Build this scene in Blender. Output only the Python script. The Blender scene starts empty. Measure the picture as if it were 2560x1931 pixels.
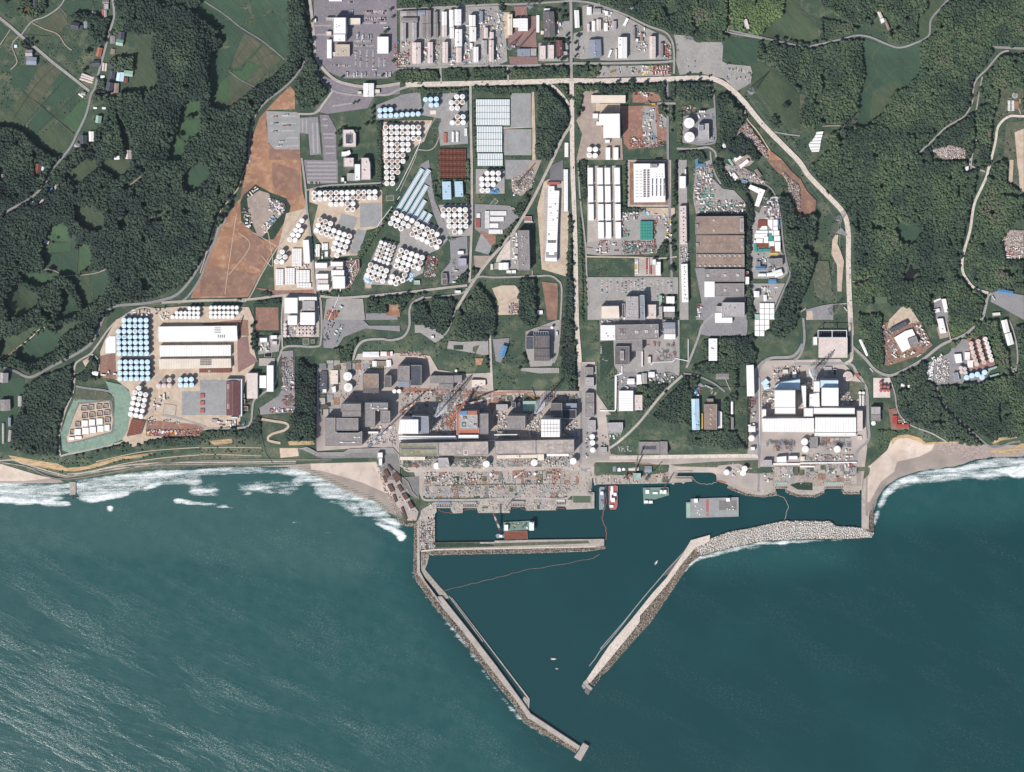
import bpy,bmesh,math,random
import numpy as np
from mathutils import Vector,Matrix
from mathutils.geometry import delaunay_2d_cdt
random.seed(7);RNG=np.random.default_rng(7)
R=math.radians
WT,LG,APL,PAV,SCN,LD,LM,MST,MW,PBN,CON,RPL,PGN,DTN,RGD,EQC,PRK,PWT,DGY,GDR,ASP,BG,ORA,PSK,CAT,YD,RO,GY,SL,PA,RU,CR,DBR,RV,PDG,BLG,DKG,BR,GRS,YL,PIP,LB,TL,BAR,CRD,BXT,SR,FG,PGR,FI,LBR,QC,SHG,RBL,SRT,EXC,TRK,MA,MB_,RD_,BCH="white ltgrey asphalt_pale pavement shipping_container leaf_dark leaf_mixed material_stack metal_white pipe_bundle concrete redpale palegreen dirt_tan rust_ground equipment_cabin pipe_rack pinkwhite dirt_grey grass_dry asphalt beige orange pump_skid category yard road grey slate path rust cream dirt_brown roof_vent pad_grey bluegrey dkgrey brown grass yellow pipeline label teal block_armour concrete_road box_tank SRC field_green plant_ground field leaf_bright quay_concrete shipgreen rubble small_round_tank excavator truck maroon midblue rustdark beach".split()
SC=bpy.context.scene
COL=SC.collection
# ------------------------------------------------------------------ camera, sky, sun, exposure
CAMH=5000.0
NX,NY=620.0,965.5
cd=bpy.data.cameras.new('camera');cam=bpy.data.objects.new('camera',cd);COL.objects.link(cam)
cam.location=(NX,NY,CAMH);cam.rotation_euler=(0,0,0)
cd.sensor_fit='HORIZONTAL';cd.sensor_width=36;cd.lens=36*CAMH/2560
cd.shift_x=-NX/2560;cd.shift_y=-NY/2560
cd.clip_start=10;cd.clip_end=30000
SC.camera=cam
HAZE=.5e-5
SUN_EL=R(46)
sdir=Vector((-0.67,-0.74,0)).normalized()
sdir=Vector((sdir.x*math.cos(SUN_EL),sdir.y*math.cos(SUN_EL),math.sin(SUN_EL)))
W=bpy.data.worlds.new('World');SC.world=W;W.use_nodes=True
wn=W.node_tree.nodes;wl=W.node_tree.links
bg=wn['Background'];sky=wn.new('ShaderNodeTexSky');sky.sky_type='NISHITA';sky.sun_disc=False
sky.sun_elevation=SUN_EL;sky.sun_rotation=math.atan2(sdir.x,sdir.y)
wl.new(sky.outputs[0],bg.inputs[0]);bg.inputs[1].default_value=0.085
sl=bpy.data.lights.new('sun','SUN');sl.energy=4.1;sl.angle=R(0.5);sl.color=(1,.955,.89)
so=bpy.data.objects.new('sun',sl);COL.objects.link(so)
so.rotation_euler=(-sdir).to_track_quat('-Z','Y').to_euler()
SC.view_settings.view_transform='Standard';SC.view_settings.look='None'
SC.view_settings.exposure=0.22;SC.view_settings.gamma=1
# ------------------------------------------------------------------ map coordinates (1 unit = 1 m), survey sheets
TX,TY,TS=0.,0.,1.
TILES=dict(SRC=(0,0,1),FV=(0,0,.8641),A0=(0,0,4.172),A1=(500,0,4.172),A2=(1000,0,4.172),A3=(1500,0,4.172),A4=(2000,0,3.95),B0=(0,400,4.172),B1=(500,400,4.172),B2=(1000,400,4.172),B3=(1500,400,4.172),B4=(2000,400,3.95),C0=(0,800,4.172),C1=(500,800,4.172),C2=(1000,800,4.172),C3=(1500,800,4.172),C4=(2000,800,3.95),S0=(0,1150,2.1367),S1=(900,1150,3.6867),S2=(1500,1150,3.0343),S3=(1000,1500,3.6867))
TILES.update({k.lower():(*v[:2],1)for k,v in TILES.items()if k[0]in 'ABC'})
def tile(n):
 global TX,TY,TS
 TX,TY,TS=TILES[n]
def cv(x,y):return(TX+x/TS,TY+y/TS)
def pf(s,t=None):
 p=pp(s,t)
 return[p[0],(p[1][0],p[0][1]),p[1],(p[0][0],p[1][1])]if len(p)==2 else p
def pp(s,t=None):
 if not isinstance(s,str):return s
 if t:tile(t)
 v=[float(a)for a in s.split()]
 return[cv(v[i],v[i+1])for i in range(0,len(v)-1,2)]
def P(px,py,z=0.):
 k=1-z/CAMH
 return(NX+(px-1280-NX)*k,NY+(965.5-py-NY)*k,z)
def inpoly(poly,X,Y):
 X=np.asarray(X,float);Y=np.asarray(Y,float)
 r=np.zeros(X.shape,bool);n=len(poly);j=n-1
 for i in range(n):
  xi,yi=poly[i];xj,yj=poly[j]
  if yi!=yj:
   c=((yi>Y)!=(yj>Y))&(X<(xj-xi)*(Y-yi)/(yj-yi)+xi)
   r^=c
  j=i
 return r
G=5.;GX0,GY0,GX1,GY1=-600,-500,3160,1500
gx=np.arange(GX0,GX1+1,G);gy=np.arange(GY0,GY1+1,G)
GXX,GYY=np.meshgrid(gx,gy)
def blur(a,r):
 for _ in range(2):
  for ax in(0,1):
   p=np.pad(a,[(r,r)if k==ax else(0,0)for k in(0,1)],'edge')
   c=np.cumsum(p,axis=ax);n=2*r+1
   if ax==0:c=np.vstack([np.zeros((1,c.shape[1])),c]);a=(c[n:]-c[:-n])/n
   else:c=np.hstack([np.zeros((c.shape[0],1)),c]);a=(c[:,n:]-c[:,:-n])/n
 return a
def vnoise(X,Y,s,seed):
 r=np.random.default_rng(seed);T=r.random((64,64))
 u=X/s;v=Y/s;i=np.floor(u).astype(int);j=np.floor(v).astype(int);fu=u-i;fv=v-j
 fu=fu*fu*(3-2*fu);fv=fv*fv*(3-2*fv)
 g=lambda a,b:T[b%64,a%64]
 return(g(i,j)*(1-fu)+g(i+1,j)*fu)*(1-fv)+(g(i,j+1)*(1-fu)+g(i+1,j+1)*fu)*fv
HG=np.full(GXX.shape,30.)
def hset(s,z,t=None):HG[inpoly(pf(s,t),GXX,GYY)]=z
hset("-600 -500 260 -500 285 0 270 130 230 240 150 400 60 460 -600 620",12)
hset("500 0 725 0 720 150 640 220 520 290 525 180 500 50",14)
hset("110 560 225 600 270 700 200 790 60 790 20 700 60 640",16);hset("0 840 190 820 120 910 -300 960",16)
hset("450 240 520 240 510 320 440 400 400 390",16);hset("1900 40 2060 100 2120 200 2080 330 2000 300 1960 150",20)
hset("2150 120 2300 120 2290 210 2200 320 2130 330",18)
hset("790 915 850 905 880 880 960 880 1075 890 1100 925 1225 930 1235 975 1445 975 1448 900 1500 890 1500 1060 1560 1105 1870 1120 1885 920 1900 900 2100 895 2160 960 2165 1120 2160 1160 1480 1160 1040 1160 940 1140 795 1125",10)
hset("-600 1150 0 1150 150 1165 300 1170 480 1140 640 1140 790 1130 850 1130 1000 1140 1040 1170 2170 1160 2180 1110 2300 1100 2420 1115 2560 1100 3160 1100 3160 1500 -600 1500",5)
HG+=(vnoise(GXX,GYY,90,1)-.5)*3
HG=blur(HG,3)
tile(SR)
COAST=pp("-600 1216 0 1207 80 1206 160 1207 200 1198 300 1183 380 1173 500 1168 600 1168 680 1165 740 1172 790 1190 850 1222 900 1243 925 1250 950 1266 975 1290 1000 1310 1040 1318 1047 1300 1060 1280 1090 1262 1480 1262 1480 1205 1500 1200 1670 1200 1690 1180 1790 1180 1800 1195 1860 1215 1930 1222 1960 1212 2150 1212 2160 1212 2166 1300 2182 1290 2195 1245 2215 1215 2250 1193 2304 1177 2400 1164 2450 1146 2560 1140 3160 1128 3160 1600 -600 1600")
SEA=inpoly(COAST,GXX,GYY)
BE=[pp('125 40 190 60 265 290 340 425 400 556 530 570 530 650 380 650 100 420','S1'),pp("-600 1170 0 1172 90 1195 150 1200 200 1197 200 1215 0 1225 -600 1225"),pp("770 1160 945 1155 960 1200 985 1290 900 1260 780 1215"),pp("2165 1160 2215 1150 2225 1100 2280 1085 2310 1110 2400 1105 2450 1130 2560 1125 3160 1120 3160 1170 2560 1165 2240 1210 2200 1260 2185 1310 2160 1310")]
for b in BE:
 m=inpoly(b,GXX,GYY);HG[m]=np.minimum(HG[m],2.2)
HG[SEA]=-5
HG=np.where(HG<12,blur(HG,1),HG)
FLAT=[]
FLAT+=[(pp("560 340 2160 300 2160 448 1905 458 1890 430 1815 430 1800 465 1540 468 1515 430 1395 430 1380 490 1090 490 1075 445 950 445 945 490 860 495 840 470 835 445 705 445 705 480 690 500 690 840 530 840 530 570 560 500",'S1'),4.6),(pp("0 20 525 40 525 85 580 85 580 125 700 125 700 165 520 178 -40 187 -40 20",'S2'),4.6),(pp("885 110 1200 60 1990 60 2040 60 2040 530 1985 520 1985 215 1965 245 1850 240 1850 200 1700 200 1700 235 1620 268 1500 262 1420 230 1420 200 1325 200 1335 240 1230 272 1100 250 975 195 965 185 885 160",'S2'),4.6),(pp("560 765 1235 757 1240 745 1425 743 1430 740 2250 730 2250 790 2170 808 700 835 690 841 560 850",'S1'),4.6)]
FB=[(min(p[0]for p in f[0]),max(p[0]for p in f[0]),min(p[1]for p in f[0]),max(p[1]for p in f[0]))for f in FLAT]
def hpa(X,Y):
 X=np.asarray(X,float);Y=np.asarray(Y,float)
 u=np.clip((X-GX0)/G,0,len(gx)-1.001);v=np.clip((Y-GY0)/G,0,len(gy)-1.001)
 i=u.astype(int);j=v.astype(int);fu=u-i;fv=v-j
 h=(HG[j,i]*(1-fu)+HG[j,i+1]*fu)*(1-fv)+(HG[j+1,i]*(1-fu)+HG[j+1,i+1]*fu)*fv
 for(f,z),b in zip(FLAT,FB):
  if X.size and X.max()>=b[0]and X.min()<=b[1]and Y.max()>=b[2]and Y.min()<=b[3]:
   h=np.where(inpoly(f,X,Y),z+.1,h)
 return h
def hp(x,y):return float(hpa(np.array([x]),np.array([y]))[0])
LIFT=np.zeros(HG.shape)
OCC=np.zeros(HG.shape,bool)
def lift_at(x,y):
 i=int(round((x-GX0)/G));j=int(round((y-GY0)/G))
 return float(LIFT[max(0,min(j,len(gy)-1)),max(0,min(i,len(gx)-1))])
def base(x,y):return hp(x,y)+lift_at(x,y)
# ------------------------------------------------------------------ materials
MT={}
def s2l(c):
 c=c/255.;return c/12.92 if c<=.04045 else((c+.055)/1.055)**2.4
def rgb(r,g,b,k=1.):return tuple(min(.85,s2l(v)*k)for v in(r,g,b))+(1,)
def veg(r,g,b,k=1.):a=rgb(r,g,b,k);return(a[0]*.72,a[1]*.74,a[2]*.92,1)
def lf(r,g,b):a=rgb(r,g,b);return(a[0]*1.08,a[1]*.93,a[2]*1.22,1)
def drt(r,g,b,k=1.):a=rgb(r,g,b,k);return(a[0]*.86,a[1]*.83,a[2]*.84,1)
def mat(name,c1,c2=None,scale=.05,rough=.85,c3=None,scale3=.4,bump=0.,bscale=1.,metal=0.,sharp=.25,stretch=None,objco=False,spec=.3):
 """matte surface whose colour wanders between c1, c2 (broad patches) and c3 (fine specks)"""
 m=bpy.data.materials.new(name);m.use_nodes=True;nt=m.node_tree;n=nt.nodes;l=nt.links
 b=n['Principled BSDF'];b.inputs['Roughness'].default_value=rough;b.inputs['Metallic'].default_value=metal
 b.inputs['Specular IOR Level'].default_value=spec
 if c2 is None and c3 is None:b.inputs['Base Color'].default_value=c1
 else:
  if objco:tc=n.new('ShaderNodeTexCoord').outputs['Object']
  else:tc=n.new('ShaderNodeNewGeometry').outputs['Position']
  if stretch:
   mp=n.new('ShaderNodeMapping');mp.vector_type='TEXTURE';mp.inputs['Rotation'].default_value=(0,0,stretch[0]);mp.inputs['Scale'].default_value=(1/stretch[1],1/stretch[2],1)
   l.new(tc,mp.inputs[0]);tc=mp.outputs[0]
  cur=None
  if c2 is not None:
   t=n.new('ShaderNodeTexNoise');t.inputs['Scale'].default_value=scale;t.inputs['Detail'].default_value=6;t.inputs['Roughness'].default_value=.62
   l.new(tc,t.inputs['Vector'])
   rp=n.new('ShaderNodeMapRange');rp.inputs[1].default_value=.5-sharp/2;rp.inputs[2].default_value=.5+sharp/2
   l.new(t.outputs[0],rp.inputs[0])
   mx=n.new('ShaderNodeMix');mx.data_type='RGBA';mx.inputs[6].default_value=c1;mx.inputs[7].default_value=c2
   l.new(rp.outputs[0],mx.inputs[0]);cur=mx.outputs[2]
  if c3 is not None:
   t=n.new('ShaderNodeTexNoise');t.inputs['Scale'].default_value=scale3;t.inputs['Detail'].default_value=4;t.inputs['Roughness'].default_value=.7
   l.new(tc,t.inputs['Vector'])
   rp=n.new('ShaderNodeMapRange');rp.inputs[1].default_value=.48;rp.inputs[2].default_value=.68
   l.new(t.outputs[0],rp.inputs[0])
   mx=n.new('ShaderNodeMix');mx.data_type='RGBA';mx.inputs[7].default_value=c3
   if cur:l.new(cur,mx.inputs[6])
   else:mx.inputs[6].default_value=c1
   l.new(rp.outputs[0],mx.inputs[0]);cur=mx.outputs[2]
  l.new(cur,b.inputs['Base Color'])
 if bump:
  t=n.new('ShaderNodeTexNoise');t.inputs['Scale'].default_value=bscale;t.inputs['Detail'].default_value=3
  g=n.new('ShaderNodeNewGeometry');l.new(g.outputs['Position'],t.inputs['Vector'])
  bp=n.new('ShaderNodeBump');bp.inputs['Strength'].default_value=1;bp.inputs['Distance'].default_value=bump
  l.new(t.outputs[0],bp.inputs['Height']);l.new(bp.outputs[0],b.inputs['Normal'])
 MT[name]=m;return m
K=.86
mat(GRS,veg(84,103,72,K),veg(70,92,68,K),.02,c3=veg(128,130,96,K),scale3=.03,bump=1.2,bscale=.35)
mat(GDR,veg(112,116,84,K),veg(86,102,74,K),.03,c3=veg(150,138,108,K),scale3=.12,bump=.8,bscale=.4)
mat('grass_dark',veg(60,82,60,K),veg(48,70,54,K),.03,c3=veg(78,96,68,K),scale3=.15,bump=1.5,bscale=.3)
FS=(R(-52),.25,1.6)
mat(FG,veg(74,102,72,K),veg(66,90,68,K),.04,c3=veg(84,108,72,K),scale3=.25,bump=.5,bscale=.6,stretch=FS)
mat('field_olive',veg(92,106,70,K),veg(74,94,66,K),.03,c3=veg(108,114,82,K),scale3=.2,bump=.6,bscale=.6,stretch=FS)
mat('field_bright',veg(86,116,74,K),veg(74,104,70,K),.04,c3=veg(98,120,74,K),scale3=.2,bump=.5,bscale=.6,stretch=FS)
mat('field_brown',veg(106,108,80,K),veg(84,98,70,K),.03,c3=veg(138,122,92,K),scale3=.12,bump=.5,bscale=.6,stretch=FS)
mat('forest_floor',veg(46,60,46,K),veg(38,50,42,K),.05,bump=1.5,bscale=.4)
mat(ASP,rgb(150,147,149,K),rgb(136,133,137,K),.03,c3=rgb(164,160,158,K),scale3=.3)
mat('asphalt_mauve',rgb(139,131,138,K),rgb(127,120,128,K),.02,c3=rgb(152,145,148,K),scale3=.2)
mat(APL,rgb(168,163,159,K),rgb(152,148,146,K),.03,c3=rgb(184,178,170,K),scale3=.3)
mat(CRD,rgb(230,216,204,K),rgb(214,202,190,K),.05,c3=rgb(188,172,158,K),scale3=.2)
mat(CON,rgb(196,186,177,K),rgb(178,168,160,K),.04,c3=rgb(160,150,144,K),scale3=.25)
mat(QC,rgb(186,174,164,K),rgb(162,154,148,K),.03,c3=rgb(204,192,180,K),scale3=.15)
mat(PGR,rgb(190,178,170,K),rgb(168,158,152,K),.025,c3=rgb(182,166,156,K),scale3=.12)
mat(RGD,rgb(158,116,102,K),rgb(140,108,98,K),.03,c3=rgb(184,142,120,K),scale3=.12)
mat('maroon_paving',rgb(150,116,112,K),rgb(136,108,106,K),.02,c3=rgb(164,128,118,K),scale3=.2)
mat('dirt_orange',drt(188,144,112,K),drt(158,118,96,K),.013,c3=drt(206,170,138,K),scale3=.05)
mat(DBR,drt(160,126,108,K),drt(144,112,98,K),.02,c3=drt(182,146,120,K),scale3=.06)
mat(DTN,rgb(208,188,168,K),rgb(188,166,146,K),.03,c3=rgb(216,198,176,K),scale3=.1)
mat(DGY,rgb(172,156,146,K),rgb(156,142,134,K),.03,c3=rgb(188,168,150,K),scale3=.1)
mat(PDG,rgb(160,160,160,K),rgb(150,149,150,K),.03,c3=rgb(170,168,166,K),scale3=.1)
mat('pad_dark',rgb(124,122,124,K),rgb(112,111,114,K),.03)
mat('sand',rgb(222,206,192,K),rgb(208,188,174,K),.02,c3=rgb(196,178,164,K),scale3=.06)
mat('sand_wet',rgb(170,156,146,K),rgb(152,140,134,K),.02)
mat('cliff',rgb(214,182,140,K),rgb(180,150,116,K),.08,c3=rgb(120,118,84,K),scale3=.12,bump=2,bscale=.3,stretch=(0,.5,2.5))
mat('spray_green',rgb(140,162,146,K),rgb(120,144,130,K),.05,c3=rgb(150,176,156,K),scale3=.15)
mat(RBL,rgb(172,154,148,K),rgb(140,124,120,K),.15,c3=rgb(206,190,182,K),scale3=.4,bump=1.5,bscale=.7)
mat('rock',rgb(176,168,156,K),rgb(142,134,124,K),.2,c3=rgb(200,192,178,K),scale3=.5,bump=.5,bscale=1)
mat('rock_dark',rgb(112,106,98,K),rgb(92,88,84,K),.2)
mat('gravel',rgb(132,130,128,K),rgb(112,110,110,K),.1,c3=rgb(154,150,146,K),scale3=.6)
mat('pond',rgb(96,110,88,K),rough=.15)
mat('dark_water',rgb(40,40,42,K),rough=.12)
mat('paint_line',rgb(226,222,214,.9))
WH=(.84,.82,.80,1)
mat(WT,WH,(.78,.76,.74,1),.06,c3=(.83,.80,.76,1),scale3=.3,rough=.6)
mat(CR,rgb(240,226,208,K),rgb(228,214,196,K),.05,rough=.7)
mat(PWT,rgb(232,216,210,K),rgb(220,204,198,K),.05,rough=.7,c3=rgb(206,190,184,K),scale3=.2)
mat(BG,rgb(206,190,172,K),rgb(190,174,158,K),.08,rough=.8)
mat(LG,rgb(190,184,184,K),rgb(174,168,168,K),.06,c3=rgb(160,154,154,K),scale3=.3,rough=.8)
mat(GY,rgb(160,152,150,K),rgb(144,137,136,K),.05,c3=rgb(120,114,114,K),scale3=.25,rough=.85)
mat(DKG,rgb(112,106,106,K),rgb(98,93,95,K),.05,c3=rgb(128,122,120,K),scale3=.25)
mat(SL,rgb(84,86,96,K),rgb(72,74,84,K),.1,c3=rgb(104,106,114,K),scale3=.5)
mat(BLG,rgb(146,152,166,K),rgb(136,142,156,K),.08,rough=.6)
mat('lilac',rgb(176,172,198,K),rgb(168,164,188,K),.08,rough=.6)
mat(BR,rgb(158,136,122,K),rgb(140,120,110,K),.04,c3=rgb(172,152,138,K),scale3=.12)
mat(RU,rgb(132,78,62,K),rgb(112,66,56,K),.15,c3=rgb(160,98,76,K),scale3=.5)
mat(RD_,rgb(104,72,66,K),rgb(92,64,60,K),.15,c3=rgb(124,84,74,K),scale3=.5)
mat(MA,rgb(118,78,78,K),rgb(106,70,72,K),.1)
mat(ORA,rgb(198,122,98,K),rgb(182,112,92,K),.2)
mat('red',rgb(190,82,72,K),rgb(170,74,66,K),.2)
mat(RPL,rgb(190,110,104,K),rgb(176,100,96,K),.2)
mat(YL,rgb(226,190,84,K),rgb(212,176,76,K),.2)
mat('blue',rgb(92,146,190,K),rgb(84,134,176,K),.2,rough=.6)
mat('paleblue',rgb(190,218,234,K),rgb(178,208,228,K),.08,rough=.55)
mat('skyblue',rgb(214,238,250,K),rgb(200,228,244,K),.1,rough=.5)
mat(MB_,rgb(96,140,176,K),rgb(88,130,166,K),.1)
mat(TL,rgb(74,160,146,K),rgb(66,146,134,K),.3)
mat(PGN,rgb(166,196,180,K),rgb(156,186,170,K),.1)
mat('green',rgb(70,124,96,K),rgb(64,112,90,K),.2)
mat(SHG,rgb(116,152,140,K),rgb(100,134,126,K),.1,c3=rgb(150,150,132,K),scale3=.4)
mat('wall_white',rgb(214,212,212,K),rgb(200,198,198,K),.1)
mat('wall_grey',rgb(150,148,150,K),rgb(138,136,140,K),.1)
mat('wall_blue',rgb(170,190,208,K),rgb(160,180,198,K),.1)
mat('metal',rgb(170,170,172,K),rough=.5)
mat(MW,(.8,.8,.8,1),rough=.5)
mat('black',rgb(46,48,54,K),rough=.5)
mat('glass',rgb(40,50,64,K),rough=.15)
mat('steelblue',rgb(128,146,184,K),rough=.5)
mat('tankrust',rgb(190,160,140,K),rgb(160,128,108,K),.3,sharp=.2)
mat('mossroof',rgb(150,148,128,K),rgb(124,124,98,K),.03,c3=rgb(176,170,150,K),scale3=.1)
mat('mottled_roof',rgb(186,174,166,K),rgb(156,146,142,K),.03,c3=rgb(204,192,182,K),scale3=.1)
mat('icegreen',rgb(226,240,242,K),rgb(214,230,234,K),.1,rough=.5)
mat('deckblue',rgb(104,132,156,K),rgb(92,120,146,K),.1)
mat('rock_brown',rgb(150,134,116,K),rgb(118,104,90,K),.2)
mat('bark',rgb(84,70,58,K))
CN=dict(white=WT,cream=CR,pinkwhite='pinkish white',beige=BG,ltgrey='light grey',grey=GY,dkgrey='dark grey',slate='slate grey',bluegrey='blue grey',lilac='pale lilac',brown=BR,rust='rusty',rustdark='dark rusty',maroon=MA,orange=ORA,red='red',redpale='faded red',yellow=YL,blue='blue',paleblue='pale blue',skyblue='sky blue',midblue='mid blue',rustred='rust-red',icegreen='icy white',teal=TL,palegreen='pale green',green='green',black='black',mottled_roof='weathered grey',mossroof='mossy grey',metal='steel grey')
def foliage(name,stops):
 m=bpy.data.materials.new(name);m.use_nodes=True;nt=m.node_tree;n=nt.nodes;l=nt.links
 b=n['Principled BSDF'];b.inputs['Roughness'].default_value=.8;b.inputs['Specular IOR Level'].default_value=.2
 at=n.new('ShaderNodeAttribute');at.attribute_name='tint'
 g=n.new('ShaderNodeNewGeometry');t=n.new('ShaderNodeTexNoise');t.inputs['Scale'].default_value=.5;t.inputs['Detail'].default_value=3
 l.new(g.outputs['Position'],t.inputs['Vector'])
 t2=n.new('ShaderNodeTexNoise');t2.inputs['Scale'].default_value=.012;t2.inputs['Detail'].default_value=4
 l.new(g.outputs['Position'],t2.inputs['Vector'])
 a=n.new('ShaderNodeMath');a.operation='MULTIPLY_ADD';a.inputs[1].default_value=.5;l.new(t.outputs[0],a.inputs[0])
 a2=n.new('ShaderNodeMath');a2.operation='MULTIPLY_ADD';a2.inputs[1].default_value=1.0;a2.inputs[2].default_value=-.75;l.new(t2.outputs[0],a2.inputs[0])
 l.new(a2.outputs[0],a.inputs[2])
 s=n.new('ShaderNodeMath');s.operation='ADD';l.new(a.outputs[0],s.inputs[0]);l.new(at.outputs['Fac'],s.inputs[1])
 cr=n.new('ShaderNodeValToRGB');e=cr.color_ramp.elements
 e[0].position=stops[0][0];e[0].color=stops[0][1];e[1].position=stops[-1][0];e[1].color=stops[-1][1]
 for p,c in stops[1:-1]:
  x=e.new(p);x.color=c
 l.new(s.outputs[0],cr.inputs[0]);l.new(cr.outputs[0],b.inputs['Base Color'])
 MT[name]=m
foliage(LD,[(0,lf(44,60,48)),(.5,lf(60,80,58)),(1,lf(84,102,70))])
foliage(LM,[(0,lf(50,68,52)),(.4,lf(66,88,60)),(.65,lf(82,106,66)),(.85,lf(94,98,76)),(1,lf(104,98,84))])
foliage(LBR,[(0,lf(64,88,56)),(.6,lf(90,116,68)),(1,lf(112,134,78))])
# ------------------------------------------------------------------ mesh helpers
class MB:
 def __init__(s):s.v=[];s.f=[];s.m=[];s.mats=[]
 def mi(s,m):
  if m not in s.mats:s.mats.append(m)
  return s.mats.index(m)
 def add(s,vs,fs,m):
  k=len(s.v);s.v+=[tuple(a)for a in vs];i=s.mi(m)
  for f in fs:s.f.append([a+k for a in f]);s.m.append(i)
 def box(s,c,d,m,rz=0.,M=None):
  x,y,z=d[0]/2,d[1]/2,d[2]/2
  vs=[(a*x,b*y,e*z)for a in(-1,1)for b in(-1,1)for e in(-1,1)]
  cr,sr=math.cos(rz),math.sin(rz)
  vs=[(c[0]+a*cr-b*sr,c[1]+a*sr+b*cr,c[2]+e)for a,b,e in vs]
  s.add(vs,[(0,1,3,2),(4,6,7,5),(0,4,5,1),(2,3,7,6),(0,2,6,4),(1,5,7,3)],m);return s
 def prism(s,poly,z0,z1,m,top=True,bot=True,mtop=None):
  n=len(poly);vs=[(x,y,z0)for x,y in poly]+[(x,y,z1)for x,y in poly]
  a=sum(poly[i][0]*poly[(i+1)%n][1]-poly[(i+1)%n][0]*poly[i][1]for i in range(n))
  fs=[(i,(i+1)%n,(i+1)%n+n,i+n)for i in range(n)]
  if a<0:fs=[f[::-1]for f in fs]
  s.add(vs,fs,m)
  r=list(range(n))if a>0 else list(range(n))[::-1]
  k=len(s.v)-2*n
  if top:s.f.append([k+n+i for i in r]);s.m.append(s.mi(mtop or m))
  if bot:s.f.append([k+i for i in r[::-1]]);s.m.append(s.mi(m))
  return s
 def cyl(s,c,r,z0,z1,m,n=20,r2=None,cap=True):
  r2=r if r2 is None else r2
  A=[2*math.pi*i/n for i in range(n)]
  vs=[(c[0]+r*math.cos(a),c[1]+r*math.sin(a),z0)for a in A]+[(c[0]+r2*math.cos(a),c[1]+r2*math.sin(a),z1)for a in A]
  fs=[(i,(i+1)%n,(i+1)%n+n,i+n)for i in range(n)]
  if cap:fs+=[tuple(range(n,2*n)),tuple(range(n-1,-1,-1))]
  s.add(vs,fs,m);return s
 def bar(s,p,q,r,m,n=4):
  p=Vector(p);q=Vector(q);d=(q-p)
  if d.length<1e-6:return s
  d.normalize();u=d.orthogonal().normalized();w=d.cross(u)
  vs=[]
  for c in(p,q):
   for i in range(n):
    a=2*math.pi*(i+.5)/n;vs.append(c+(u*math.cos(a)+w*math.sin(a))*r)
  s.add(vs,[(i,(i+1)%n,(i+1)%n+n,i+n)for i in range(n)]+[tuple(range(n))[::-1],tuple(range(n,2*n))],m);return s
 def data(s,name):
  me=bpy.data.meshes.new(name);me.from_pydata(s.v,[],s.f)
  for m in s.mats:me.materials.append(MT[m])
  me.polygons.foreach_set('material_index',s.m);me.update();return me
 def obj(s,name,parent=None,loc=(0,0,0),rz=0.):
  o=bpy.data.objects.new(name,s.data(name));COL.objects.link(o)
  o.location=loc;o.rotation_euler=(0,0,rz)
  if parent:o.parent=parent
  return o
def npmesh(name,V,F,mats,mi=None,attrs=None,smooth=False):
 me=bpy.data.meshes.new(name);V=np.asarray(V,np.float32);F=np.asarray(F,np.int32);k=F.shape[1]
 me.vertices.add(len(V));me.vertices.foreach_set('co',V.ravel())
 me.loops.add(F.size);me.loops.foreach_set('vertex_index',F.ravel())
 me.polygons.add(len(F));me.polygons.foreach_set('loop_start',np.arange(0,F.size,k,dtype=np.int32))
 me.polygons.foreach_set('loop_total',np.full(len(F),k,np.int32))
 for m in mats:me.materials.append(MT[m])
 if mi is not None:me.polygons.foreach_set('material_index',np.asarray(mi,np.int32))
 if smooth:me.polygons.foreach_set('use_smooth',np.ones(len(F),bool))
 for a,v in(attrs or{}).items():
  at=me.attributes.new(a,'FLOAT','POINT');at.data.foreach_set('value',np.asarray(v,np.float32))
 me.update();me.validate();return me
def link(name,me,parent=None,loc=(0,0,0)):
 o=bpy.data.objects.new(name,me);COL.objects.link(o);o.location=loc
 if parent:o.parent=parent
 return o
def empty(name,loc,rz=0.):
 o=bpy.data.objects.new(name,None);COL.objects.link(o);o.location=loc;o.rotation_euler=(0,0,rz);o.empty_display_size=3;return o
def struct(o,lab=None):
 o['kind']='structure'
 if lab:o[LB]=lab
 return o
REG=[]
O1='first second third fourth fifth sixth seventh eighth ninth tenth eleventh twelfth thirteenth fourteenth fifteenth sixteenth seventeenth eighteenth nineteenth'.split()
OT={2:'twent',3:'thirt',4:'fort',5:'fift',6:'sixt',7:'sevent',8:'eight',9:'ninet'}
def ordw(n):
 if n<20:return O1[n-1]
 t,u=divmod(n,10)
 if t>9:return 'one hundred and '+ordw(n-100)if n>100 else 'hundredth'
 return OT[t]+('ieth' if u==0 else 'y-'+O1[u-1])
def plural(p):
 w=p.split();
 i=len(w)
 for k,a in enumerate(w):
  if a in('with','on','in','of','beside','under'):i=k;break
 h=w[i-1];h=h[:-1]+'ies' if h.endswith('y')and h[-2]not in 'aeiou' else h+('es' if h.endswith(('s','x','ch','sh'))else 's')
 return ' '.join(w[:i-1]+[h]+w[i:])
def reg(o,phrase,cat,zone,xy,rc=None,group=None):REG.append(dict(o=o,p=phrase,c=cat,z=zone,xy=xy,rc=rc,g=group));return o
def wc(s):return len(s.split())
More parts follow.
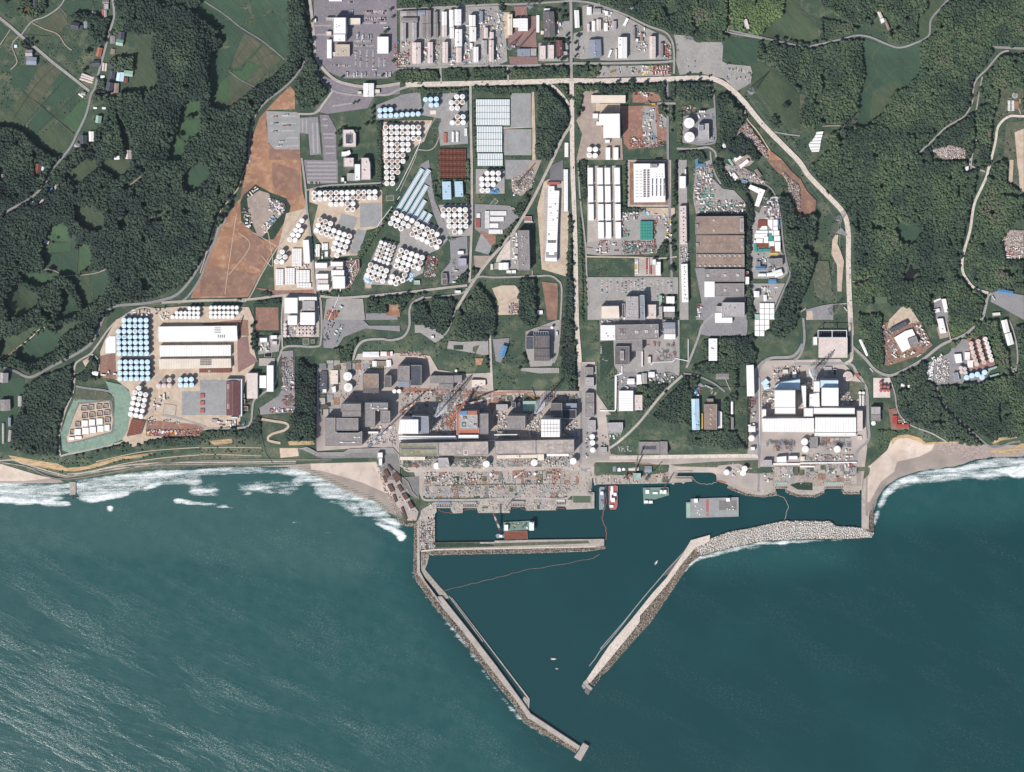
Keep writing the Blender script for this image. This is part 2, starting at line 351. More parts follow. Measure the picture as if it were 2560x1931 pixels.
def finish_labels():
 from collections import defaultdict
 D=defaultdict(list)
 for r in REG:D[(r['p'],r['z'])].append(r)
 for(p,z),L in D.items():
  if len(L)==1 and not L[0]['rc']:
   r=L[0];r['o'][LB]=f"{p} {z}"
   if wc(r['o'][LB])<4:r['o'][LB]+=' in view'
   if r['g']:r['o']['group']=r['g']
  elif all(r['rc']for r in L):
   for r in L:
    a,b=r['rc']
    r['o'][LB]=f"{p} {z}, {ordw(a + 1)} row down, {ordw(b + 1)} from left"
    r['o']['group']=r['g']or f"{plural(p)} {z}"
  else:
   w=max(r['xy'][0]for r in L)-min(r['xy'][0]for r in L);h=max(r['xy'][1]for r in L)-min(r['xy'][1]for r in L)
   horiz=w>=h
   L.sort(key=lambda r:r['xy'][0]if horiz else r['xy'][1])
   for i,r in enumerate(L):
    if i==0:q=('leftmost ' if horiz else 'topmost ')+p
    elif i==len(L)-1:q=('rightmost ' if horiz else 'lowest ')+p
    else:q=f"{ordw(i + 1)} {p} from the {'left' if horiz else 'top'}"
    r['o'][LB]=f"{q} {z}"
    r['o']['group']=r['g']or f"{plural(p)} {z}"
  for r in L:r['o'][CAT]=r['c']
def merge_rest(name,lab,cat,size):
 """past 300 of a kind: the largest 300 stay things, the rest become one object of kind stuff"""
 R_=[r for r in REG if r['o'].name.split('.')[0]==name]
 if len(R_)<=300:return
 R_.sort(key=lambda r:-size(r));bm=bmesh.new();mats=[];dead=[]
 bpy.context.view_layer.update()
 for r in R_[300:]:
  for o in[r['o']]+list(r['o'].children):
   if o.type=='MESH':
    n0=len(bm.faces);v0=len(bm.verts);bm.from_mesh(o.data);bm.verts.ensure_lookup_table();bm.faces.ensure_lookup_table();M=o.matrix_world
    for v in bm.verts[v0:]:v.co=M@v.co
    mp=[]
    for m in o.data.materials:
     if m.name not in mats:mats.append(m.name)
     mp.append(mats.index(m.name))
    for f in bm.faces[n0:]:f.material_index=mp[f.material_index]
   dead.append(o)
  REG.remove(r)
 me=bpy.data.meshes.new(name+'s');bm.to_mesh(me);bm.free()
 for m in mats:me.materials.append(bpy.data.materials[m])
 for o in set(dead):bpy.data.objects.remove(o)
 o=link(name+'s',me);o['kind']='stuff';o[LB]=lab;o[CAT]=cat
ZONE=''
def zone(z):
 global ZONE
 ZONE=z
NSH=[0]
def area(name,m,s,t=None,occ=None,lift=None):
 occ=not m.startswith(GRS)if occ is None else occ
 poly=pf(s,t)
 if lift is None:NSH[0]+=1;lift=.35+.008*NSH[0]
 xs=[p[0]for p in poly];ys=[p[1]for p in poly]
 out=[]
 for i,a in enumerate(poly):
  b=poly[(i+1)%len(poly)];d=math.hypot(b[0]-a[0],b[1]-a[1]);n=max(1,int(d//G))
  for k in range(n):out.append((a[0]+(b[0]-a[0])*k/n,a[1]+(b[1]-a[1])*k/n))
 mk=inpoly(poly,GXX,GYY)
 LIFT[mk]=np.maximum(LIFT[mk],lift)
 if occ:OCC[mk]=True
 ins=np.argwhere(mk);pts=[(gx[i],gy[j])for j,i in ins]
 n0=len(out);vv=[Vector(p)for p in out]+[Vector((float(a),float(b)))for a,b in pts]
 r=delaunay_2d_cdt(vv,[(i,(i+1)%n0)for i in range(n0)],[list(range(n0))],1,.05)
 V=np.array([(v.x,v.y)for v in r[0]]);H=hpa(V[:,0],V[:,1])+lift
 k=1-H/CAMH
 X=NX+(V[:,0]-1280-NX)*k;Y=NY+(965.5-V[:,1]-NY)*k
 F=[f[::-1]for f in r[2]if len(f)==3]
 me=npmesh(name,np.stack([X,Y,H],1),np.array(F),[m])
 a,b,c=[np.array(me.vertices[i].co)for i in F[0]]
 if np.cross(b-a,c-a)[2]<0:me.flip_normals()
 return struct(link(name,me))
NRD=[0]
def road(name,m,s,w,t=None,lift=None,edge=None):
 pts=pp(s,t)
 if lift is None:NRD[0]+=1;lift=1.35+.006*NRD[0]
 P_=[pts[0]]+pts+[pts[-1]];C=[]
 for i in range(1,len(P_)-2):
  p0,p1,p2,p3=P_[i-1:i+3];d=math.hypot(p2[0]-p1[0],p2[1]-p1[1]);n=max(1,int(d/5))
  for k in range(n):
   u=k/n
   C.append(tuple(.5*(2*p1[j]+(p2[j]-p0[j])*u+(2*p0[j]-5*p1[j]+4*p2[j]-p3[j])*u*u+(3*p1[j]-p0[j]-3*p2[j]+p3[j])*u**3)for j in(0,1)))
 C.append(pts[-1]);C=np.array(C);T=np.gradient(C,axis=0);T/=np.linalg.norm(T,axis=1)[:,None]+1e-9
 N=np.stack([-T[:,1],T[:,0]],1);cols=4
 q=np.linspace(-.5,.5,cols+1)
 pos=C[:,None,:]+N[:,None,:]*(q[None,:,None]*w);pos=pos.reshape(-1,2)
 H=hpa(pos[:,0],pos[:,1])+lift;k=1-H/CAMH
 V=np.stack([NX+(pos[:,0]-1280-NX)*k,NY+(965.5-pos[:,1]-NY)*k,H],1)
 F=[(i*(cols+1)+j,i*(cols+1)+j+1,(i+1)*(cols+1)+j+1,(i+1)*(cols+1)+j)for i in range(len(C)-1)for j in range(cols)]
 me=npmesh(name,V,F,[m])
 if me.polygons[0].normal.z<0:me.flip_normals()
 n=max(1,int(w/4)+1)
 for c,nn in zip(C,N):
  for j in np.linspace(-.5,.5,n+2):
   x,y=c+nn*j*(w+4);i=int(round((x-GX0)/G));jj=int(round((y-GY0)/G))
   if 0<=i<len(gx)and 0<=jj<len(gy):OCC[jj,i]=True;LIFT[jj,i]=max(LIFT[jj,i],lift if abs(j)<.5 else 0)
 return struct(link(name,me))
def world_poly(poly,z):
 w=[P(x,y,z)[:2]for x,y in poly];cx=sum(a[0]for a in w)/len(w);cy=sum(a[1]for a in w)/len(w)
 return[(a-cx,b-cy)for a,b in w],cx,cy
def inset(poly,d):
 n=len(poly);a=sum(poly[i][0]*poly[(i+1)%n][1]-poly[(i+1)%n][0]*poly[i][1]for i in range(n));sg=1 if a>0 else-1
 out=[]
 for i in range(n):
  p0=Vector(poly[i-1]);p1=Vector(poly[i]);p2=Vector(poly[(i+1)%n])
  e1=(p1-p0).normalized();e2=(p2-p1).normalized()
  n1=Vector((-e1.y,e1.x))*sg;n2=Vector((-e2.y,e2.x))*sg
  b=(n1+n2);
  if b.length<1e-4:b=n1
  b.normalize();k=d/max(.35,b.dot(n1));out.append(tuple(p1+b*k))
 return out
WALLM=dict(white='wall_white',cream='wall_white',pinkwhite='wall_white',paleblue='wall_blue',skyblue='wall_blue',midblue='wall_blue')
def occ_poly(poly,g=3):
 cx=sum(p[0]for p in poly)/len(poly);cy=sum(p[1]for p in poly)/len(poly)
 q=[(cx+(x-cx)*1.0+g*(1 if x>cx else-1),cy+(y-cy)+g*(1 if y>cy else-1))for x,y in poly]
 OCC[inpoly(q,GXX,GYY)]=True
def bld(name,c,rt,h,poly,phrase=None,cat=None,wall=None,z0=None,opts='',zn=None):
 """one building: wall, roof, and what stands on the roof. rt: f flat with parapet, g gable, s flat with cross seams, p plain, b barrel"""
 cx=sum(p[0]for p in poly)/len(poly);cy=sum(p[1]for p in poly)/len(poly)
 z=base(cx,cy)if z0 is None else z0
 L,wx,wy=world_poly(poly,z+h);root=empty(name,(wx,wy,z));occ_poly(poly)
 wm=wall or WALLM.get(c,'wall_grey');n=len(L)
 e=[Vector(L[(i+1)%n])-Vector(L[i])for i in range(n)]
 li=max(range(n),key=lambda i:e[i].length);ux=e[li].normalized();uy=Vector((-ux.y,ux.x))
 us=[Vector(p).dot(ux)for p in L];vs=[Vector(p).dot(uy)for p in L];u0,u1,v0,v1=min(us),max(us),min(vs),max(vs)
 X=lambda u,v,zz:(ux.x*u+uy.x*v,ux.y*u+uy.y*v,zz)
 seed=random.Random(int(cx*7+cy*13));big=(u1-u0)*(v1-v0)
 ang=math.atan2(ux.y,ux.x)
 Lw=inset(L,.25)if min(u1-u0,v1-v0)>3 else L
 MB().prism(Lw,-2.5,h-.05,wm,top=True,bot=False).obj('wall',root)
 if rt in 'gb' and n==4:
  r=MB();v_m=(v0+v1)/2;rise=(v1-v0)*(.10 if rt=='g' else .09)if name!='house' else(v1-v0)*.3
  if rt=='g':prof=[(v0-.3,0),(v_m,rise),(v1+.3,0)]
  else:prof=[(v_m-(v1-v0)/2*math.cos(math.pi*i/8)*1.01,rise*2.2*math.sin(math.pi*i/8))for i in range(9)]
  k=len(prof);A=[X(u0-.3,v,h+q)for v,q in prof];B=[X(u1+.3,v,h+q)for v,q in prof]
  r.add(A+B,[(i+k,i+1+k,i+1,i)for i in range(k-1)]+[tuple(range(k)),tuple(range(2*k-1,k-1,-1)),(0,k,2*k-1,k-1)][0:2],c)
  r.add([X(u0-.3,v0-.3,h-.04),X(u1+.3,v0-.3,h-.04),X(u1+.3,v1+.3,h-.04),X(u0-.3,v1+.3,h-.04)],[(3,2,1,0)],c)
  ro=r.obj('roof',root)
  if rt=='g' and big>250:
   q=MB();nv=max(2,int((u1-u0)/12))
   q.bar(X(u0,v_m,h+rise+.15),X(u1,v_m,h+rise+.15),.3,LG);q.obj('ridge_cap',root)
  if rt=='g' and name=='house':
   q=MB();q.box(X(u0+(u1-u0)*.3,v_m+1,h+rise),(.7,.7,1.6),'wall_grey');q.obj('chimney',root)
 else:
  r=MB();r.prism(L,h-.04,h+.35,c,bot=True)
  if rt=='s':
   ns=max(2,int((u1-u0)/6))
   for i in range(1,ns):
    u=u0+(u1-u0)*i/ns;r.bar(X(u,v0+.2,h+.4),X(u,v1-.2,h+.4),.18,LG if c!=LG else GY)
  r.obj('roof',root)
  if rt=='f':
   q=MB();Li=inset(L,.9);m2=LG if c in(GY,DKG,BR,'mottled_roof','mossroof',SL)else 'wall_white'
   a=[(x,y,zz)for zz in(h+.35,h+1.2)for x,y in L];b=[(x,y,zz)for zz in(h+.35,h+1.2)for x,y in Li];sv=a+b
   fs=[]
   for i in range(n):
    j=(i+1)%n;fs+=[(i,j,j+n,i+n),(2*n+i,3*n+i,3*n+j,2*n+j),(n+i,n+j,3*n+j,3*n+i)]
   q.add(sv,fs,m2);q.obj('parapet',root)
 if rt in 'fsg' and big>500 and 'n' not in opts:
  k=min(9,int(big/350))
  for i in range(k):
   u=seed.uniform(u0+4,u1-4)if u1-u0>10 else 0;v=seed.uniform(v0+3,v1-3)if v1-v0>8 else 0
   a,b_,cc=seed.uniform(1.5,4),seed.uniform(1.5,3.5),seed.uniform(1,2.2)
   if not inpoly(inset(L,2),[X(u,v,0)[0]],[X(u,v,0)[1]])[0]:continue
   q=MB();zz=h+(.35 if rt!='g' else(v1-v0)*.1*(1-abs(2*(v-(v0+v1)/2)/(v1-v0))))
   q.box(X(u,v,zz+cc/2-.05),(a,b_,cc),MW if seed.random()<.6 else LG,ang)
   if 'w' not in opts:q.box(X(u,v,zz+cc+.1),(a*.5,b_*.5,.3),GY,ang)
   q.obj(RV,root)
 cn=CN.get(c,c);zn=zn or ZONE
 reg(root,phrase or f"{cn} {'flat' if rt in 'fsp' else 'ridged' if rt == 'g' else 'rounded'} roofed {name.replace('_', ' ')}",cat or name.replace('_',' '),zn,(cx,cy))
 return root
def blds(t,zn,txt):
 """lines: kind colour roof height : x0 y0 x1 y1 | four or more corners   ; optional words for the label"""
 tile(t);zone(zn)
 for ln in txt.strip().splitlines():
  ln=ln.strip()
  if not ln:continue
  a,_,ph=ln.partition(';');hd,_,co=a.partition(':');h=hd.split();v=[float(x)for x in co.split()]
  if len(v)==4:v=[v[0],v[1],v[2],v[1],v[2],v[3],v[0],v[3]]
  poly=[cv(v[i],v[i+1])for i in range(0,len(v),2)]
  bld(h[0],h[1],h[2],float(h[3]),poly,ph.strip()or None,opts=h[4]if len(h)>4 else '')
def dup(root,loc,rz=0.):
 r=root.copy();COL.objects.link(r);r.location=loc;r.rotation_euler=(0,0,rz)
 for ch in root.children:
  c=ch.copy();COL.objects.link(c);c.parent=r
  for g in ch.children:d=g.copy();COL.objects.link(d);d.parent=c
 return r
PROTO={}
def place(key,make,loc,rz=0.):
 if key not in PROTO:o=make();PROTO[key]=o;o.location=loc;o.rotation_euler=(0,0,rz);return o
 return dup(PROTO[key],loc,rz)
def mk_tank(r,h,c,v):
 def f():
  root=empty('storage_tank',(0,0,0));wallm={'skyblue':'deckblue',PWT:PWT,RPL:RPL}.get(c,'wall_white')
  MB().cyl((0,0),r*.97,-2.5,h,wallm,24,cap=False).obj('shell',root)
  q=MB();q.cyl((0,0),r,h-.15,h+.25,c,24);q.cyl((0,0),r*.93,h+.25,h+.25+r*.07,c,24,r2=r*.12);ro=q.obj('roof',root)
  if v:
   q=MB();zz=h+.5+r*.05
   if v>=2:
    q.cyl((0,0),r*(.5 if v==2 else .7),zz-.25,zz+.08,'tankrust',14)
   for i in range(-2,3):q.bar((i*r*.22,-r*.55,zz),(i*r*.22,r*.55,zz),.12,'tankrust')
   q.bar((-r*.55,0,zz),(r*.55,0,zz),.15,LG);q.obj('roof_walkway',root)
  q=MB();q.cyl((r*.5,r*.35),.5,h+.2,h+1.0,LG,8);q.obj('manhole',root)
  return root
 return f
TKN=dict(white=WT,skyblue='sky blue',pinkwhite='pinkish',redpale='faded red',grey=GY)
def tanks(t,zn,s,r,h=11,c=WT,vs=(0,0,1,1,2,3),rows=None,phrase=None):
 tile(t);pts=pp(s);k=0
 rr=r/TS
 if rows is None:
  idx=None
 for i,(x,y)in enumerate(pts):
  g=base(x,y);X,Y,_=P(x,y,g+h);v=random.Random(i*31+int(x)).choice(vs)
  o=place(('t',round(rr,1),h,c,v),mk_tank(rr,h,c,v),(X,Y,g),random.Random(i).uniform(0,6.28))
  i0=int((x-GX0)/G);j0=int((y-GY0)/G);OCC[j0-1:j0+3,i0-1:i0+3]=True
  kind={0:'clean',1:'railed',2:'brown-centred',3:'rust-stained'}[v]
  rc=rows[i]if rows else None
  ph=phrase or(f"{TKN[c]} round tank" if rows else f"{kind} {TKN[c]} round tank")
  reg(o,ph,'storage tank',zn,(x,y),rc,group=f"round storage tanks {zn}")
def grid_tanks(zn,xs,ys,counts,r,h=11,c=WT,vs=(0,1,1,2,3),dx=0.,start=None):
 pts=[];rc=[]
 for j,y in enumerate(ys):
  s0=start[j]if start else 0
  for i in range(counts[j]):pts.append((xs[s0+i]+dx*j,y));rc.append((j,i))
 tile(SR);tanks(SR,zn,pts,r,h,c,vs,rows=rc)
def mk_cell(w,l,h,c,kind):
 """one rectangular or lying tank, container, or crate; w across, l along y"""
 def f():
  if kind=='cylinder_tank':
   root=empty('horizontal_tank',(0,0,0));q=MB();n=10;vs=[]
   for y in(-l/2,l/2):
    for i in range(n):a=2*math.pi*i/n;vs.append((w/2*math.cos(a),y,h*.55+h*.45*math.sin(a)))
   q.add(vs,[(i+n,(i+1)%n+n,(i+1)%n,i)for i in range(n)]+[tuple(range(n))[::-1],tuple(range(n,2*n))][::-1],c);q.obj('shell',root)
   MB().box((0,-l*.3,h*.15),(w*.8,.5,h*.3),GY).box((0,l*.3,h*.15),(w*.8,.5,h*.3),GY).obj('cradle',root)
   MB().box((0,0,h),(w*.35,.8,.5),LG).obj('hatch',root)
   return root
  if kind==BXT:
   root=empty(BXT,(0,0,0));MB().box((0,0,h/2-.3),(w,l,h+.6),c).obj('body',root)
   MB().box((0,0,h+.1),(w*.5,l*.92,.25),WT if c!=RU else RD_).obj('lid',root);return root
  q=MB()
  if kind==SCN:
   q.box((0,0,h/2+.05),(w,l,h-.1),c)
   for s in(-1,1):
    for e in(-1,1):q.box((s*(w/2-.08),e*(l/2-.08),h/2),(.2,.2,h),GY)
   for k in range(int(l)):q.box((0,-l/2+.5+k,h+.02),(w*.92,.3,.06),c)
  elif kind=='tent_cover':
   q.prism([(-w/2,-l/2),(w/2,-l/2),(w/2,l/2),(-w/2,l/2)],0,h*.85,c,top=False)
   q.add([(-w/2,-l/2,h*.85),(w/2,-l/2,h*.85),(w/2,l/2,h*.85),(-w/2,l/2,h*.85),(0,-l/2+.5,h),(0,l/2-.5,h)],[(0,1,4),(1,2,5,4),(2,3,5),(3,0,4,5)],c)
  return q.obj(kind)
 return f
def cell_grid(zn,t,o,ux,uy,counts,w,l,h,c,kind,phrase,cat,rz=0.,skip=(),starts=None):
 """o, ux, uy in sheet units: first centre, step to the next in a row, step to the next row"""
 tile(t)
 for j,n in enumerate(counts):
  s0=starts[j]if starts else 0
  for i in range(n):
   if(j,i)in skip:continue
   x,y=cv(o[0]+ux[0]*(i+s0)+uy[0]*j,o[1]+ux[1]*(i+s0)+uy[1]*j)
   cc=c if isinstance(c,str)else c[random.Random(j*77+i).randrange(len(c))]
   g=base(x,y);X,Y,_=P(x,y,g+h)
   ob=place(('c',w,l,h,cc,kind),mk_cell(w,l,h,cc,kind),(X,Y,g),rz)
   OCC[int(round((y-GY0)/G)),int(round((x-GX0)/G))]=True
   reg(ob,f"{CN[cc]} {phrase}" if not isinstance(c,str)else phrase,cat,zn,(x,y),(j,i)if isinstance(c,str)else None)
def mk_car(c,kind):
 def f():
  q=MB()
  if kind=='car':
   q.prism([(-2.2,-.85),(2.2,-.85),(2.2,.85),(-2.2,.85)],.35,.95,c)
   q.add([(-1.4,-.8,.95),(1.3,-.8,.95),(1.3,.8,.95),(-1.4,.8,.95),(-.9,-.65,1.45),(.7,-.65,1.45),(.7,.65,1.45),(-.9,.65,1.45)],[(0,1,5,4),(1,2,6,5),(2,3,7,6),(3,0,4,7)],'glass')
   q.box((-.1,0,1.47),(1.6,1.3,.06),c)
   wx,r,wy=(-1.4,1.4),.33,.8
  elif kind=='bus':
   q.box((0,0,1.75),(11,2.5,2.7),c);q.box((0,0,2.2),(10.4,2.54,.8),'glass');q.box((0,0,3.15),(8,1.6,.2),LG);wx,r,wy=(-3.5,3.5),.5,1.15
  elif kind==TRK:
   q.box((3,0,1.5),(1.9,2.3,2.2),WT);q.box((3.6,0,1.9),(.75,2.2,.8),'glass');q.box((-1.1,0,1.0),(5.8,2.4,.5),DKG);q.box((-1.1,0,1.75),(5.8,2.4,1.1),c);wx,r,wy=(-2.6,2.8),.5,1.1
  elif kind==EXC:
   q.box((0,1.1,.5),(4,.6,.9),'black');q.box((0,-1.1,.5),(4,.6,.9),'black');q.box((-.3,0,1.6),(3,2.5,1.4),c);q.box((.6,.7,2.5),(1.3,1,1.1),'glass')
   q.bar((.8,-.3,2),(3.5,-.3,4.4),.3,c);q.bar((3.5,-.3,4.4),(5.6,-.3,1.8),.25,c);q.box((5.7,-.3,1.4),(.9,1.1,.9),DKG);wx=()
  for x in wx:
   for s in(-1,1):q.bar((x,s*wy-.12,r),(x,s*wy+.12,r),r,'black',10)
  return q.obj({'car':'parked_car'}.get(kind,kind))
 return f
CARC=[WT]*5+[LG]*2+['black']*3+[GY,DKG,'blue','red',CR]
def vehicle(kind,c,x,y,rz,zn,ph=None):
 g=base(x,y);X,Y,_=P(x,y,g+1.5)
 o=place(('v',kind,c),mk_car(c,kind),(X,Y,g),rz)
 nm={'car':'parked car'}.get(kind,kind)
 reg(o,ph or f"{CN[c]} {nm}",kind if kind!='car' else 'car',zn,(x,y));return o
def car_rows(t,zn,rows,fill=.75,ang=90,step=2.9,seed=1):
 rr=random.Random(seed);tile(t)
 L=[pp(r)for r in rows]
 for a,b in L:
  d=math.hypot(b[0]-a[0],b[1]-a[1]);n=max(1,int(d/step))
  dr=math.atan2(-(b[1]-a[1]),b[0]-a[0])
  for i in range(n):
   if rr.random()>fill:continue
   u=(i+.5)/n
   vehicle('car',rr.choice(CARC),a[0]+(b[0]-a[0])*u,a[1]+(b[1]-a[1])*u,dr+R(ang),zn)
def lot_lines(name,t,rows,depth=5,step=2.9):
 """painted bays: short bars across each row line"""
 tile(t);V=[];F=[]
 for r in rows:
  a,b=pp(r);d=Vector((b[0]-a[0],b[1]-a[1]));n=int(d.length/step);u=d.normalized();w=Vector((-u.y,u.x))
  def quad(p,q,hw):
   e=(q-p).normalized();o=Vector((-e.y,e.x))*hw;k=len(V)
   for z in(p+o,q+o,q-o,p-o):
    h=hp(z.x,z.y)+lift_at(p.x,p.y)+.3;V.append(P(z.x,z.y,h))
   F.append((k,k+1,k+2,k+3))
  A=Vector(a)
  for i in range(n+1):c=A+u*(i*step);quad(c-w*depth/2,c+w*depth/2,.22)
  quad(A,Vector(b),.22)
 me=npmesh(name,V,F,['paint_line'])
 if me.polygons[0].normal.z<0:me.flip_normals()
 return struct(link(name,me))
SPOT={}
def free(x,y,r):
 k=(int(x//6),int(y//6))
 for i in(-1,0,1):
  for j in(-1,0,1):
   for a,b,q in SPOT.get((k[0]+i,k[1]+j),()):
    if math.hypot(a-x,b-y)<(q+r)*.8:return False
 SPOT.setdefault(k,[]).append((x,y,r));return True
def mk_item(kind,c,v):
 rr=random.Random(v*17+len(kind))
 def f():
  q=MB()
  if kind==MST:
   for k in range(3):
    q.box((rr.uniform(-1,1),rr.uniform(-1,1),.5+k*.8),(rr.uniform(2.5,4.5),rr.uniform(2,3.4),.9),c,rr.uniform(-.2,.2))
  elif kind==PBN:
   for k in range(6):q.bar((-4,-1.2+.5*k,.35),(4,-1.2+.5*k,.35),.28,c,6)
   for k in range(4):q.bar((-4,-.9+.5*k,.8),(4,-.9+.5*k,.8),.28,c,6)
   for x in(-3,3):q.box((x,0,.08),(.4,3.2,.16),BR)
  elif kind==PRK:
   w,l,h=5,7,3
   for x in(-w/2,0,w/2):
    for y in(-l/2,l/2):q.bar((x,y,0),(x,y,h),.2,c)
    q.bar((x,-l/2,h),(x,l/2,h),.22,c);q.bar((x,-l/2,h*.5),(x,l/2,h*.5),.18,c)
   for y in(-l/2,0,l/2):q.bar((-w/2,y,h),(w/2,y,h),.22,c)
   q.box((.4,0,.6),(3.2,4.8,1.1),LG)
  elif kind==EQC:
   w,l,h=rr.uniform(4,7),rr.uniform(3,5),rr.uniform(2.8,4)
   q.box((0,0,h/2),(w,l,h),c);q.box((0,0,h+.1),(w+.4,l+.4,.25),WT if c!=WT else CR)
   q.box((w*.2,0,h+.5),(1.4,1.2,.7),LG);q.box((0,-l/2-.03,1.1),(1,.1,2.1),DKG)
  elif kind==PSK:
   q.box((0,0,.25),(5,3,.5),c);q.bar((-1.8,0,1.3),(1.2,0,1.3),.8,'metal',10);q.cyl((1.7,.6),.5,.5,2.4,LG,10);q.bar((1.7,.6,2.2),(1.7,-3.5,2.2),.2,'metal',6);q.box((1.7,-.8,1),(1,1,1),c)
  elif kind==SRT:
   q.cyl((0,0),1.8,0,4,c,16);q.cyl((0,0),1.8,4,4.5,c,16,r2=.3);q.bar((1.9,0,0),(1.9,0,4.4),.12,GY)
  return q.obj(kind)
 return f
ICAT=dict(material_stack='stack',pipe_bundle='pipes',pipe_rack='rack',equipment_cabin='cabin',pump_skid='pump',small_round_tank='tank',shipping_container='container',truck=TRK,excavator=EXC)
ICNT={}
def scatter(t,zn,poly,n,kinds,cols,ang=0.,seed=1,cap=290,force=False):
 poly=pf(poly,t);rr=random.Random(seed);xs=[p[0]for p in poly];ys=[p[1]for p in poly];made=0;tries=0
 while made<n and tries<n*25:
  tries+=1;x,y=rr.uniform(min(xs),max(xs)),rr.uniform(min(ys),max(ys))
  if not inpoly(poly,[x],[y])[0]:continue
  k=rr.choice(kinds);c=rr.choice(cols)
  if ICNT.get(k,0)>=cap:continue
  if not free(x,y,3.2 if k in(PBN,SCN)else 2.6):continue
  rz=R(ang+rr.choice((0,90))+rr.uniform(-4,4))
  if k in(TRK,EXC):vehicle(k,c,x,y,rz,zn)
  else:
   g=base(x,y);X,Y,_=P(x,y,g+2)
   if k==SCN:o=place(('c',2.5,6.1,2.6,c,k),mk_cell(2.5,6.1,2.6,c,k),(X,Y,g),rz)
   else:v=rr.randrange(2);o=place(('i',k,c,v),mk_item(k,c,v),(X,Y,g),rz)
   reg(o,f"{CN[c]} {k.replace('_', ' ')}",ICAT[k],zn,(x,y))
  OCC[int(round((y-GY0)/G)),int(round((x-GX0)/G))]=True
  ICNT[k]=ICNT.get(k,0)+1;made+=1
def pads(t,x0,y0,x1,y1,n,mats,seed):
 """a yard divided into slabs of different paving"""
 tile(t);rr=random.Random(seed);L=[(x0,y0,x1,y1)]
 while len(L)<n:
  L.sort(key=lambda r:-(r[2]-r[0])*(r[3]-r[1]));a,b,c,d=L.pop(0);u=rr.uniform(.3,.7)
  L+=[(a,b,a+(c-a)*u,d),(a+(c-a)*u,b,c,d)]if c-a>d-b else[(a,b,c,b+(d-b)*u),(a,b+(d-b)*u,c,d)]
 for a,b,c,d in L:
  if rr.random()<.22:continue
  g=3;p=[cv(a+g,b+g),cv(c-g,b+g),cv(c-g,d-g),cv(a+g,d-g)]
  if p[0][0]>=p[2][0]-1 or p[0][1]>=p[2][1]-1:continue
  z=max(base(*q)for q in p);o=slab('slab',rr.choice(mats),p,z-1,z+rr.uniform(.1,.35));o['kind']='structure'
def bits(t,name,lab,poly,n,cols,smin=.5,smax=2.6,hmax=1.6,seed=1,cat='materials'):
 """uncountable loose material: one object of many small solid pieces"""
 n=int(n*.7);poly=pf(poly,t);r=np.random.default_rng(seed);xs=[p[0]for p in poly];ys=[p[1]for p in poly]
 x=r.uniform(min(xs),max(xs),n*3);y=r.uniform(min(ys),max(ys),n*3);k=inpoly(poly,x,y);x,y=x[k][:n],y[k][:n];n=len(x)
 if n==0:return
 z=hpa(x,y);i=np.clip(np.round((x-GX0)/G).astype(int),0,len(gx)-1);j=np.clip(np.round((y-GY0)/G).astype(int),0,len(gy)-1);z=z+LIFT[j,i]
 s=r.uniform(smin,smax,(n,2))*r.choice([1,1,1,2.2],(n,2));h=r.uniform(.3,hmax,n);a=r.choice([0,math.pi/2],n)+r.normal(0,.15,n)
 C=np.array([(-1,-1,0),(1,-1,0),(1,1,0),(-1,1,0),(-1,-1,1),(1,-1,1),(1,1,1),(-1,1,1)],float)
 F0=np.array([(0,1,5,4),(1,2,6,5),(2,3,7,6),(3,0,4,7),(4,5,6,7)])
 kk=1-z/CAMH;X=NX+(x-1280-NX)*kk;Y=NY+(965.5-y-NY)*kk
 lx=C[None,:,0]*s[:,0,None]/2;ly=C[None,:,1]*s[:,1,None]/2
 V=np.stack([X[:,None]+lx*np.cos(a)[:,None]-ly*np.sin(a)[:,None],Y[:,None]+lx*np.sin(a)[:,None]+ly*np.cos(a)[:,None],z[:,None]-.3+C[None,:,2]*(h[:,None]+.3)],2).reshape(-1,3)
 F=(F0[None]+(np.arange(n)*8)[:,None,None]).reshape(-1,4);mi=np.repeat(r.integers(0,len(cols),n),5)
 o=link(name,npmesh(name,V,F,cols,mi));o['kind']='stuff';o[LB]=lab;o[CAT]=cat
 OCC[inpoly(poly,GXX,GYY)]=True
 return o
def lattice(q,a,b,w0,w1,n,m,r=.25,m2=None):
 a=Vector(a);b=Vector(b);d=(b-a).normalized();u=Vector((-d.y,d.x,0))if abs(d.z)<.95 else Vector((1,0,0));u.normalize();v=d.cross(u).normalized()
 prev=None
 for i in range(n+1):
  t=i/n;c=a.lerp(b,t);w=(w0+(w1-w0)*t)/2;cur=[c+u*sx*w+v*sy*w for sx,sy in((-1,-1),(1,-1),(1,1),(-1,1))];mm=m if not m2 or(i//2)%2==0 else m2
  if prev:
   for k in range(4):q.bar(prev[k],cur[k],r,mm);q.bar(prev[k],cur[(k+1)%4],r*.6,mm);q.bar(cur[k],cur[(k+1)%4],r*.6,mm)
  prev=cur
def stack_tower(t,bx,by,h,lab,z0=None):
 tile(t);x,y=cv(bx,by);g=base(x,y)if z0 is None else z0;X,Y,_=P(x,y,g);root=empty('exhaust_stack',(X,Y,g));root[LB]=lab;root[CAT]='exhaust stack'
 MB().cyl((0,0),2.3,0,h,MW,20,r2=1.7).cyl((0,0),1.3,h,h+.1,'black',16).obj('flue',root)
 q=MB();lattice(q,(0,0,0),(0,0,h*.93),21,6,11,MW,.62);q.obj('lattice_tower',root)
 for k in(.33,.62,.9):
  q=MB();w=19-14*k
  for s in(-1,1):q.box((0,s*w/2,h*k*.93),(w,1,.2),LG);q.box((s*w/2,0,h*k*.93),(1,w,.2),LG)
  q.obj('platform',root)
 MB().box((0,0,.5),(22,22,1.2),CON).obj('footing',root)
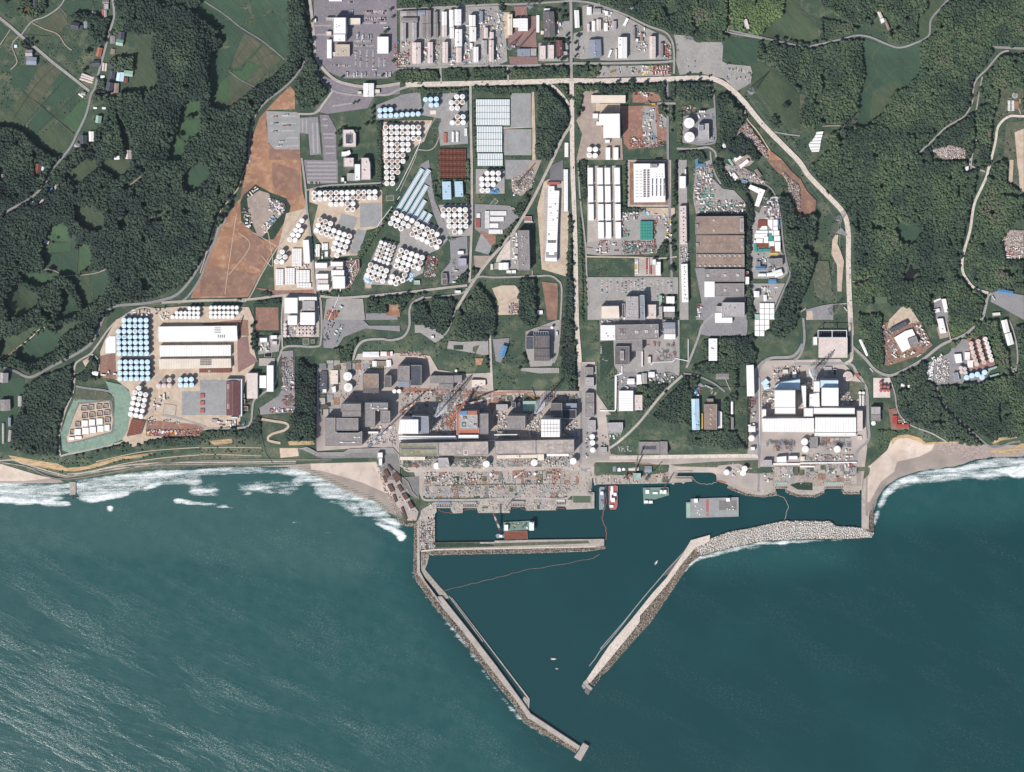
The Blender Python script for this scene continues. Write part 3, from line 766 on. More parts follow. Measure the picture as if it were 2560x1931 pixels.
def pylon(t,bx,by,h,lab,rz=0.,w=13):
 tile(t);x,y=cv(bx,by);g=hp(x,y);X,Y,_=P(x,y,g);root=empty('power_pylon',(X,Y,g),R(rz));root[LB]=lab;root[CAT]='pylon';root['group']='lattice power pylons'
 q=MB();lattice(q,(0,0,0),(0,0,h*.6),w,w*.3,7,'metal',.3);lattice(q,(0,0,h*.6),(0,0,h),w*.3,.8,5,'metal',.22);q.obj('lattice_mast',root)
 for k,L in((.62,w*.85),(.76,w*.72),(.9,w*.58)):
  q=MB()
  for s in(-1,1):
   for o in(-1,1):q.bar((0,o,h*k),(s*L,0,h*k+.5),.22,'metal');q.bar((0,0,h*k+2.5),(s*L,0,h*k+.5),.18,'metal')
   for i in range(1,5):q.bar((s*L*i/5,-(1-i/5),h*k+.1*i),(s*L*i/5,(1-i/5),h*k+.1*i),.14,'metal')
  q.obj('cross_arm',root)
 return(X,Y,g,h,w,R(rz))
def wires(p,q,lab):
 root=empty('power_lines',(p[0],p[1],p[2]));root[LB]=lab;root[CAT]='power lines'
 for k,L in((.62,.85),(.76,.72),(.9,.58)):
  for s in(-1,1):
   A=Vector((p[0]+math.cos(p[5])*s*L*p[4],p[1]+math.sin(p[5])*s*L*p[4],p[2]+p[3]*k-1.5));B=Vector((q[0]+math.cos(q[5])*s*L*q[4],q[1]+math.sin(q[5])*s*L*q[4],q[2]+q[3]*k-1.5));m=MB();o=Vector(p[:3])
   n=12;pr=None
   for i in range(n+1):
    t=i/n;c=A.lerp(B,t)-Vector((0,0,10*4*t*(1-t)))-o
    if pr:m.bar(pr,c,.07,'metal',3)
    pr=c
   m.obj('cable',root)
def crane(t,bx,by,tx,ty,h,c1,c2,lab,w=2.8,body=True,z0=None,nm='crawler_crane',jib=None):
 """lattice boom from its foot at (bx,by) to the tip seen at (tx,ty), tip h above ground"""
 tile(t);x,y=cv(bx,by);g=base(x,y)if z0 is None else z0;X,Y,_=P(x,y,g);x2,y2=cv(tx,ty);T=P(x2,y2,g+h)
 root=empty(nm,(X,Y,g));root[LB]=lab;root[CAT]='crane'
 d=Vector((T[0]-X,T[1]-Y,0));rz=math.atan2(d.y,d.x);rt=Vector((T[0]-X,T[1]-Y,h))
 if body:
  q=MB()
  for s in(-1,1):q.box((math.sin(rz)*s*3.4,-math.cos(rz)*s*3.4,.9),(10,1.5,1.8),'black',rz)
  q.box((0,0,1.5),(5,6,.9),DKG,rz);q.obj('crawlers',root)
  MB().box((-2*math.cos(rz),-2*math.sin(rz),3.4),(9,4.5,2.8),c1,rz).box((-7.5*math.cos(rz),-7.5*math.sin(rz),3.6),(2.5,6,3),DKG,rz).obj('house',root)
  MB().box((3.2*math.cos(rz)-2.6*math.sin(rz),3.2*math.sin(rz)+2.6*math.cos(rz),3.6),(2,1.8,2.4),'glass',rz).obj('cab',root)
 q=MB();f=Vector((2.5*math.cos(rz),2.5*math.sin(rz),3));lattice(q,f,rt,w,w*.6,max(6,int(rt.length/6)),c1,.2+w*.09,c2);q.obj('boom',root)
 q=MB();mst=Vector((-3*math.cos(rz),-3*math.sin(rz),h*.28+6));q.bar((0,0,4),mst,.35,c1);q.bar(mst,rt,.12,DKG);q.bar(mst,(-7*math.cos(rz),-7*math.sin(rz),4.5),.15,DKG);q.obj('mast',root)
 if jib:
  x3,y3=cv(jib[0],jib[1]);J=P(x3,y3,g+jib[2]);jt=Vector((J[0]-X,J[1]-Y,jib[2]));q=MB();lattice(q,rt,jt,w*.7,w*.4,8,c1,.25,c2);q.obj('jib',root)
 else:jt=rt
 q=MB();q.bar(jt,(jt.x,jt.y,jt.z*.4),.1,'black');q.box((jt.x,jt.y,jt.z*.4),(1,1,1.6),YL);q.obj('hook',root)
 return root
def ico(sub):
 bm=bmesh.new();bmesh.ops.create_icosphere(bm,subdivisions=sub,radius=1);V=np.array([v.co[:]for v in bm.verts]);F=np.array([[v.index for v in f.verts]for f in bm.faces]);bm.free();return V,F
IV,IF=ico(2)
def crowns(x,y,z,rad,hgt,tint,seed=1,jit=.24):
 r=np.random.default_rng(seed);n=len(x);nv=len(IV)
 rj=1+r.normal(0,jit,(n,nv));rj=np.clip(rj,.45,1.5)
 ph=r.uniform(0,6.28,n);c,s=np.cos(ph)[:,None],np.sin(ph)[:,None]
 lx=IV[None,:,0]*rj*rad[:,None];ly=IV[None,:,1]*rj*rad[:,None];sa=np.minimum(hgt*.42,rad*.8+.8);lz=IV[None,:,2]*rj*sa[:,None]+(hgt-sa)[:,None]
 k=1-(z+hgt*.6)/CAMH;X=NX+(x-1280-NX)*k;Y=NY+(965.5-y-NY)*k
 V=np.stack([X[:,None]+lx*c-ly*s,Y[:,None]+lx*s+ly*c,z[:,None]+lz],2).reshape(-1,3)
 F=(IF[None]+(np.arange(n)*nv)[:,None,None]).reshape(-1,3)
 T=np.repeat(tint,nv)+r.normal(0,.05,n*nv)
 return V,F,T
def wood(lab,poly,t=None,sp=6.6,hgt=13.,leaf=LD,holes=(),name='woodland',tmul=1.,seed=3,tb=.42,rmul=1.,cat='trees'):
 poly=pf(poly,t);holes=[pf(h,t)for h in holes];xs=[p[0]for p in poly];ys=[p[1]for p in poly];r=np.random.default_rng(seed)
 ax,ay=np.meshgrid(np.arange(min(xs),max(xs),sp),np.arange(min(ys),max(ys),sp*.9));ax=ax+(np.arange(ax.shape[0])%2)[:,None]*sp/2
 x=(ax+r.uniform(-.42,.42,ax.shape)*sp).ravel();y=(ay+r.uniform(-.42,.42,ay.shape)*sp).ravel()
 k=inpoly(poly,x,y)
 for h in holes:k&=~inpoly(h,x,y)
 i=np.clip(np.round((x-GX0)/G).astype(int),0,len(gx)-1);j=np.clip(np.round((y-GY0)/G).astype(int),0,len(gy)-1)
 k&=~OCC[j,i];k&=vnoise(x+3000,y+3000,21,seed+9)>.13;x,y=x[k],y[k]
 if len(x)==0:return
 z=hpa(x,y);nn=vnoise(x+3000,y+3000,38,seed);n2=vnoise(x+3000,y+3000,14,seed+1)
 size=.72+.55*r.random(len(x))*(.5+n2)
 hh=hgt*(.66+.42*nn+.2*n2)*r.uniform(.88,1.12,len(x));rad=sp*.8*size*rmul
 n3=vnoise(x+3000,y+3000,90,seed+2);tint=np.clip(tb+(nn-.5)*.5+(n3-.5)*.5+r.normal(0,.13,len(x))*tmul,0,1)
 V,F,T=crowns(x,y,z,rad,hh,tint,seed)
 o=link(name,npmesh(name,V,F,[leaf],attrs={'tint':T}));o['kind']='stuff';o[LB]=lab;o[CAT]=cat
 return o
def scrub(lab,poly,t,n,leaf=LBR,r0=.8,r1=2.2,seed=5,tb=.4):
 poly=pf(poly,t);xs=[p[0]for p in poly];ys=[p[1]for p in poly];r=np.random.default_rng(seed);x=r.uniform(min(xs),max(xs),n*2);y=r.uniform(min(ys),max(ys),n*2)
 w=vnoise(x+3000,y+3000,25,seed);k=inpoly(poly,x,y)&(r.random(len(x))<w*1.4)
 i=np.clip(np.round((x-GX0)/G).astype(int),0,len(gx)-1);j=np.clip(np.round((y-GY0)/G).astype(int),0,len(gy)-1);k&=~OCC[j,i]
 x,y=x[k][:n],y[k][:n];z=hpa(x,y)-.4;rad=r.uniform(r0,r1,len(x));V,F,T=crowns(x,y,z,rad,rad*1.5,np.clip(tb+r.normal(0,.15,len(x)),0,1),seed)
 o=link('scrub',npmesh('scrub',V,F,[leaf],attrs={'tint':T}));o['kind']='stuff';o[LB]=lab;o[CAT]='bushes'
TP={}
def tree_mesh(v,leaf):
 if(v,leaf)in TP:return TP[(v,leaf)]
 r=np.random.default_rng(100+v);V=[];F=[];T=[];n=26
 a=r.uniform(0,6.28,n);q=np.sqrt(r.random(n))*.72;zc=.62+.3*(1-q**2)*r.uniform(.2,1.1,n);rr=r.uniform(.26,.42,n)
 for i in range(n):
  p=IV*rr[i]*(1+r.normal(0,.16,(len(IV),1)))*[1,1,.7]+[q[i]*math.cos(a[i]),q[i]*math.sin(a[i]),zc[i]]
  F.append(IF+len(IV)*i);V.append(p);T.append(np.full(len(IV),r.uniform(.2,.65)))
 cm=npmesh('crown',np.vstack(V),np.vstack(F),[leaf],attrs={'tint':np.concatenate(T)})
 q=MB();q.cyl((0,0),.07,-.1,.55,'bark',7,r2=.04)
 for k in range(5):b=k*1.26;q.bar((0,0,.35+.04*k),(.4*math.cos(b),.4*math.sin(b),.62),.022,'bark',5)
 TP[(v,leaf)]=(cm,q.data('trunk'));return TP[(v,leaf)]
def tree(x,y,r,h,zn,leaf=LD,ph=None):
 rr=random.Random(int(x*3+y*5));cm,tm=tree_mesh(rr.randrange(4),leaf);g=base(x,y);X,Y,_=P(x,y,g+h*.7)
 o=empty('tree',(X,Y,g),rr.uniform(0,6.28));o.scale=(r,r,h);link('crown',cm,o);link('trunk',tm,o)
 nm={LD:'dark round tree',LM:'green broad tree',LBR:'bright green tree'}[leaf]
 reg(o,ph or nm,'tree',zn,(x,y))
def trees(t,zn,s,r=4,h=9,leaf=LD):
 for i,(x,y)in enumerate(pp(s,t)):q=random.Random(i+int(x));tree(x,y,r*q.uniform(.8,1.25),h*q.uniform(.85,1.15),zn,leaf)
def tree_row(t,zn,s,n,jit=2,r=4,h=9,leaf=LD,seed=1):
 a,b=pp(s,t);q=random.Random(seed)
 for i in range(n):
  u=(i+.5)/n;tree(a[0]+(b[0]-a[0])*u+q.uniform(-jit,jit),a[1]+(b[1]-a[1])*u+q.uniform(-jit,jit),r*q.uniform(.8,1.25),h*q.uniform(.8,1.2),zn,leaf)
def slab(name,m,poly,z0,z1,t=None,lab=None,cat=None,side=None,parent=None,kind=None):
 poly=pp(poly,t);w=[P(x,y,z1)[:2]for x,y in poly];o=MB().prism(w,z0,z1,side or m,mtop=m).obj(name,parent)
 if lab:o[LB]=lab;o[CAT]=cat
 if kind:o['kind']=kind
 return o
def tetra(t,name,lab,poly,sp,z0,z1,cols,seed=1,size=2.2,kind='stuff',mound=None):
 poly=pp(poly,t);xs=[p[0]for p in poly];ys=[p[1]for p in poly];r=np.random.default_rng(seed)
 ax,ay=np.meshgrid(np.arange(min(xs),max(xs),sp),np.arange(min(ys),max(ys),sp));x=(ax+r.uniform(-.45,.45,ax.shape)*sp).ravel();y=(ay+r.uniform(-.45,.45,ay.shape)*sp).ravel()
 k=inpoly(poly,x,y);x,y=x[k],y[k];n=len(x);z=r.uniform(z0,z1,n)
 C=np.array([(sx*a,sy*b,sz*c)for sx in(-1,1)for sy in(-1,1)for sz in(-1,1)for a,b,c in[(1,.3,.3)]]);F0=np.array([(0,1,3,2),(4,6,7,5),(0,4,5,1),(2,3,7,6),(0,2,6,4),(1,5,7,3)])
 V=[];F=[];mi=[];base_i=0
 for b in range(3):
  q=r.normal(size=(n,4));q/=np.linalg.norm(q,axis=1)[:,None];w,a,bb,c=q.T
  M=np.stack([1-2*(bb*bb+c*c),2*(a*bb-w*c),2*(a*c+w*bb),2*(a*bb+w*c),1-2*(a*a+c*c),2*(bb*c-w*a),2*(a*c-w*bb),2*(bb*c+w*a),1-2*(a*a+bb*bb)],1).reshape(n,3,3)
  p=np.einsum('nij,kj->nki',M,C*size*.62);kk=1-z/CAMH
  p[:,:,0]+=(NX+(x-1280-NX)*kk)[:,None];p[:,:,1]+=(NY+(965.5-y-NY)*kk)[:,None];p[:,:,2]+=z[:,None]
  V.append(p.reshape(-1,3));F.append((F0[None]+(np.arange(n)*8)[:,None,None]+base_i).reshape(-1,4));base_i+=n*8
  if b==0:mm=r.integers(0,len(cols),n)
  mi.append(np.repeat(mm,6))
 o=link(name,npmesh(name,np.vstack(V),np.vstack(F),cols,np.concatenate(mi)));o['kind']=kind;o[LB]=lab;o[CAT]='concrete blocks'
 return o
kk=1-HG/CAMH
V=np.stack([NX+(GXX-1280-NX)*kk,NY+(965.5-GYY-NY)*kk,HG],2).reshape(-1,3)
nx_,ny_=len(gx),len(gy);I=np.arange(nx_*ny_).reshape(ny_,nx_)
F=np.stack([I[:-1,:-1],I[1:,:-1],I[1:,1:],I[:-1,1:]],2).reshape(-1,4)
struct(link('ground',npmesh('ground',V,F,[GRS],smooth=True)))
SG=4.;sx=np.arange(-700,3261,SG);sy=np.arange(1100,2560,SG);SX,SY=np.meshgrid(sx,sy)
def smask(polys,t,v,b=1):
 a=np.zeros(SX.shape)
 for p in polys:a[inpoly(pp(p,t),SX,SY)]=v
 return blur(a,b)
foam=np.zeros(SX.shape)
def fm(t,v,b,*polys):
 global foam
 foam=np.maximum(foam,smask(polys,t,v,b))
fm(SR,.6,1,'-400 1200 0 1202 160 1206 200 1197 300 1181 400 1171 640 1163 740 1168 800 1186 870 1222 940 1246 985 1290 1010 1310 1000 1332 955 1306 900 1272 840 1246 790 1216 740 1196 640 1184 400 1197 300 1217 200 1240 100 1240 -400 1235')
fm('S0',.6,2,"-400 120 130 120 240 132 360 125 360 200 300 235 200 232 -400 222","410 125 560 95 700 70 900 52 1090 62 1080 130 820 140 690 190 560 232 450 240 400 200","1000 130 1180 120 1170 205 1010 205","1258 105 1620 120 1600 182 1450 172 1290 185 1240 140","1200 45 1450 48 1600 45 1750 105 1923 175 1950 330 1800 245 1690 205 1650 130 1500 85 1200 62")
fm('S0',1.0,1,"-400 200 0 197 190 208 390 228 392 244 250 246 120 236 -400 226","905 212 960 205 1040 222 1250 248 1255 262 1060 242 930 230","560 245 610 238 605 262 590 290","700 170 850 115 890 125 770 165","730 178 800 175 845 195 770 190","1270 178 1440 165 1610 180 1560 192 1420 176 1290 190","1740 205 1800 218 1820 235 1760 228","470 200 690 165 700 190 540 225 450 235")
fm('S0',.62,1,"110 305 400 322 395 332 200 322 110 314","450 358 530 362 530 376 460 372","1350 275 1650 345 1850 410 1840 420 1560 340 1380 296")
fm('S1',.6,2,"0 370 150 470 330 500 470 640 480 680 360 640 260 600 100 560 -20 500")
fm('S1',1.0,1,"100 550 200 590 330 620 435 690 378 780 330 690 230 650 150 600","320 812 440 868 430 880 340 835")
fm(SR,.66,1,'2166 1300 2184 1290 2197 1245 2217 1213 2252 1192 2304 1176 2400 1163 2450 1146 2560 1139 3160 1128 3160 1160 2560 1168 2450 1176 2304 1194 2262 1210 2226 1240 2204 1275 2190 1320 2172 1330')
fm('C4',.62,2,"900 1585 1200 1500 1500 1465 2212 1405 2900 1380 2900 1600 2212 1569 1500 1600 1100 1660 880 1700")
fm('C4',1.2,1,"960 1580 1300 1545 1800 1500 2212 1430 2900 1410 2900 1440 2212 1470 1800 1530 1300 1575 1000 1620","2000 1500 2900 1500 2900 1580 2100 1560")
fm('S2',.95,1,"715 738 1000 668 1230 618 1600 602 1850 600 1860 616 1600 630 1240 645 1000 695 745 765 610 875 590 850")
fm('S2',.5,1,"1100 640 1420 650 1440 700 1400 720 1340 670 1100 700","640 870 670 880 640 930 600 940")
fm('S3',.64,1,"290 0 520 270 700 520 920 850 1110 1060 1560 1420 1540 1425 1080 1100 880 850 680 560 270 20")
fm('S1',.6,1,"470 960 500 1040 560 1170 900 1660 870 1660 530 1170 460 1050")
pale=smask(["-700 1100 900 1100 1050 1380 1020 1450 1200 1700 1400 2000 1300 2560 -700 2560"],SR,.62,8)
pale=np.maximum(pale,smask(["-700 1150 700 1150 900 1250 1000 1360 900 1500 500 1420 -700 1380"],SR,.95,8));pale=np.maximum(pale,smask(["2100 1150 2700 1150 3200 1150 3200 1330 2560 1300 2200 1320","1700 1360 2150 1350 2100 1420 1750 1430"],SR,.6,6))
hb=inpoly(pp("1050 1240 2170 1210 2160 1340 1760 1350 1480 1700 1450 1880 1340 1760 1060 1440",SR),SX,SY);pale*=1-blur(hb.astype(float),2);hb2=blur(hb.astype(float),3)
m=bpy.data.materials.new('sea_water');m.use_nodes=True;nt=m.node_tree;n=nt.nodes;l=nt.links;b=n['Principled BSDF']
geo=n.new('ShaderNodeNewGeometry')
def noise(sc,det=4,rot=0,sxx=1,syy=1,rough=.55):
 mp=n.new('ShaderNodeMapping');mp.vector_type='TEXTURE';mp.inputs['Rotation'].default_value=(0,0,rot);mp.inputs['Scale'].default_value=(1/sxx,1/syy,1);l.new(geo.outputs['Position'],mp.inputs[0])
 t=n.new('ShaderNodeTexNoise');t.inputs['Scale'].default_value=sc;t.inputs['Detail'].default_value=det;t.inputs['Roughness'].default_value=rough;l.new(mp.outputs[0],t.inputs[0]);return t.outputs[0]
def mrange(s,a,b_,c=0,d=1):
 q=n.new('ShaderNodeMapRange');q.inputs[1].default_value=a;q.inputs[2].default_value=b_;q.inputs[3].default_value=c;q.inputs[4].default_value=d;l.new(s,q.inputs[0]);return q.outputs[0]
def mth(op,a,b_=None,c=None):
 q=n.new('ShaderNodeMath');q.operation=op
 for i,s in enumerate((a,b_,c)):
  if s is None:continue
  if isinstance(s,(int,float)):q.inputs[i].default_value=s
  else:l.new(s,q.inputs[i])
 return q.outputs[0]
def mixc(f,a,b_):
 q=n.new('ShaderNodeMix');q.data_type='RGBA';l.new(f,q.inputs[0])
 for i,s in((6,a),(7,b_)):
  if isinstance(s,tuple):q.inputs[i].default_value=s
  else:l.new(s,q.inputs[i])
 return q.outputs[2]
def attr(nm):q=n.new('ShaderNodeAttribute');q.attribute_name=nm;return q.outputs['Fac']
ap=attr('pale');af=attr('foam')
deep=(.007,.047,.052,1);mid=(.013,.072,.074,1);pl=(.042,.104,.100,1)
big=noise(.004,5);fine=noise(.03,5)
c=mixc(mrange(mth('ADD',ap,mth('MULTIPLY',mth('SUBTRACT',big,.5),.9)),0.,.6),deep,mid)
c=mixc(mrange(mth('ADD',ap,mth('MULTIPLY',mth('SUBTRACT',fine,.5),.7)),.55,1.15),c,pl)
fn=mth('ADD',mth('MULTIPLY',noise(.03,6,R(3),.35,2.6,.72),1.25),mth('MULTIPLY',noise(.33,4,0,1,1,.75),.6))
ff=mrange(mth('ADD',af,mth('SUBTRACT',fn,.93)),.42,.74)
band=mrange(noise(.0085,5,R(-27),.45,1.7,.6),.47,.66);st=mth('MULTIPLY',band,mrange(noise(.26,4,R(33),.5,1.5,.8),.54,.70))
gl=attr('chop_glint');st=mth('MULTIPLY',mth('MULTIPLY',st,gl),.72)  # glint flecks painted white into the water colour with whitecaps, stronger toward lower left
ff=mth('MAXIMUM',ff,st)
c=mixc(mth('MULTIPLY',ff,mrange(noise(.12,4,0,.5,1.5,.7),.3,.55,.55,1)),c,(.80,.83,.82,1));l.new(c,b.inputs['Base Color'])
l.new(mrange(ff,0,1,.22,.8),b.inputs['Roughness']);b.inputs['IOR'].default_value=1.33;b.inputs['Specular IOR Level'].default_value=.35
bp=n.new('ShaderNodeBump');bp.inputs['Distance'].default_value=1.6;bp.inputs['Strength'].default_value=1.
wv=mth('ADD',mth('MULTIPLY',mth('MULTIPLY',noise(.16,4,R(33),.6,1.3,.65),attr('chop_glint')),mth('ADD',mth('MULTIPLY',band,1.1),.25)),mth('MULTIPLY',noise(.35,3,R(33),.6,1.4,.6),.14))
wv=mth('ADD',wv,mth('MULTIPLY',noise(.02,3,R(-14),.35,1.8,.5),mth('MULTIPLY',attr('chop_glint'),.55)));l.new(wv,bp.inputs['Height']);l.new(bp.outputs[0],b.inputs['Normal']);MT['sea_water']=m
chop_glint=np.clip(.18+.95*np.clip((1500-SX)/1500,0,1)*np.clip((SY-1250)/640,.06,1.1)**1.3,.12,1.1)*(1-.9*hb2)  # wave height and painted glint strength, rising toward the lower left
kk=1.;V=np.stack([SX-1280,965.5-SY,np.zeros(SX.shape)],2).reshape(-1,3);I=np.arange(SX.size).reshape(SX.shape)
F=np.stack([I[:-1,:-1],I[1:,:-1],I[1:,1:],I[:-1,1:]],2).reshape(-1,4)
struct(link('water',npmesh('water',V,F,['sea_water'],attrs={'foam':foam.ravel(),'pale':pale.ravel(),'chop_glint':chop_glint.ravel()},smooth=True)))
# ------------------------------------------------------------------ beaches, cliffs, slopes
area(BCH,'sand_wet',"-600 1150 0 1165 90 1192 150 1200 160 1206 60 1216 0 1218 -600 1222",SR,lift=.1)
area(BCH,'sand',"-600 1150 0 1160 90 1187 130 1196 60 1203 0 1203 -600 1210",SR,lift=.2)
area(BCH,'sand_wet',"153.5 366.5 275.5 359.5 441 354.5 450.5 374 470 400 494 455.5 506 494 477 484 443.5 470 407.5 446 359.5 426.5 311.5 407.5 275.5 398 215.5 381",'c1',lift=.1)
area(BCH,'sand',"275.5 359.5 438.5 356 450.5 376.5 470 405 486.5 443.5 455.5 429 407.5 407.5 359.5 393 307 378.5 278 374",'c1',lift=.2)
area(BCH,'sand_wet',"164.5 374.5 217.5 326.5 228 298.5 268.5 291 316.5 306.5 430.5 311.5 564.5 314 567 354.5 430.5 364.5 304 379.5 248 395 215 417.5 195 445.5 182.5 488.5 164.5 491",'c4',lift=.1)
area(BCH,'sand',"177 362 217.5 326.5 229 301.5 268.5 293.5 293.5 298.5 314 307.5 336.5 310 329 326.5 298.5 342 243 354.5 235.5 379.5 202.5 405 187.5 430.5 174.5 455.5 168.5 455.5 169.5 367",'c4',lift=.2)
area('cliff','cliff',"20.5 339 48 343 96 352.5 144 359.5 168 370.5 215.5 366.5 239.5 358.5 299.5 343 359.5 335.5 383.5 333 354.5 344 299.5 350 239.5 369 192 378.5 163 378.5 120 371.5 72 362 36 353.5",'c0',lift=.24)
area('cliff','cliff',"228 298.5 248 288.5 268.5 286 298.5 295 314 307.5 354.5 305 395 304 435.5 314 443 326.5 395 310 354.5 310 314 312.5 293.5 304 268.5 295 243 298.5 229 314",'c4',lift=.24)
area('cliff','cliff',"438 329 476 326.5 531.5 321.5 552 309 564.5 310 544.5 331.5 506.5 338 450.5 340.5",'c4',lift=.25)
area('cliff','cliff',"478.5 307.5 496 295 542 291 544.5 295 501.5 302.5 486 310",'c4',lift=.26)
area('slope',GDR,"33.5 354.5 192 381 359.5 352.5 500 331 500 366.5 359.5 374 215.5 393 168 395.5 96 383.5",'c0',lift=.05,occ=False)
area('slope',GDR,"0 302 72 295 144 302 153.5 340.5 153.5 354.5 62.5 359.5 0 366.5",'c1',lift=.06,occ=False)
area('slope',GDR,"163 319 249.5 319 251.5 345 307 347.5 307 353.5 182 354.5 168 345",'c1',lift=.07,occ=False)
area('slope','cliff',"21.5 303 79 297 81.5 308 36 314",'c1',lift=.3)
for q in('20 1336 300 1330 640 1336','0 1400 300 1408 640 1420','0 1470 250 1460 620 1455'):road(PA,DTN,q,1.3,'C1',lift=.32)
for q in('900 1590 1300 1500 1700 1440 2080 1410','700 1610 1200 1560 1600 1500 2080 1465','1000 1480 1500 1375 2080 1330'):road(PA,DTN,q,1.6,'C0',lift=.33)
road(PA,QC,'-300 1192 0 1152 62 1161 165 1190 200 1184 300 1166 400 1158 560 1156 740 1154',3,SR,lift=.36)
area(BCH,RBL,"336.5 310 379.5 306.5 430.5 314 481 331.5 564.5 335.5 564.5 347 430.5 350.5 354.5 334",'c4',lift=.3)
area('slope',DTN,"199 321 244.5 321 247 340.5 201.5 345",'c1',lift=.3)
area('slope','cliff',"219.5 303 283 303 287.5 311.5 223 314",'c1',lift=.3)
area('slope',GDR,"31 239.5 60 239.5 144 283 215.5 283 369 319 369 335.5 192 335.5 177.5 311.5 168 287.5 96 287.5",'c3',lift=.05,occ=False)
area('slope','grass_dark',"235 91 287.5 91 290 120 287.5 307 215.5 304.5 211 283 235 239.5",'c1',lift=.05,occ=False)
# ------------------------------------------------------------------ fields and meadows in the west
def fields(t,m,*ps):
 for p in ps:area(FI,m,p,t)
fields('A0',FG,"-60 0 150 0 60 150 -60 80","0 240 110 320 0 470 -200 500 -200 200","130 690 400 700 360 780 240 960 130 860","640 70 680 10 960 10 950 110 720 160")
fields('A0',FG,"620 690 840 890 760 980 600 1100 430 1100 540 980","280 1300 450 1110 560 1230 380 1400","240 400 330 450 450 560 600 640 740 760 700 800 380 520")
fields('A0','field_olive',"30 1240 240 980 400 1100 250 1320 60 1290","400 1420 620 1270 780 1390 700 1560 580 1610 420 1500","340 270 450 300 580 360 540 380 440 470 280 360","1440 370 1580 400 1590 620 1640 760 1650 900 1500 970 1400 920 1420 760 1380 680")
fields('A0','field_brown',"400 700 560 660 640 760 500 930 400 1080 270 970 340 850","620 90 700 150 700 230 640 330 560 360 470 310 400 260 500 190")
fields('A0','field_bright',"650 1260 860 1040 920 1120 900 1220 840 1370 790 1380","1890 1130 1960 1060 2086 1040 2086 1240 1880 1210","1880 1220 2086 1250 2086 1400 1960 1480 1830 1380","1810 1400 1950 1500 1900 1669 1740 1669")
fields('A0',GDR,"1590 1410 1700 1410 1730 1500 1680 1640 1600 1600","770 1560 960 1560 1010 1669 760 1669")
fields('A1',FG,"20 0 330 0 520 150 430 270 260 190 20 70","520 10 680 0 740 90 620 180 540 150","470 300 560 250 730 130 850 180 650 410","250 480 440 320 480 340 330 600 310 480","120 590 230 520 300 500 330 620 300 740 160 700 90 640","130 720 300 760 250 860 130 900")
fields('A1','field_brown',"470 340 640 460 420 700 330 720 350 600","660 470 850 620 700 760 560 900 520 860 640 700 520 640")
fields('A1',FG,"660 420 850 200 920 300 900 600 850 600","690 0 930 0 920 100 860 170 760 90","0 60 250 200 420 300 330 450 240 420 220 330 120 220 0 190")
fields('A1','field_bright',"500 640 640 690 420 880 330 740 440 740","170 900 320 780 440 880 300 1060 180 1090")
fields('A1','field_brown',"330 770 440 850 550 920 400 1060 280 1120 300 1060")
fields('B0','field_olive',"720 150 760 60 860 0 1010 0 1040 110 980 120 850 240 790 270","1040 60 1100 0 1370 0 1370 100 1260 190 1200 190 1180 150 1070 110","780 440 870 480 960 500 1085 570 1090 660 1060 740 960 745 860 690 780 590","170 1290 250 1320 400 1390 415 1480 300 1620 100 1640 45 1500 80 1370","740 1230 940 1190 940 1340 960 1500 880 1560 800 1350")
fields('B0','field_bright',"530 690 620 655 720 700 735 860 480 850","475 860 735 870 735 970 475 965","830 870 930 880 960 1000 930 1150 810 1180","190 1150 260 1170 600 1180 560 1260 400 1330 240 1270")
fields('B0',FG,"475 980 630 975 630 1170 470 1130","635 975 820 920 805 1180 700 1200 640 1180","740 740 830 860 740 970","945 1190 1110 1150 1150 1260 1140 1320 1060 1440 970 1490","585 1285 680 1330 790 1480 850 1590 700 1669 560 1669 640 1560 650 1430","1935 120 2086 0 2086 300 1950 350 1900 260")
fields('B1',FG,"0 20 110 120 100 200 0 280")
fields('C0','field_olive',"0 200 180 150 330 60 470 80 300 180 160 310 0 400","480 70 820 0 880 30 740 120 660 180 560 100")
fields('C0',FG,"180 310 480 90 640 160 600 280 560 330 400 440 240 440 170 400","0 640 60 600 250 600 270 750 200 900 140 1050 60 1380 -200 1400 -200 640")
road(PA,DTN,"41 72 79 43 96 26 115 18",2.2,'c0');road(PA,DBR,"-24 105 14 93 38 74",3,'c0')
for q in("240 960 410 1090 560 1220 780 1400","130 1250 400 860 640 640","250 1310 530 990 700 800","360 1400 620 1150 880 900","260 360 530 380","20 460 60 400"):road(PA,'grass_dark',q,1.2,'A0')
for q in("550 580 640 460 750 340","350 650 480 470","300 1080 560 760 640 700","430 270 540 150 650 0","340 480 430 320","660 410 830 200","590 640 760 560 870 620"):road(PA,'field_olive',q,1.6,'A1')
road(PA,'gravel',"12 5 60 36 103 70 156 103 211 149",3.4,'a1');road(PA,'gravel',"74 180 103 201 137 218",2.6,'a1')
for q in("490 968 730 975","632 980 632 1180","735 840 735 960","815 940 800 1180","520 855 730 862","960 1350 975 1500","1070 1325 960 1330"):road(PA,'field_brown',q,1.4,'B0')
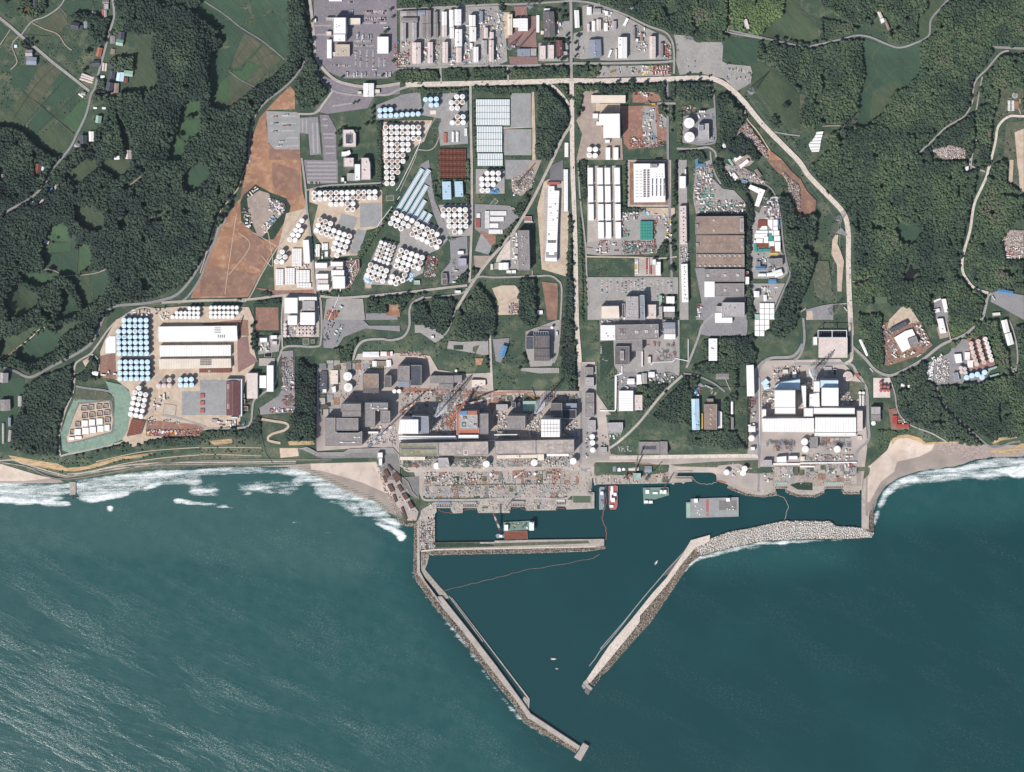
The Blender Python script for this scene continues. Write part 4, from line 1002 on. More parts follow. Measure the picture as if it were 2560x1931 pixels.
# ------------------------------------------------------------------ fields in the east
fields('A3','field_olive',"1720 300 1900 150 1930 0 2086 0 2086 420 1900 390 1700 390","1600 640 1700 660 1850 780 2000 900 2086 1000 2086 1350 1900 1330 1750 1200 1600 1000 1560 930 1600 840")
fields('A3',FG,"1290 390 1660 410 1640 640 1590 680 1340 650 1290 600")
fields('A4',FG,"620 380 800 440 900 470 1170 440 1200 640 1160 760 1080 830 920 900 760 1100 720 1200 560 1260 600 1000 640 700")
fields('A4','field_olive',"1170 400 1160 200 1250 100 1260 0 1430 0 1340 140 1280 330 1200 390","0 90 160 190 180 400 60 430 0 400","720 900 920 800 1060 860 940 910 800 1160 680 1180")
fields('A4',GDR,"0 930 60 940 40 1080 0 1110","2040 1210 2212 1190 2212 1600 2000 1600","1960 880 2130 870 2212 880 2212 1120 2160 1100 2000 1140 1960 1000")
fields('B4',GDR,"2040 0 2212 0 2212 330 2150 250 2040 200","140 1050 290 1150 300 1260 360 1360 220 1390 140 1330")
fields('B4',FG,"950 560 1000 600 1080 640 1200 680 1150 800 1100 830 1000 780 960 650","1660 560 1710 300 1830 160 1860 100 1850 260 1780 420 1720 700 1640 900 1600 1000 1580 820")
road(PA,'field_brown',"223 152 268 152 286 153",1.4,'a4');road(PA,'field_brown',"208 203 235 175 253 170 291 167",1.6,'a4');road(PA,'field_brown',"243 180 268 210",1.2,'a4');road(PA,'field_brown',"157 230 192 187 182 142 203 114",2.2,'a4')
# ================================================================== PAVED GROUND
A=area
A(PAV,'asphalt_mauve',"285 0 491.5 0 494 172.5 470 196.5 359.5 196.5 321 180 292.5 144 285 72",'a1')
A(PAV,'asphalt_mauve',"297 184.5 335.5 201.5 374 213.5 500 213.5 500 235 436 242 419.5 271 319 285 297 280.5 283 283 331 227.5 321 215.5",'a1')
A(PAV,'asphalt_mauve',"299.5 287.5 321 287.5 340.5 323.5 341.5 400 309 400",'a1');A(PAV,'asphalt_mauve',"259 0 344.5 0 345.5 58.5 268.5 60",'b1')
A(YD,'dirt_orange',"225.5 215.5 237.5 230 237.5 273.5 168 275.5 165.5 311.5 177.5 400 120 400 134 335.5 148.5 295 192 247",'a1')
A(YD,DBR,"172.5 359.5 249.5 369 251.5 400 172.5 400",'a1')
A(YD,'dirt_orange',"115 0 251.5 0 256.5 79 266 115 251.5 144 182 230 120 343 0 346.5 -24 345 7 278 48 168 100.5 96 110.5 48",'b1')
A(YD,DBR,"182 5 249.5 26.5 251.5 91 187 72 177.5 48",'b1')
A(YD,DBR,"14.5 261.5 153.5 287.5 117.5 335.5 91 340.5 0 340.5 0 302",'b1')
for q in('700 420 760 560 700 640','380 560 300 1100 260 1400','400 760 520 900 300 1200','560 760 900 960','640 1000 760 1100 700 700'):road(PA,DTN,q,1.6,'B1')
A(YD,DBR,"72 211 134 182 177.5 230 153.5 275.5 72 239.5",'b1')
A(PAV,PDG,"165.5 278 242 280.5 249.5 287.5 249.5 374 187 374 170 354.5",'a1')
A(PAV,ASP,"249.5 295 295 292.5 303 386 275.5 388.5 271 335.5 249.5 333",'a1')
A(GRS,'grass_dark',"109 87.5 139 61 177.5 82.5 215.5 96 226.5 115 223 136.5 184.5 199 153.5 199 103 153.5 100.5 105.5",'b1')
A(YD,DGY,"117.5 96 148.5 76.5 172.5 84 177.5 100.5 206 115 206 134 196.5 144 156 192 144 189.5 134 165.5 122 134",'b1')
A(PAV,APL,"0 29 96 21.5 244.5 14.5 261.5 33.5 268.5 153.5 239.5 165.5 0 168",'a2')
A(YD,DTN,"256.5 31 283 31 280.5 96 261.5 96",'a2')
A(YD,'maroon_paving',"285 17 316.5 15.5 319 40.5 340.5 40.5 340.5 96 343 120 321 120 271 112.5 271 91 285 81.5 287.5 45.5",'a2')
A(YD,'maroon_paving',"272 141.5 343 142.5 346.5 163 274.5 160.5",'a2')
A(PAV,APL,"346.5 108 420.5 153.5",'a2');A(PAV,APL,"388.5 55 426.5 52.5 426.5 96 388.5 91",'a2')
A(PAV,APL,"455.5 14.5 500 7 500 144 455.5 148.5 429 144 434 84 458 76.5",'a2');A(PAV,APL,"0 14.5 57.5 38.5 115 69.5 163 91 178.5 112.5 178.5 148.5 24 152 0 151",'a3')
A(PAV,APL,"5 165.5 177.5 163 177.5 189.5 -9.5 194",'a3')
A(YD,RGD,"133 163.5 176 187",'a3');A(YD,RGD,"160.5 105.5 175 112.5 175 141.5 159.5 141.5",'a3')
A(PAV,APL,"184.5 86.5 230 91 239.5 105.5 304.5 105.5 308 115 305.5 153.5 319 160.5 376.5 165.5 381 182 376.5 208.5 343 227.5 309 196.5 239.5 182 199 187 190.5 156 192 120",'a3')
A(PAV,PDG,"277 233.5 327.5 318",'a2');A(PAV,PDG,"260.5 323.5 329 388.5",'a2');A(PAV,PDG,"263.5 0 326.5 48.5",'b2')
A(YD,DTN,"329.5 230 335.5 230 340.5 400 330.5 400 331 319 259 322.5 259 319 328.5 317.5",'a2')
for q in("430 1200 230 1330",):pass
A(PAV,PDG,"50.5 287.5 69.5 237.5 168 230 170 359.5 100.5 364.5 96 321 103 297",'a2')
A(YD,DTN,"0 302 81.5 301 60 354.5 48 359.5 0 400",'a2');A(YD,DTN,"455.5 304.5 500 309 500 400 455.5 400",'a1')
A(PAV,ASP,"441 263.5 500 239.5 500 297 441 299.5",'a1');A(PAV,ASP,"0 237.5 50.5 230 55 271 0 297",'a2')
A(YD,DTN,"273.5 74.5 450.5 72 455.5 79 455.5 168 417 175 393 239.5 371.5 239.5 328.5 244.5 283 182 283 163 295 112.5 273.5 105.5",'b1')
A(PAV,PDG,"400.5 108 453 107 454 165.5 400.5 169",'b1');A(PAV,PDG,"354.5 133 394.5 144.5 383.5 177.5 343 163",'b1');A(PAV,PDG,"393 171.5 416 177.5 398 235 374 232.5",'b1')
A(YD,DTN,"215.5 134 268.5 120 275.5 201.5 283 251.5 285 326 187 328.5 184.5 266",'b1');A(PAV,CON,"286.5 254 359.5 251.5 364.5 321 323.5 331 290 328.5",'b1')
A(YD,RGD,"134 319 192 326 230 326 287.5 323.5 292.5 340.5 206 343",'b1')
A(YD,RBL,"359.5 251.5 398 249.5 398 275.5 374 323.5 364.5 321",'b1')
A(PAV,APL,"450.5 199 500 208.5 500 314 412.5 311.5 407.5 297",'b1');A(PAV,APL,"0 120 108 175 120 199 98.5 223 64.5 237.5 57.5 283 0 311.5",'b2')
A(PAV,ASP,"50.5 12 72 0 79 48 86.5 100.5 124.5 187 110.5 201.5 84 134",'b2')
A(PAV,APL,"96 112.5 177.5 110.5 177.5 189.5 124.5 192",'b2');A(PAV,APL,"189.5 23 261.5 84.5",'b2')
A(PAV,ASP,"187 110.5 239.5 112.5 275.5 115 287.5 134 297 144 278 163 239.5 187 199 182 187 172.5",'b2')
A(PAV,PDG,"202.5 183.5 236 192 223 237.5 187 227.5",'b2');A(YD,DGY,"184.5 239.5 215.5 239.5 235 239.5 206 271 187 271",'b2');A(YD,RGD,"196.5 175 239.5 189.5 239.5 208.5 227.5 215.5",'b2')
A(YD,CRD,"263.5 211 275.5 199 275.5 251.5 239.5 256.5 242 244.5",'b2');A(PAV,APL,"275.5 182 297 177.5 297 275.5 227.5 273.5 227.5 259 275.5 254",'b2')
A(YD,DTN,"359.5 55 422 21.5 422 134 418.5 292.5 354.5 273.5 343 120",'b2');A(PAV,'pad_dark',"376.5 14.5 407.5 0 408.5 54 374 51.5",'b2')
A(PAV,CON,"360.5 72 402.5 60 402.5 259 357 254",'b2');A(PAV,ASP,"407.5 23 422 132",'b2')
A(YD,DGY,"278 48 311.5 24 328.5 0 354.5 0 333 52.5 328.5 72 302 91 280.5 79",'b2')
A(YD,DTN,"230 321 254 314 287.5 314 299.5 326 295 386 239.5 388.5 244.5 354.5",'b2')
A(YD,DBR,"354.5 304.5 393 309 395.5 333 393 400 369 400 359.5 335.5",'b2')
A(PAV,ASP,"124.5 199 168 189.5 170 271 134 307 103 311.5 103 283 127 254",'b2')
A(YD,DGY,"450.5 230 500 223 500 400 441 400 455.5 335.5 441 302 455.5 275.5",'a2')
A(YD,DTN,"-9.5 259.5 50.5 283",'a3');A(YD,RGD,"50.5 266 134 263.5 144 259 153.5 331 148.5 364.5 72 374 60 359.5",'a3');A(YD,RGD,"81.5 230 134 230 153.5 239.5 153.5 251.5 134 257.5 81.5 256.5",'a3')
A(PAV,APL,"108 266 139 268.5 144 359.5 112.5 369 105.5 311.5",'a3');A(YD,RGD,"148.5 319.5 171.5 353",'a3');A(PAV,APL,"151 285 165.5 295 171.5 319 148.5 319",'a3')
A(PAV,ASP,"206 292.5 287.5 268.5 287.5 354.5 239.5 362 206 357",'a3');A(YD,DGY,"-31 311.5 -9.5 307 55 347.5 57.5 400 -31 400",'a3')
A(PAV,CON,"468.5 14.5 500 215.5",'b2');A(PAV,CON,"-5 14.5 52 201.5",'b3')
A('slab',CON,"69.5 0 178 117.5",'b3');A('slab',DBR,"74.5 5 174 112.5",'b3')
A(PAV,APL,"52.5 134 134 129.5 182 136.5 168 168 165.5 206 139 235 0 239.5 -33.5 235 -33.5 206 52.5 199",'b3');A(YD,DTN,"98.5 120 187 120 187 139 129.5 139",'b3')
A(YD,RBL,"93.5 202.5 138 233.5",'b3')
A(PAV,APL,"239.5 14.5 275.5 0 283 48 307 72 335.5 76.5 359.5 103 366.5 134 239.5 134 232.5 96",'b3')
A(PAV,APL,"-31 293.5 195.5 293.5 195.5 335.5 153.5 335.5 153.5 400 -31 400",'b3');A(YD,CON,"86.5 244.5 151 247 153.5 291 86.5 291",'b3')
A(PAV,APL,"195.5 0 217 0 221.5 400 199 400",'b3');A(PAV,ASP,"237.5 271 261.5 271 261.5 340.5 364.5 343 366.5 400 239.5 400 254 354.5",'b3')
A(PAV,APL,"383.5 115 446 115 453 230 462.5 239.5 470 283 455.5 297 383.5 297 374 239.5",'b3');A(PAV,APL,"374 309 462.5 309 441 357 426.5 400 386 400 383.5 347.5",'b3')
A(PAV,APL,"309 14.5 352.5 14.5 374 29 412.5 52.5 393 62.5 359.5 48 331 43",'b3')
A(YD,DGY,"328.5 0 374 -14.5 388.5 0 374 14.5 347.5 21.5",'b3');A(GRS,GDR,"369 62.5 419.5 76.5 398 134 383.5 124.5 383.5 100.5",'b3')
A(PAV,APL,"0 0 199 0 199 134 187 158 144 163 120 134 48 134 36 115 0 96",'c3');A(PAV,ASP,"43 129.5 91 129.5 120 153.5 91 168 84 230 43 230",'c3')
A(GRS,'grass_dark',"0 54 33.5 51.5 36 115 21.5 134 0 158",'c3');A(PAV,ASP,"259 0 369 0 368 39.5 271 40.5 251.5 36",'c3')
A(PAV,ASP,"244.5 153.5 261.5 165.5 283 177.5 297 206 309 227.5 309 273.5 230 274.5 230 192 247 187",'c3')
A(PAV,CON,"14.5 254 81.5 254 57.5 295 19 299.5",'c3')
A(YD,DTN,"262 850 290 800 345 775 460 766 622 768 635 800 628 850 642 900 612 960 604 1000 600 1062 420 1090 332 1118 305 1100 332 1020 322 975 290 950 255 935 250 880",SR)
A(YD,RGD,"366.5 249.5 500 261.5 500 291 364.5 291",'c0');A(YD,RGD,"0 259 17 266 0 283",'c1')
A(PAV,PDG,"455 178.5 500 238.5",'c0');A(PAV,PDG,"0 150 66 238",'c1')
A(YD,'maroon_paving',"93.5 45.5 120 40.5 124.5 81.5 146 103 96 132 93.5 96",'c1');A(PAV,CON,"147.5 96 187 115",'c1')
A(YD,DBR,"0 9.5 93.5 0 120 0 122 40.5 94.5 38.5",'c1')
A(PAV,CON,"208.5 0 298.5 43",'c1');A(PAV,CON,"208.5 340.5 295 340.5 299.5 400 208.5 400",'b1');A(GRS,'grass_dark',"209.5 44.5 295 43 287.5 68.5 209.5 68.5",'c1')
A(GRS,'grass_dark',"134 360.5 206 400",'b1');A(GRS,'grass_dark',"135.5 0 203.5 32",'c1')
A(YD,DBR,"139.5 369 196 400",'b1');A(YD,DBR,"139.5 0 196.5 26",'c1')
A(PAV,APL,"146 40.5 203.5 38.5 196.5 79 146 86.5",'c1');A(PAV,ASP,"203.5 79 232.5 76.5 237.5 230 151 237.5 148.5 220.5 196.5 189.5 208.5 168 206 120",'c1')
A(PAV,APL,"316.5 347.5 407.5 347.5 412.5 400 309 400",'b1');A(YD,RGD,"319 374 350 378.5 335.5 400 311.5 400",'b1');A(PAV,ASP,"307 0 407.5 0 422 14.5 500 14.5 500 29 412.5 21.5 359.5 43 340.5 72 309 69.5",'c1')
A(PAV,ASP,"414.5 383.5 494 400",'b1');A(PAV,'dirt_orange',"470 359.5 500 362 500 393 465 388.5",'b1')
A('slope','spray_green',"263.5 153.5 307 163 323.5 180 328.5 203.5 323.5 239.5 319 275.5 304.5 299.5 271 314 172.5 333 156 326 152 283 168 235 184.5 199 199 189.5 215.5 196.5 271 194 283 187 273.5 177.5",'c0')
A(GRS,GDR,"189.5 170 263.5 180 285 192 287.5 215.5 285 242 278 203.5 199 199 187 203.5",'c0')
A('slope','gravel',"195.5 206.5 275.5 200 287.5 251.5 283 281.5 199 305.5 168 309 163 305.5 184.5 235",'c0')
A(YD,DTN,"199 211 272 203.5 283 249.5 278 279 199 301 169 307 166.5 295 187 236",'c0')
A(PAV,PGR,"792 918 850 908 885 905 895 885 960 880 1075 890 1095 925 1165 935 1228 932 1234 976 1448 978 1452 905 1488 905 1492 985 1530 1040 1540 1100 1870 1125 1884 925 1906 902 2100 898 2162 965 2168 1120 2155 1225 1870 1225 1800 1200 1480 1195 1480 1240 1050 1240 1035 1180 980 1160 970 1120 930 1118 792 1128",SR)
A(GRS,GDR,"366.5 235 369 335.5 215.5 335.5 182 328.5",'c3');A(GRS,GRS,"14.5 237.5 124.5 215.5 168 134 230 148.5 239.5 168 369 168 369 335.5 48 339 26.5 335.5 24 319",'c3');A(GRS,GDR,"175 362 287.5 354.5 395.5 350 395.5 383.5 347.5 359.5 297 364.5 292.5 369 192 366.5",'c3')
A(YD,RGD,"239.5 180 297 177.5 333 180 333 192 295 206 275.5 215.5 239.5 215.5 230 239.5 215.5 192 134 177.5 72 177.5 0 182 0 168",'c2')
A(YD,RGD,"115 239.5 144 211 144 285 139 290 115 266",'c2');A(YD,RGD,"690 110 790 110 760 160 690 170",'S1');A(YD,RGD,"1120 110 1185 110 1185 200 1120 200",'S1');A(YD,RGD,"1415 95 1510 95 1510 215 1415 215",'S1');A(YD,RGD,"1720 80 1860 80 1860 200 1720 205",'S1')
A(GRS,FG,"862 150 940 150 940 230 862 232",'S1');A(GRS,'field_olive',"1240 170 1318 170 1318 226 1240 228",'S1');A(GRS,'field_olive',"1628 100 1712 96 1712 212 1645 215",'S1');A(GRS,GDR,"700 228 1900 208 1900 222 700 243",'S1');A(GRS,GDR,"48 341 215.5 348",'c2')
A(YD,RGD,"0 359.5 120 357 153.5 366.5 148.5 383.5 96 386 0 388.5",'c3')
A(PAV,PGR,"185 40 300 60 480 400 540 480 520 560 440 560 340 420 250 240",'S1');A(PAV,'gravel',"385 160 545 150 545 350 500 350 400 280",'S1')
A(PAV,'gravel',"249.5 322.5 268.5 317.5 295 332 359.5 332 374 322.5 482 320 494 335.5 500 352.5 500 400 465 400 450.5 374 443.5 345 383.5 345 307 347.5",'c1')
A(PAV,ASP,"249.5 321 268.5 319 295 333.5 359.5 333.5 374 324 482 322.5 489 335.5 470 333 378.5 332 359.5 340.5 290 340.5 266 328.5",'c1')
A(GRS,GDR,"121.5 152 162 157 162 187.5 126.5 210 121.5 200",'c4');A(GRS,GDR,"53 293.5 126.5 304",'c4')
A(PAV,DGY,"1310 20 1980 20 1980 200 1310 200",'S2')
A(GRS,GRS,"177 296 192.5 278.5 243 283.5 268.5 274.5 228 298.5 217.5 326.5 182.5 329",'c4')
A(YD,DBR,"205 7.5 255.5 0 291 0 301.5 5 331.5 63.5 304 87.5 220.5 115 210 111.5",'c4');A(YD,DTN,"223 400 255.5 366 276 369.5 298.5 405 217.5 422.5",'b4')
A(PAV,PWT,"183.5 145 225.5 194.5",'c4');A(YD,DBR,"220.5 223 243 220.5 243 235.5 273.5 268.5 273.5 274.5 228 274.5",'c4')
A(PAV,ASP,"372 83.5 382.5 71 405 48 425.5 50.5 466 40.5 486 114 455.5 157 405 159.5 339 162 331.5 142 329 119 342 98.5",'c4');A(YD,RGD,"417.5 45.5 466 40.5 488.5 111.5 430.5 126.5",'c4')
A(PAV,ASP,"481 331.5 496 326.5 560 339 560 400 531.5 385 496 364.5 476 354.5",'b4');A(PAV,ASP,"336.5 352 372 347 374.5 405 334 405",'b4');A(YD,DGY,"336.5 0 364.5 0 372 43 349.5 48",'c4')
A(YD,DGY,"504 200 521.5 174.5 536.5 174.5 560 177 560 243 531.5 248 514 250.5",'b4');A(YD,RBL,"520.5 174.5 535.5 174.5 534 192.5 519 195",'b4')
A(YD,DTN,"524 0 534 0 531.5 55.5 521.5 58",'b4');A(YD,DTN,"544.5 0 560 0 560 81 549.5 73.5",'b4');A(YD,DTN,"536.5 331.5 560 321.5 560 422.5 544.5 422.5",'a4')
A(YD,RBL,"331.5 374.5 374.5 362 412.5 372 415 397.5 392.5 396 367 401.5 354.5 395",'a4');A(YD,RBL,"335.5 335.5 366.5 305.5 414.5 369 422 400 383.5 364.5 354.5 340.5",'a3');A(YD,RBL,"453 24 472 43 496 62.5 500 79 500 129.5 477 96 470 60",'b3')
A(YD,'dirt_orange',"407.5 369 431.5 381 455.5 400 419.5 400",'a3');A(YD,DBR,"417 0 455.5 0 477 26.5 500 48 500 79 470 48 443.5 31",'b3');A(YD,DBR,"486.5 115 500 124.5 500 148.5 489 134",'b3');A(YD,DBR,"0 45.5 17.5 78.5 40.5 101.5 38 131.5 15 144.5 0 138",'b4')
A(YD,DTN,"81 200 88.5 187.5 96 187.5 93.5 210 101.5 228 110 253 107.5 281 104 329 93.5 329 92.5 263.5 78.5 235.5",'b4');A(GRS,GDR,"38 253 71 253 78.5 304 66 344.5 40.5 336.5",'b4');A(PAV,ASP,"88.5 182.5 104 169.5 119 188.5 111.5 190 101.5 186",'b4')
A(YD,DBR,"533 253 547 273.5",'a4');A('pond','pond',"186.5 342 218 358.5",'b4');A('pond','dark_water',"261 288.5 272 273.5 274.5 263.5 279.5 264.5 281 276 298.5 273.5 304 277 288.5 286 277 301.5 268.5 298.5",'b4')
A(PAV,ASP,"15 374.5 53 364.5 83.5 359.5 83.5 400 17.5 400",'b4');A(YD,DTN,"17.5 379.5 30.5 377 33 400 15 400",'b4')
A(PAV,APL,"37 12 52.5 11 91 24 110.5 43 88.5 57.5 51.5 32.5 37 32.5",'c2');A(PAV,APL,"122 52.5 153.5 55 220.5 52.5 221.5 86.5 206 88.5 189.5 84 117.5 72",'c2');A(GRS,'grass_dark',"134 63 158 74.5",'c2');A(GRS,GDR,"182 67 199 62.5 189.5 84 182 79",'c2')
A(YD,'dirt_orange',"188 96 208.5 96 203.5 112.5 189.5 114",'c2');A(PAV,ASP,"231.5 48 273.5 45.5 271 62.5 251.5 108 239.5 103",'c2')
A(PAV,APL,"314 29 393 0 400.5 0 398 72 383.5 105.5 378.5 115 326 117.5 314 72",'c2');A(PAV,APL,"302 120 398 120 398 133 347.5 134 302 127",'c2')
A(PAV,APL,"456.5 115 491.5 115 491.5 254 494 345 455.5 345",'c2')
A(YD,DTN,"206 103 223 93.5 227.5 96 213.5 117.5",'c0');A(YD,DBR,"251.5 91 287.5 82.5 290 148.5 249.5 144",'c0')
# ================================================================== ROADS
Rd=road
Rd(RO,APL,"-72 -10 0 46 26 67 52 90 89 120 134 158 180 194 223 228",7,'a0');Rd(RO,ASP,"280 -10 285 41 271 89 266 110 254 156 244 192 236 223 228 235 221 266 211 297 192 336 177 367 153 398 129 426 113 458 91 484 65 503 24 525 0 539 -96 580",5.5,'a0')
Rd(RO,APL,"52 90 79 55 115 41 149 17 165 -10",3,'a0');Rd(PA,DGY,"81 58 108 72 144 86 163 113 179 126",2.6,'a0');Rd(PA,DGY,"46 91 30 113 40 144 42 158 26 175",2.4,'a0');Rd(PA,DGY,"0 113 26 74",2.4,'a0')
Rd(PA,'gravel',"149 19 165 36",2,'a0');Rd(PA,DGY,"345 14 360 34 312 72",2,'b0');Rd(PA,DGY,"164 36 185 60 192 81",2.2,'b0');Rd(PA,DGY,"165 290 204 288 240 283 266 273",2.4,'b0');Rd(PA,DGY,"105 276 125 273 149 284",2.4,'b0')
Rd(RO,ASP,"-96 120 0 120 36 128 62 141 84 141 132 115 192 84 228 58 249 19 259 -7 271 -26 297 -36 360 -41 407 -50 443 -64 475 -98 500 -139 515 -168 535 -192 547 -230",6.5,'c0')
Rd(RO,CON,"441 -5 360 -31 297 0 271 24 249 55 235 74 225 86 199 101 187 115 186 153 182 182 163 228 149 283 150 336 168 336 240 321 300 307 336 293",4.6,'c0')
Rd(PA,CON,"225 86 235 89 247 105 247 134",4,'c0');Rd(RO,ASP,"189 166 216 171 264 177 283 187 293 211 288 240",5,'c0')
Rd(RO,ASP,"261 153 249 177 230 201 204 225 168 252 139 288 125 336 123 400 127 407",4.6,'a1');Rd(PA,DTN,"125 0 105 41 96 70 72 101 48 134 36 168 14 240 0 283",2.4,'b1');Rd(RO,ASP,"58 129 63 144 62 156 46 170 36 204 14 259 0 297 -29 340 -55 360",5,'b1')
Rd(RO,CON,"273 -10 279 36 285 96 290 144 312 177 340 201 374 212 410 217 455 216 500 209",7.5,'a1');Rd(RO,APL,"254 -5 259 14 271 38",4,'a1');Rd(RO,APL,"292 177 307 206 336 228 374 237 412 240",4.5,'a1');Rd(RO,CON,"331 228 309 259 288 283 244 285",5,'a1')
Rd(RO,APL,"436 237 470 237 500 223 536 213",6,'a1')
Rd(RO,CRD,"14 212 72 211 168 209 288 206 427 202 500 203 668 198 716 196 771 196 800 204 828 223 860 255 907 312 967 373 1000 407 1023 441 1074 494 1103 525 1116 551 1121 590 1121 659 1123 731 1127 810 1128 839",12.5,'a2')
Rd(RO,APL,"-10 24 96 19 244 11 295 11 407 4 427 2 467 6 500 14 560 36 620 65 663 81 680 103 685 134 685 185",5,'a2');Rd(RO,APL,"-10 173 48 171 103 168 168 165 268 165 345 163 427 159 500 159 668 155 685 144",5.5,'a2')
Rd(RO,APL,"427 2 428 72 428 144 429 199",7,'a2');Rd(RO,CRD,"429 204 430 264 431 400 438 599 442 800 448 887 451 966",11,'a2');Rd(RO,CRD,"360 207 384 217 407 240 424 266 430 295",6,'a2')
Rd(RO,CON,"176 213 177 312 179 400 180 527 178 599 174 707",6,'a2');Rd(RO,CON,"429 312 407 345 381 400 355 453 331 501 295 563 264 604 216 659 182 707 158 745 141 774",7,'a2');Rd(RO,APL,"99 24 100 96 101 165 103 204",5,'a2');Rd(RO,APL,"268 165 271 204",5,'a2')
Rd(RO,DGY,"43 374 72 376 89 364 103 331 129 273",3,'a2');Rd(PA,CON,"127 230 91 290 50 360 36 400 0 479",1.6,'a2');Rd(PA,CON,"80 302 70 328 53 360",1.2,'a2')
Rd(RO,ASP,"668 203 669 288 670 400 674 527 678 647 683 800 684 839 688 906",6,'a2');Rd(RO,ASP,"278 211 285 240 288 300 289 350 276 360 240 362",4,'a3');Rd(RO,APL,"192 372 240 372 271 369 288 381 290 393",5,'a3');Rd(RO,APL,"276 379 278 403 288 436 302 460",4,'a3')
Rd(RO,APL,"134 259 189 259",5,'a3');Rd(RO,DTN,"362 276 369 300 395 331 427 381 448 412 500 470",3,'a3')
Rd(RO,ASP,"314 10 348 26 384 48 419 65 436 84 446 113 453 156 459 216 470 271 475 288 455 336 431 393",4,'b3')
Rd(RO,APL,"445 0 448 62 451 103 464 216 467 290 475 400",4,'b2');Rd(PA,DTN,"-34 242 24 243 96 244 153 246 192 242",3.4,'b3')
Rd(RO,APL,"254 -5 264 72 267 120 278 204 288 331 300 345 304 400 302 453 290 467 216 467 199 491 192 515 189 558 153 587 134 604 129 647 125 657 110 669 24 671 0 662 -48 647 -96 638",5,'b1')
Rd(RO,APL,"266 76 312 65 360 62 451 58 460 60",4,'b1');Rd(PA,CON,"266 115 230 168 187 230 153 288 120 349 96 352",3,'b1');Rd(RO,CON,"-96 357 0 352 120 349 216 338 291 340 360 345 500 333 620 319 668 314",6,'b1');Rd(PA,CON,"209 340 204 400 206 470",4,'b1')
Rd(RO,APL,"177 302 201 292 240 294 336 291 374 290 393 300 404 321 401 400 395 479 384 508",4.5,'b2');Rd(PA,DGY,"331 276 330 295",3,'b2');Rd(RO,APL,"60 343 36 355 24 374 23 417 7 443 -24 451 -48 448 -89 452 -108 470 -117 499 -120 520 -110 547 -105 587",5.5,'b2');Rd(RO,APL,"60 345 115 340 156 333 168 321",4,'b2');Rd(PA,APL,"141 369 120 427 101 443",3,'b2')
Rd(RO,CON,"225 36 227 96 229 144 231 192 230 206",5.5,'c2');Rd(RO,PGR,"233 186 312 186 448 183",6,'c2');Rd(RO,ASP,"451 177 454 216 454 288 452 369 477 369",7,'c2');Rd(RO,PGR,"101 370 168 374 264 374 360 372 479 368",6,'c2')
Rd(RO,CON,"560 130 565 300 590 365 700 372 1100 368 1500 350 1860 362 1960 315 2080 300 2160 270 2150 60",5,'S1');Rd(PA,CON,"400 60 440 105 660 102",3.4,'S1')
Rd(RO,CRD,"24 345 96 344 216 342 372 340 398 343",9,'c3');Rd(RO,CON,"206 139 153 189 96 259 48 304 14 328 7 345",6,'c3');Rd(RO,APL,"283 -14 256 14 247 41 230 86 216 120",5.5,'c3');Rd(RO,ASP,"209 134 240 139 283 158 312 180",4,'c3')
Rd(RO,ASP,"398 343 398 312 393 240 393 144 403 113 427 96 475 93 494 81 506 60",7,'c3');Rd(RO,ASP,"398 343 397 400 395 431",5,'c3');Rd(PA,CON,"314 149 326 177",2,'c3')
Rd(RO,ASP,"-15 109 51 110 122 110 142 132 162 162 168 187 170 253 171 299 142 334 142 400",7,'c4');Rd(RO,ASP,"8 -5 11 51 0 89 -15 101",6,'c4');Rd(RO,CON,"-20 332 51 334 137 334",6,'c4')
Rd(RO,CON,"128 -5 129 51 130 84 127 101 114 109",8,'c4');Rd(RO,APL,"130 66 162 96 187 124 215 138 243 134 304 101 354 63 405 41 430 23 456 -5 471 -61 484 -61 511 -48 560 -18",7,'c4');Rd(RO,APL,"218 139 228 157 237 185 243 223 253 243 276 263 329 284 365 304",3.5,'c4')
Rd(RO,APL,"380 71 377 84 342 99 332 116 337 157",4,'c4');Rd(RO,'gravel',"343 167 352 200 380 235 405 258 435 284 481 318 532 306 552 304",5,'c4');Rd(RO,APL,"522 0 532 23 542 66 544 106 537 137",4,'c4');Rd(PA,DTN,"377 51 372 30 365 0",3,'c4')
Rd(RO,CRD,"648 291 557 291 522 292 496 316 489 354 478 400 472 423",6,'a4');Rd(RO,CRD,"472 18 466 43 451 76 435 114 425 177 408 238 406 273 415 296 438 322 471 333",6.5,'b4');Rd(RO,CON,"428 -5 425 13 463 30",4,'b4');Rd(RO,APL,"552 286 547 273 537 261",3,'a4')
Rd(RO,ASP,"-177 76 0 115 35 114 101 99 142 89 177 94 228 115 253 119 286 109 322 89 327 51 349 23 375 -5",4.6,'a4');Rd(RO,ASP,"481 118 567 122 658 124",6,'a4');Rd(RO,APL,"522 127 501 134 468 172 441 200 433 228 430 258 410 291 365 319 329 354 299 382",4,'a4');Rd(PA,APL,"456 192 448 233 441 276",3.4,'a4');Rd(PA,APL,"441 349 430 395 428 423",3,'a4');Rd(PA,DGY,"56 316 101 315 134 325",2.6,'a4')
Rd(PA,APL,"312 80 360 89 405 97",3.4,'a3');Rd(PA,DGY,"324 0 324 48 319 79",2.4,'a3');Rd(PA,APL,"436 330 467 336 500 340",3,'a3');Rd(PA,DGY,"234 41 233 53 244 72",2.4,'a3')
Rd(PA,DTN,"153 248 182 253 213 258 221 266 211 276 182 285 170 294 170 301 187 306 201 308",6,'c1')
Rd(PA,'gravel',"-400 1215 0 1160 160 1198 400 1160 600 1150 830 1150",2.4,SR)
Rd(PA,APL,"130 304 152 304 170 294 170 286",2.2,'b4');Rd(PA,APL,"122 359 84 362 61 372 51 380",3.4,'b4');Rd(PA,DGY,"0 380 10 375 15 370",3.4,'b4')
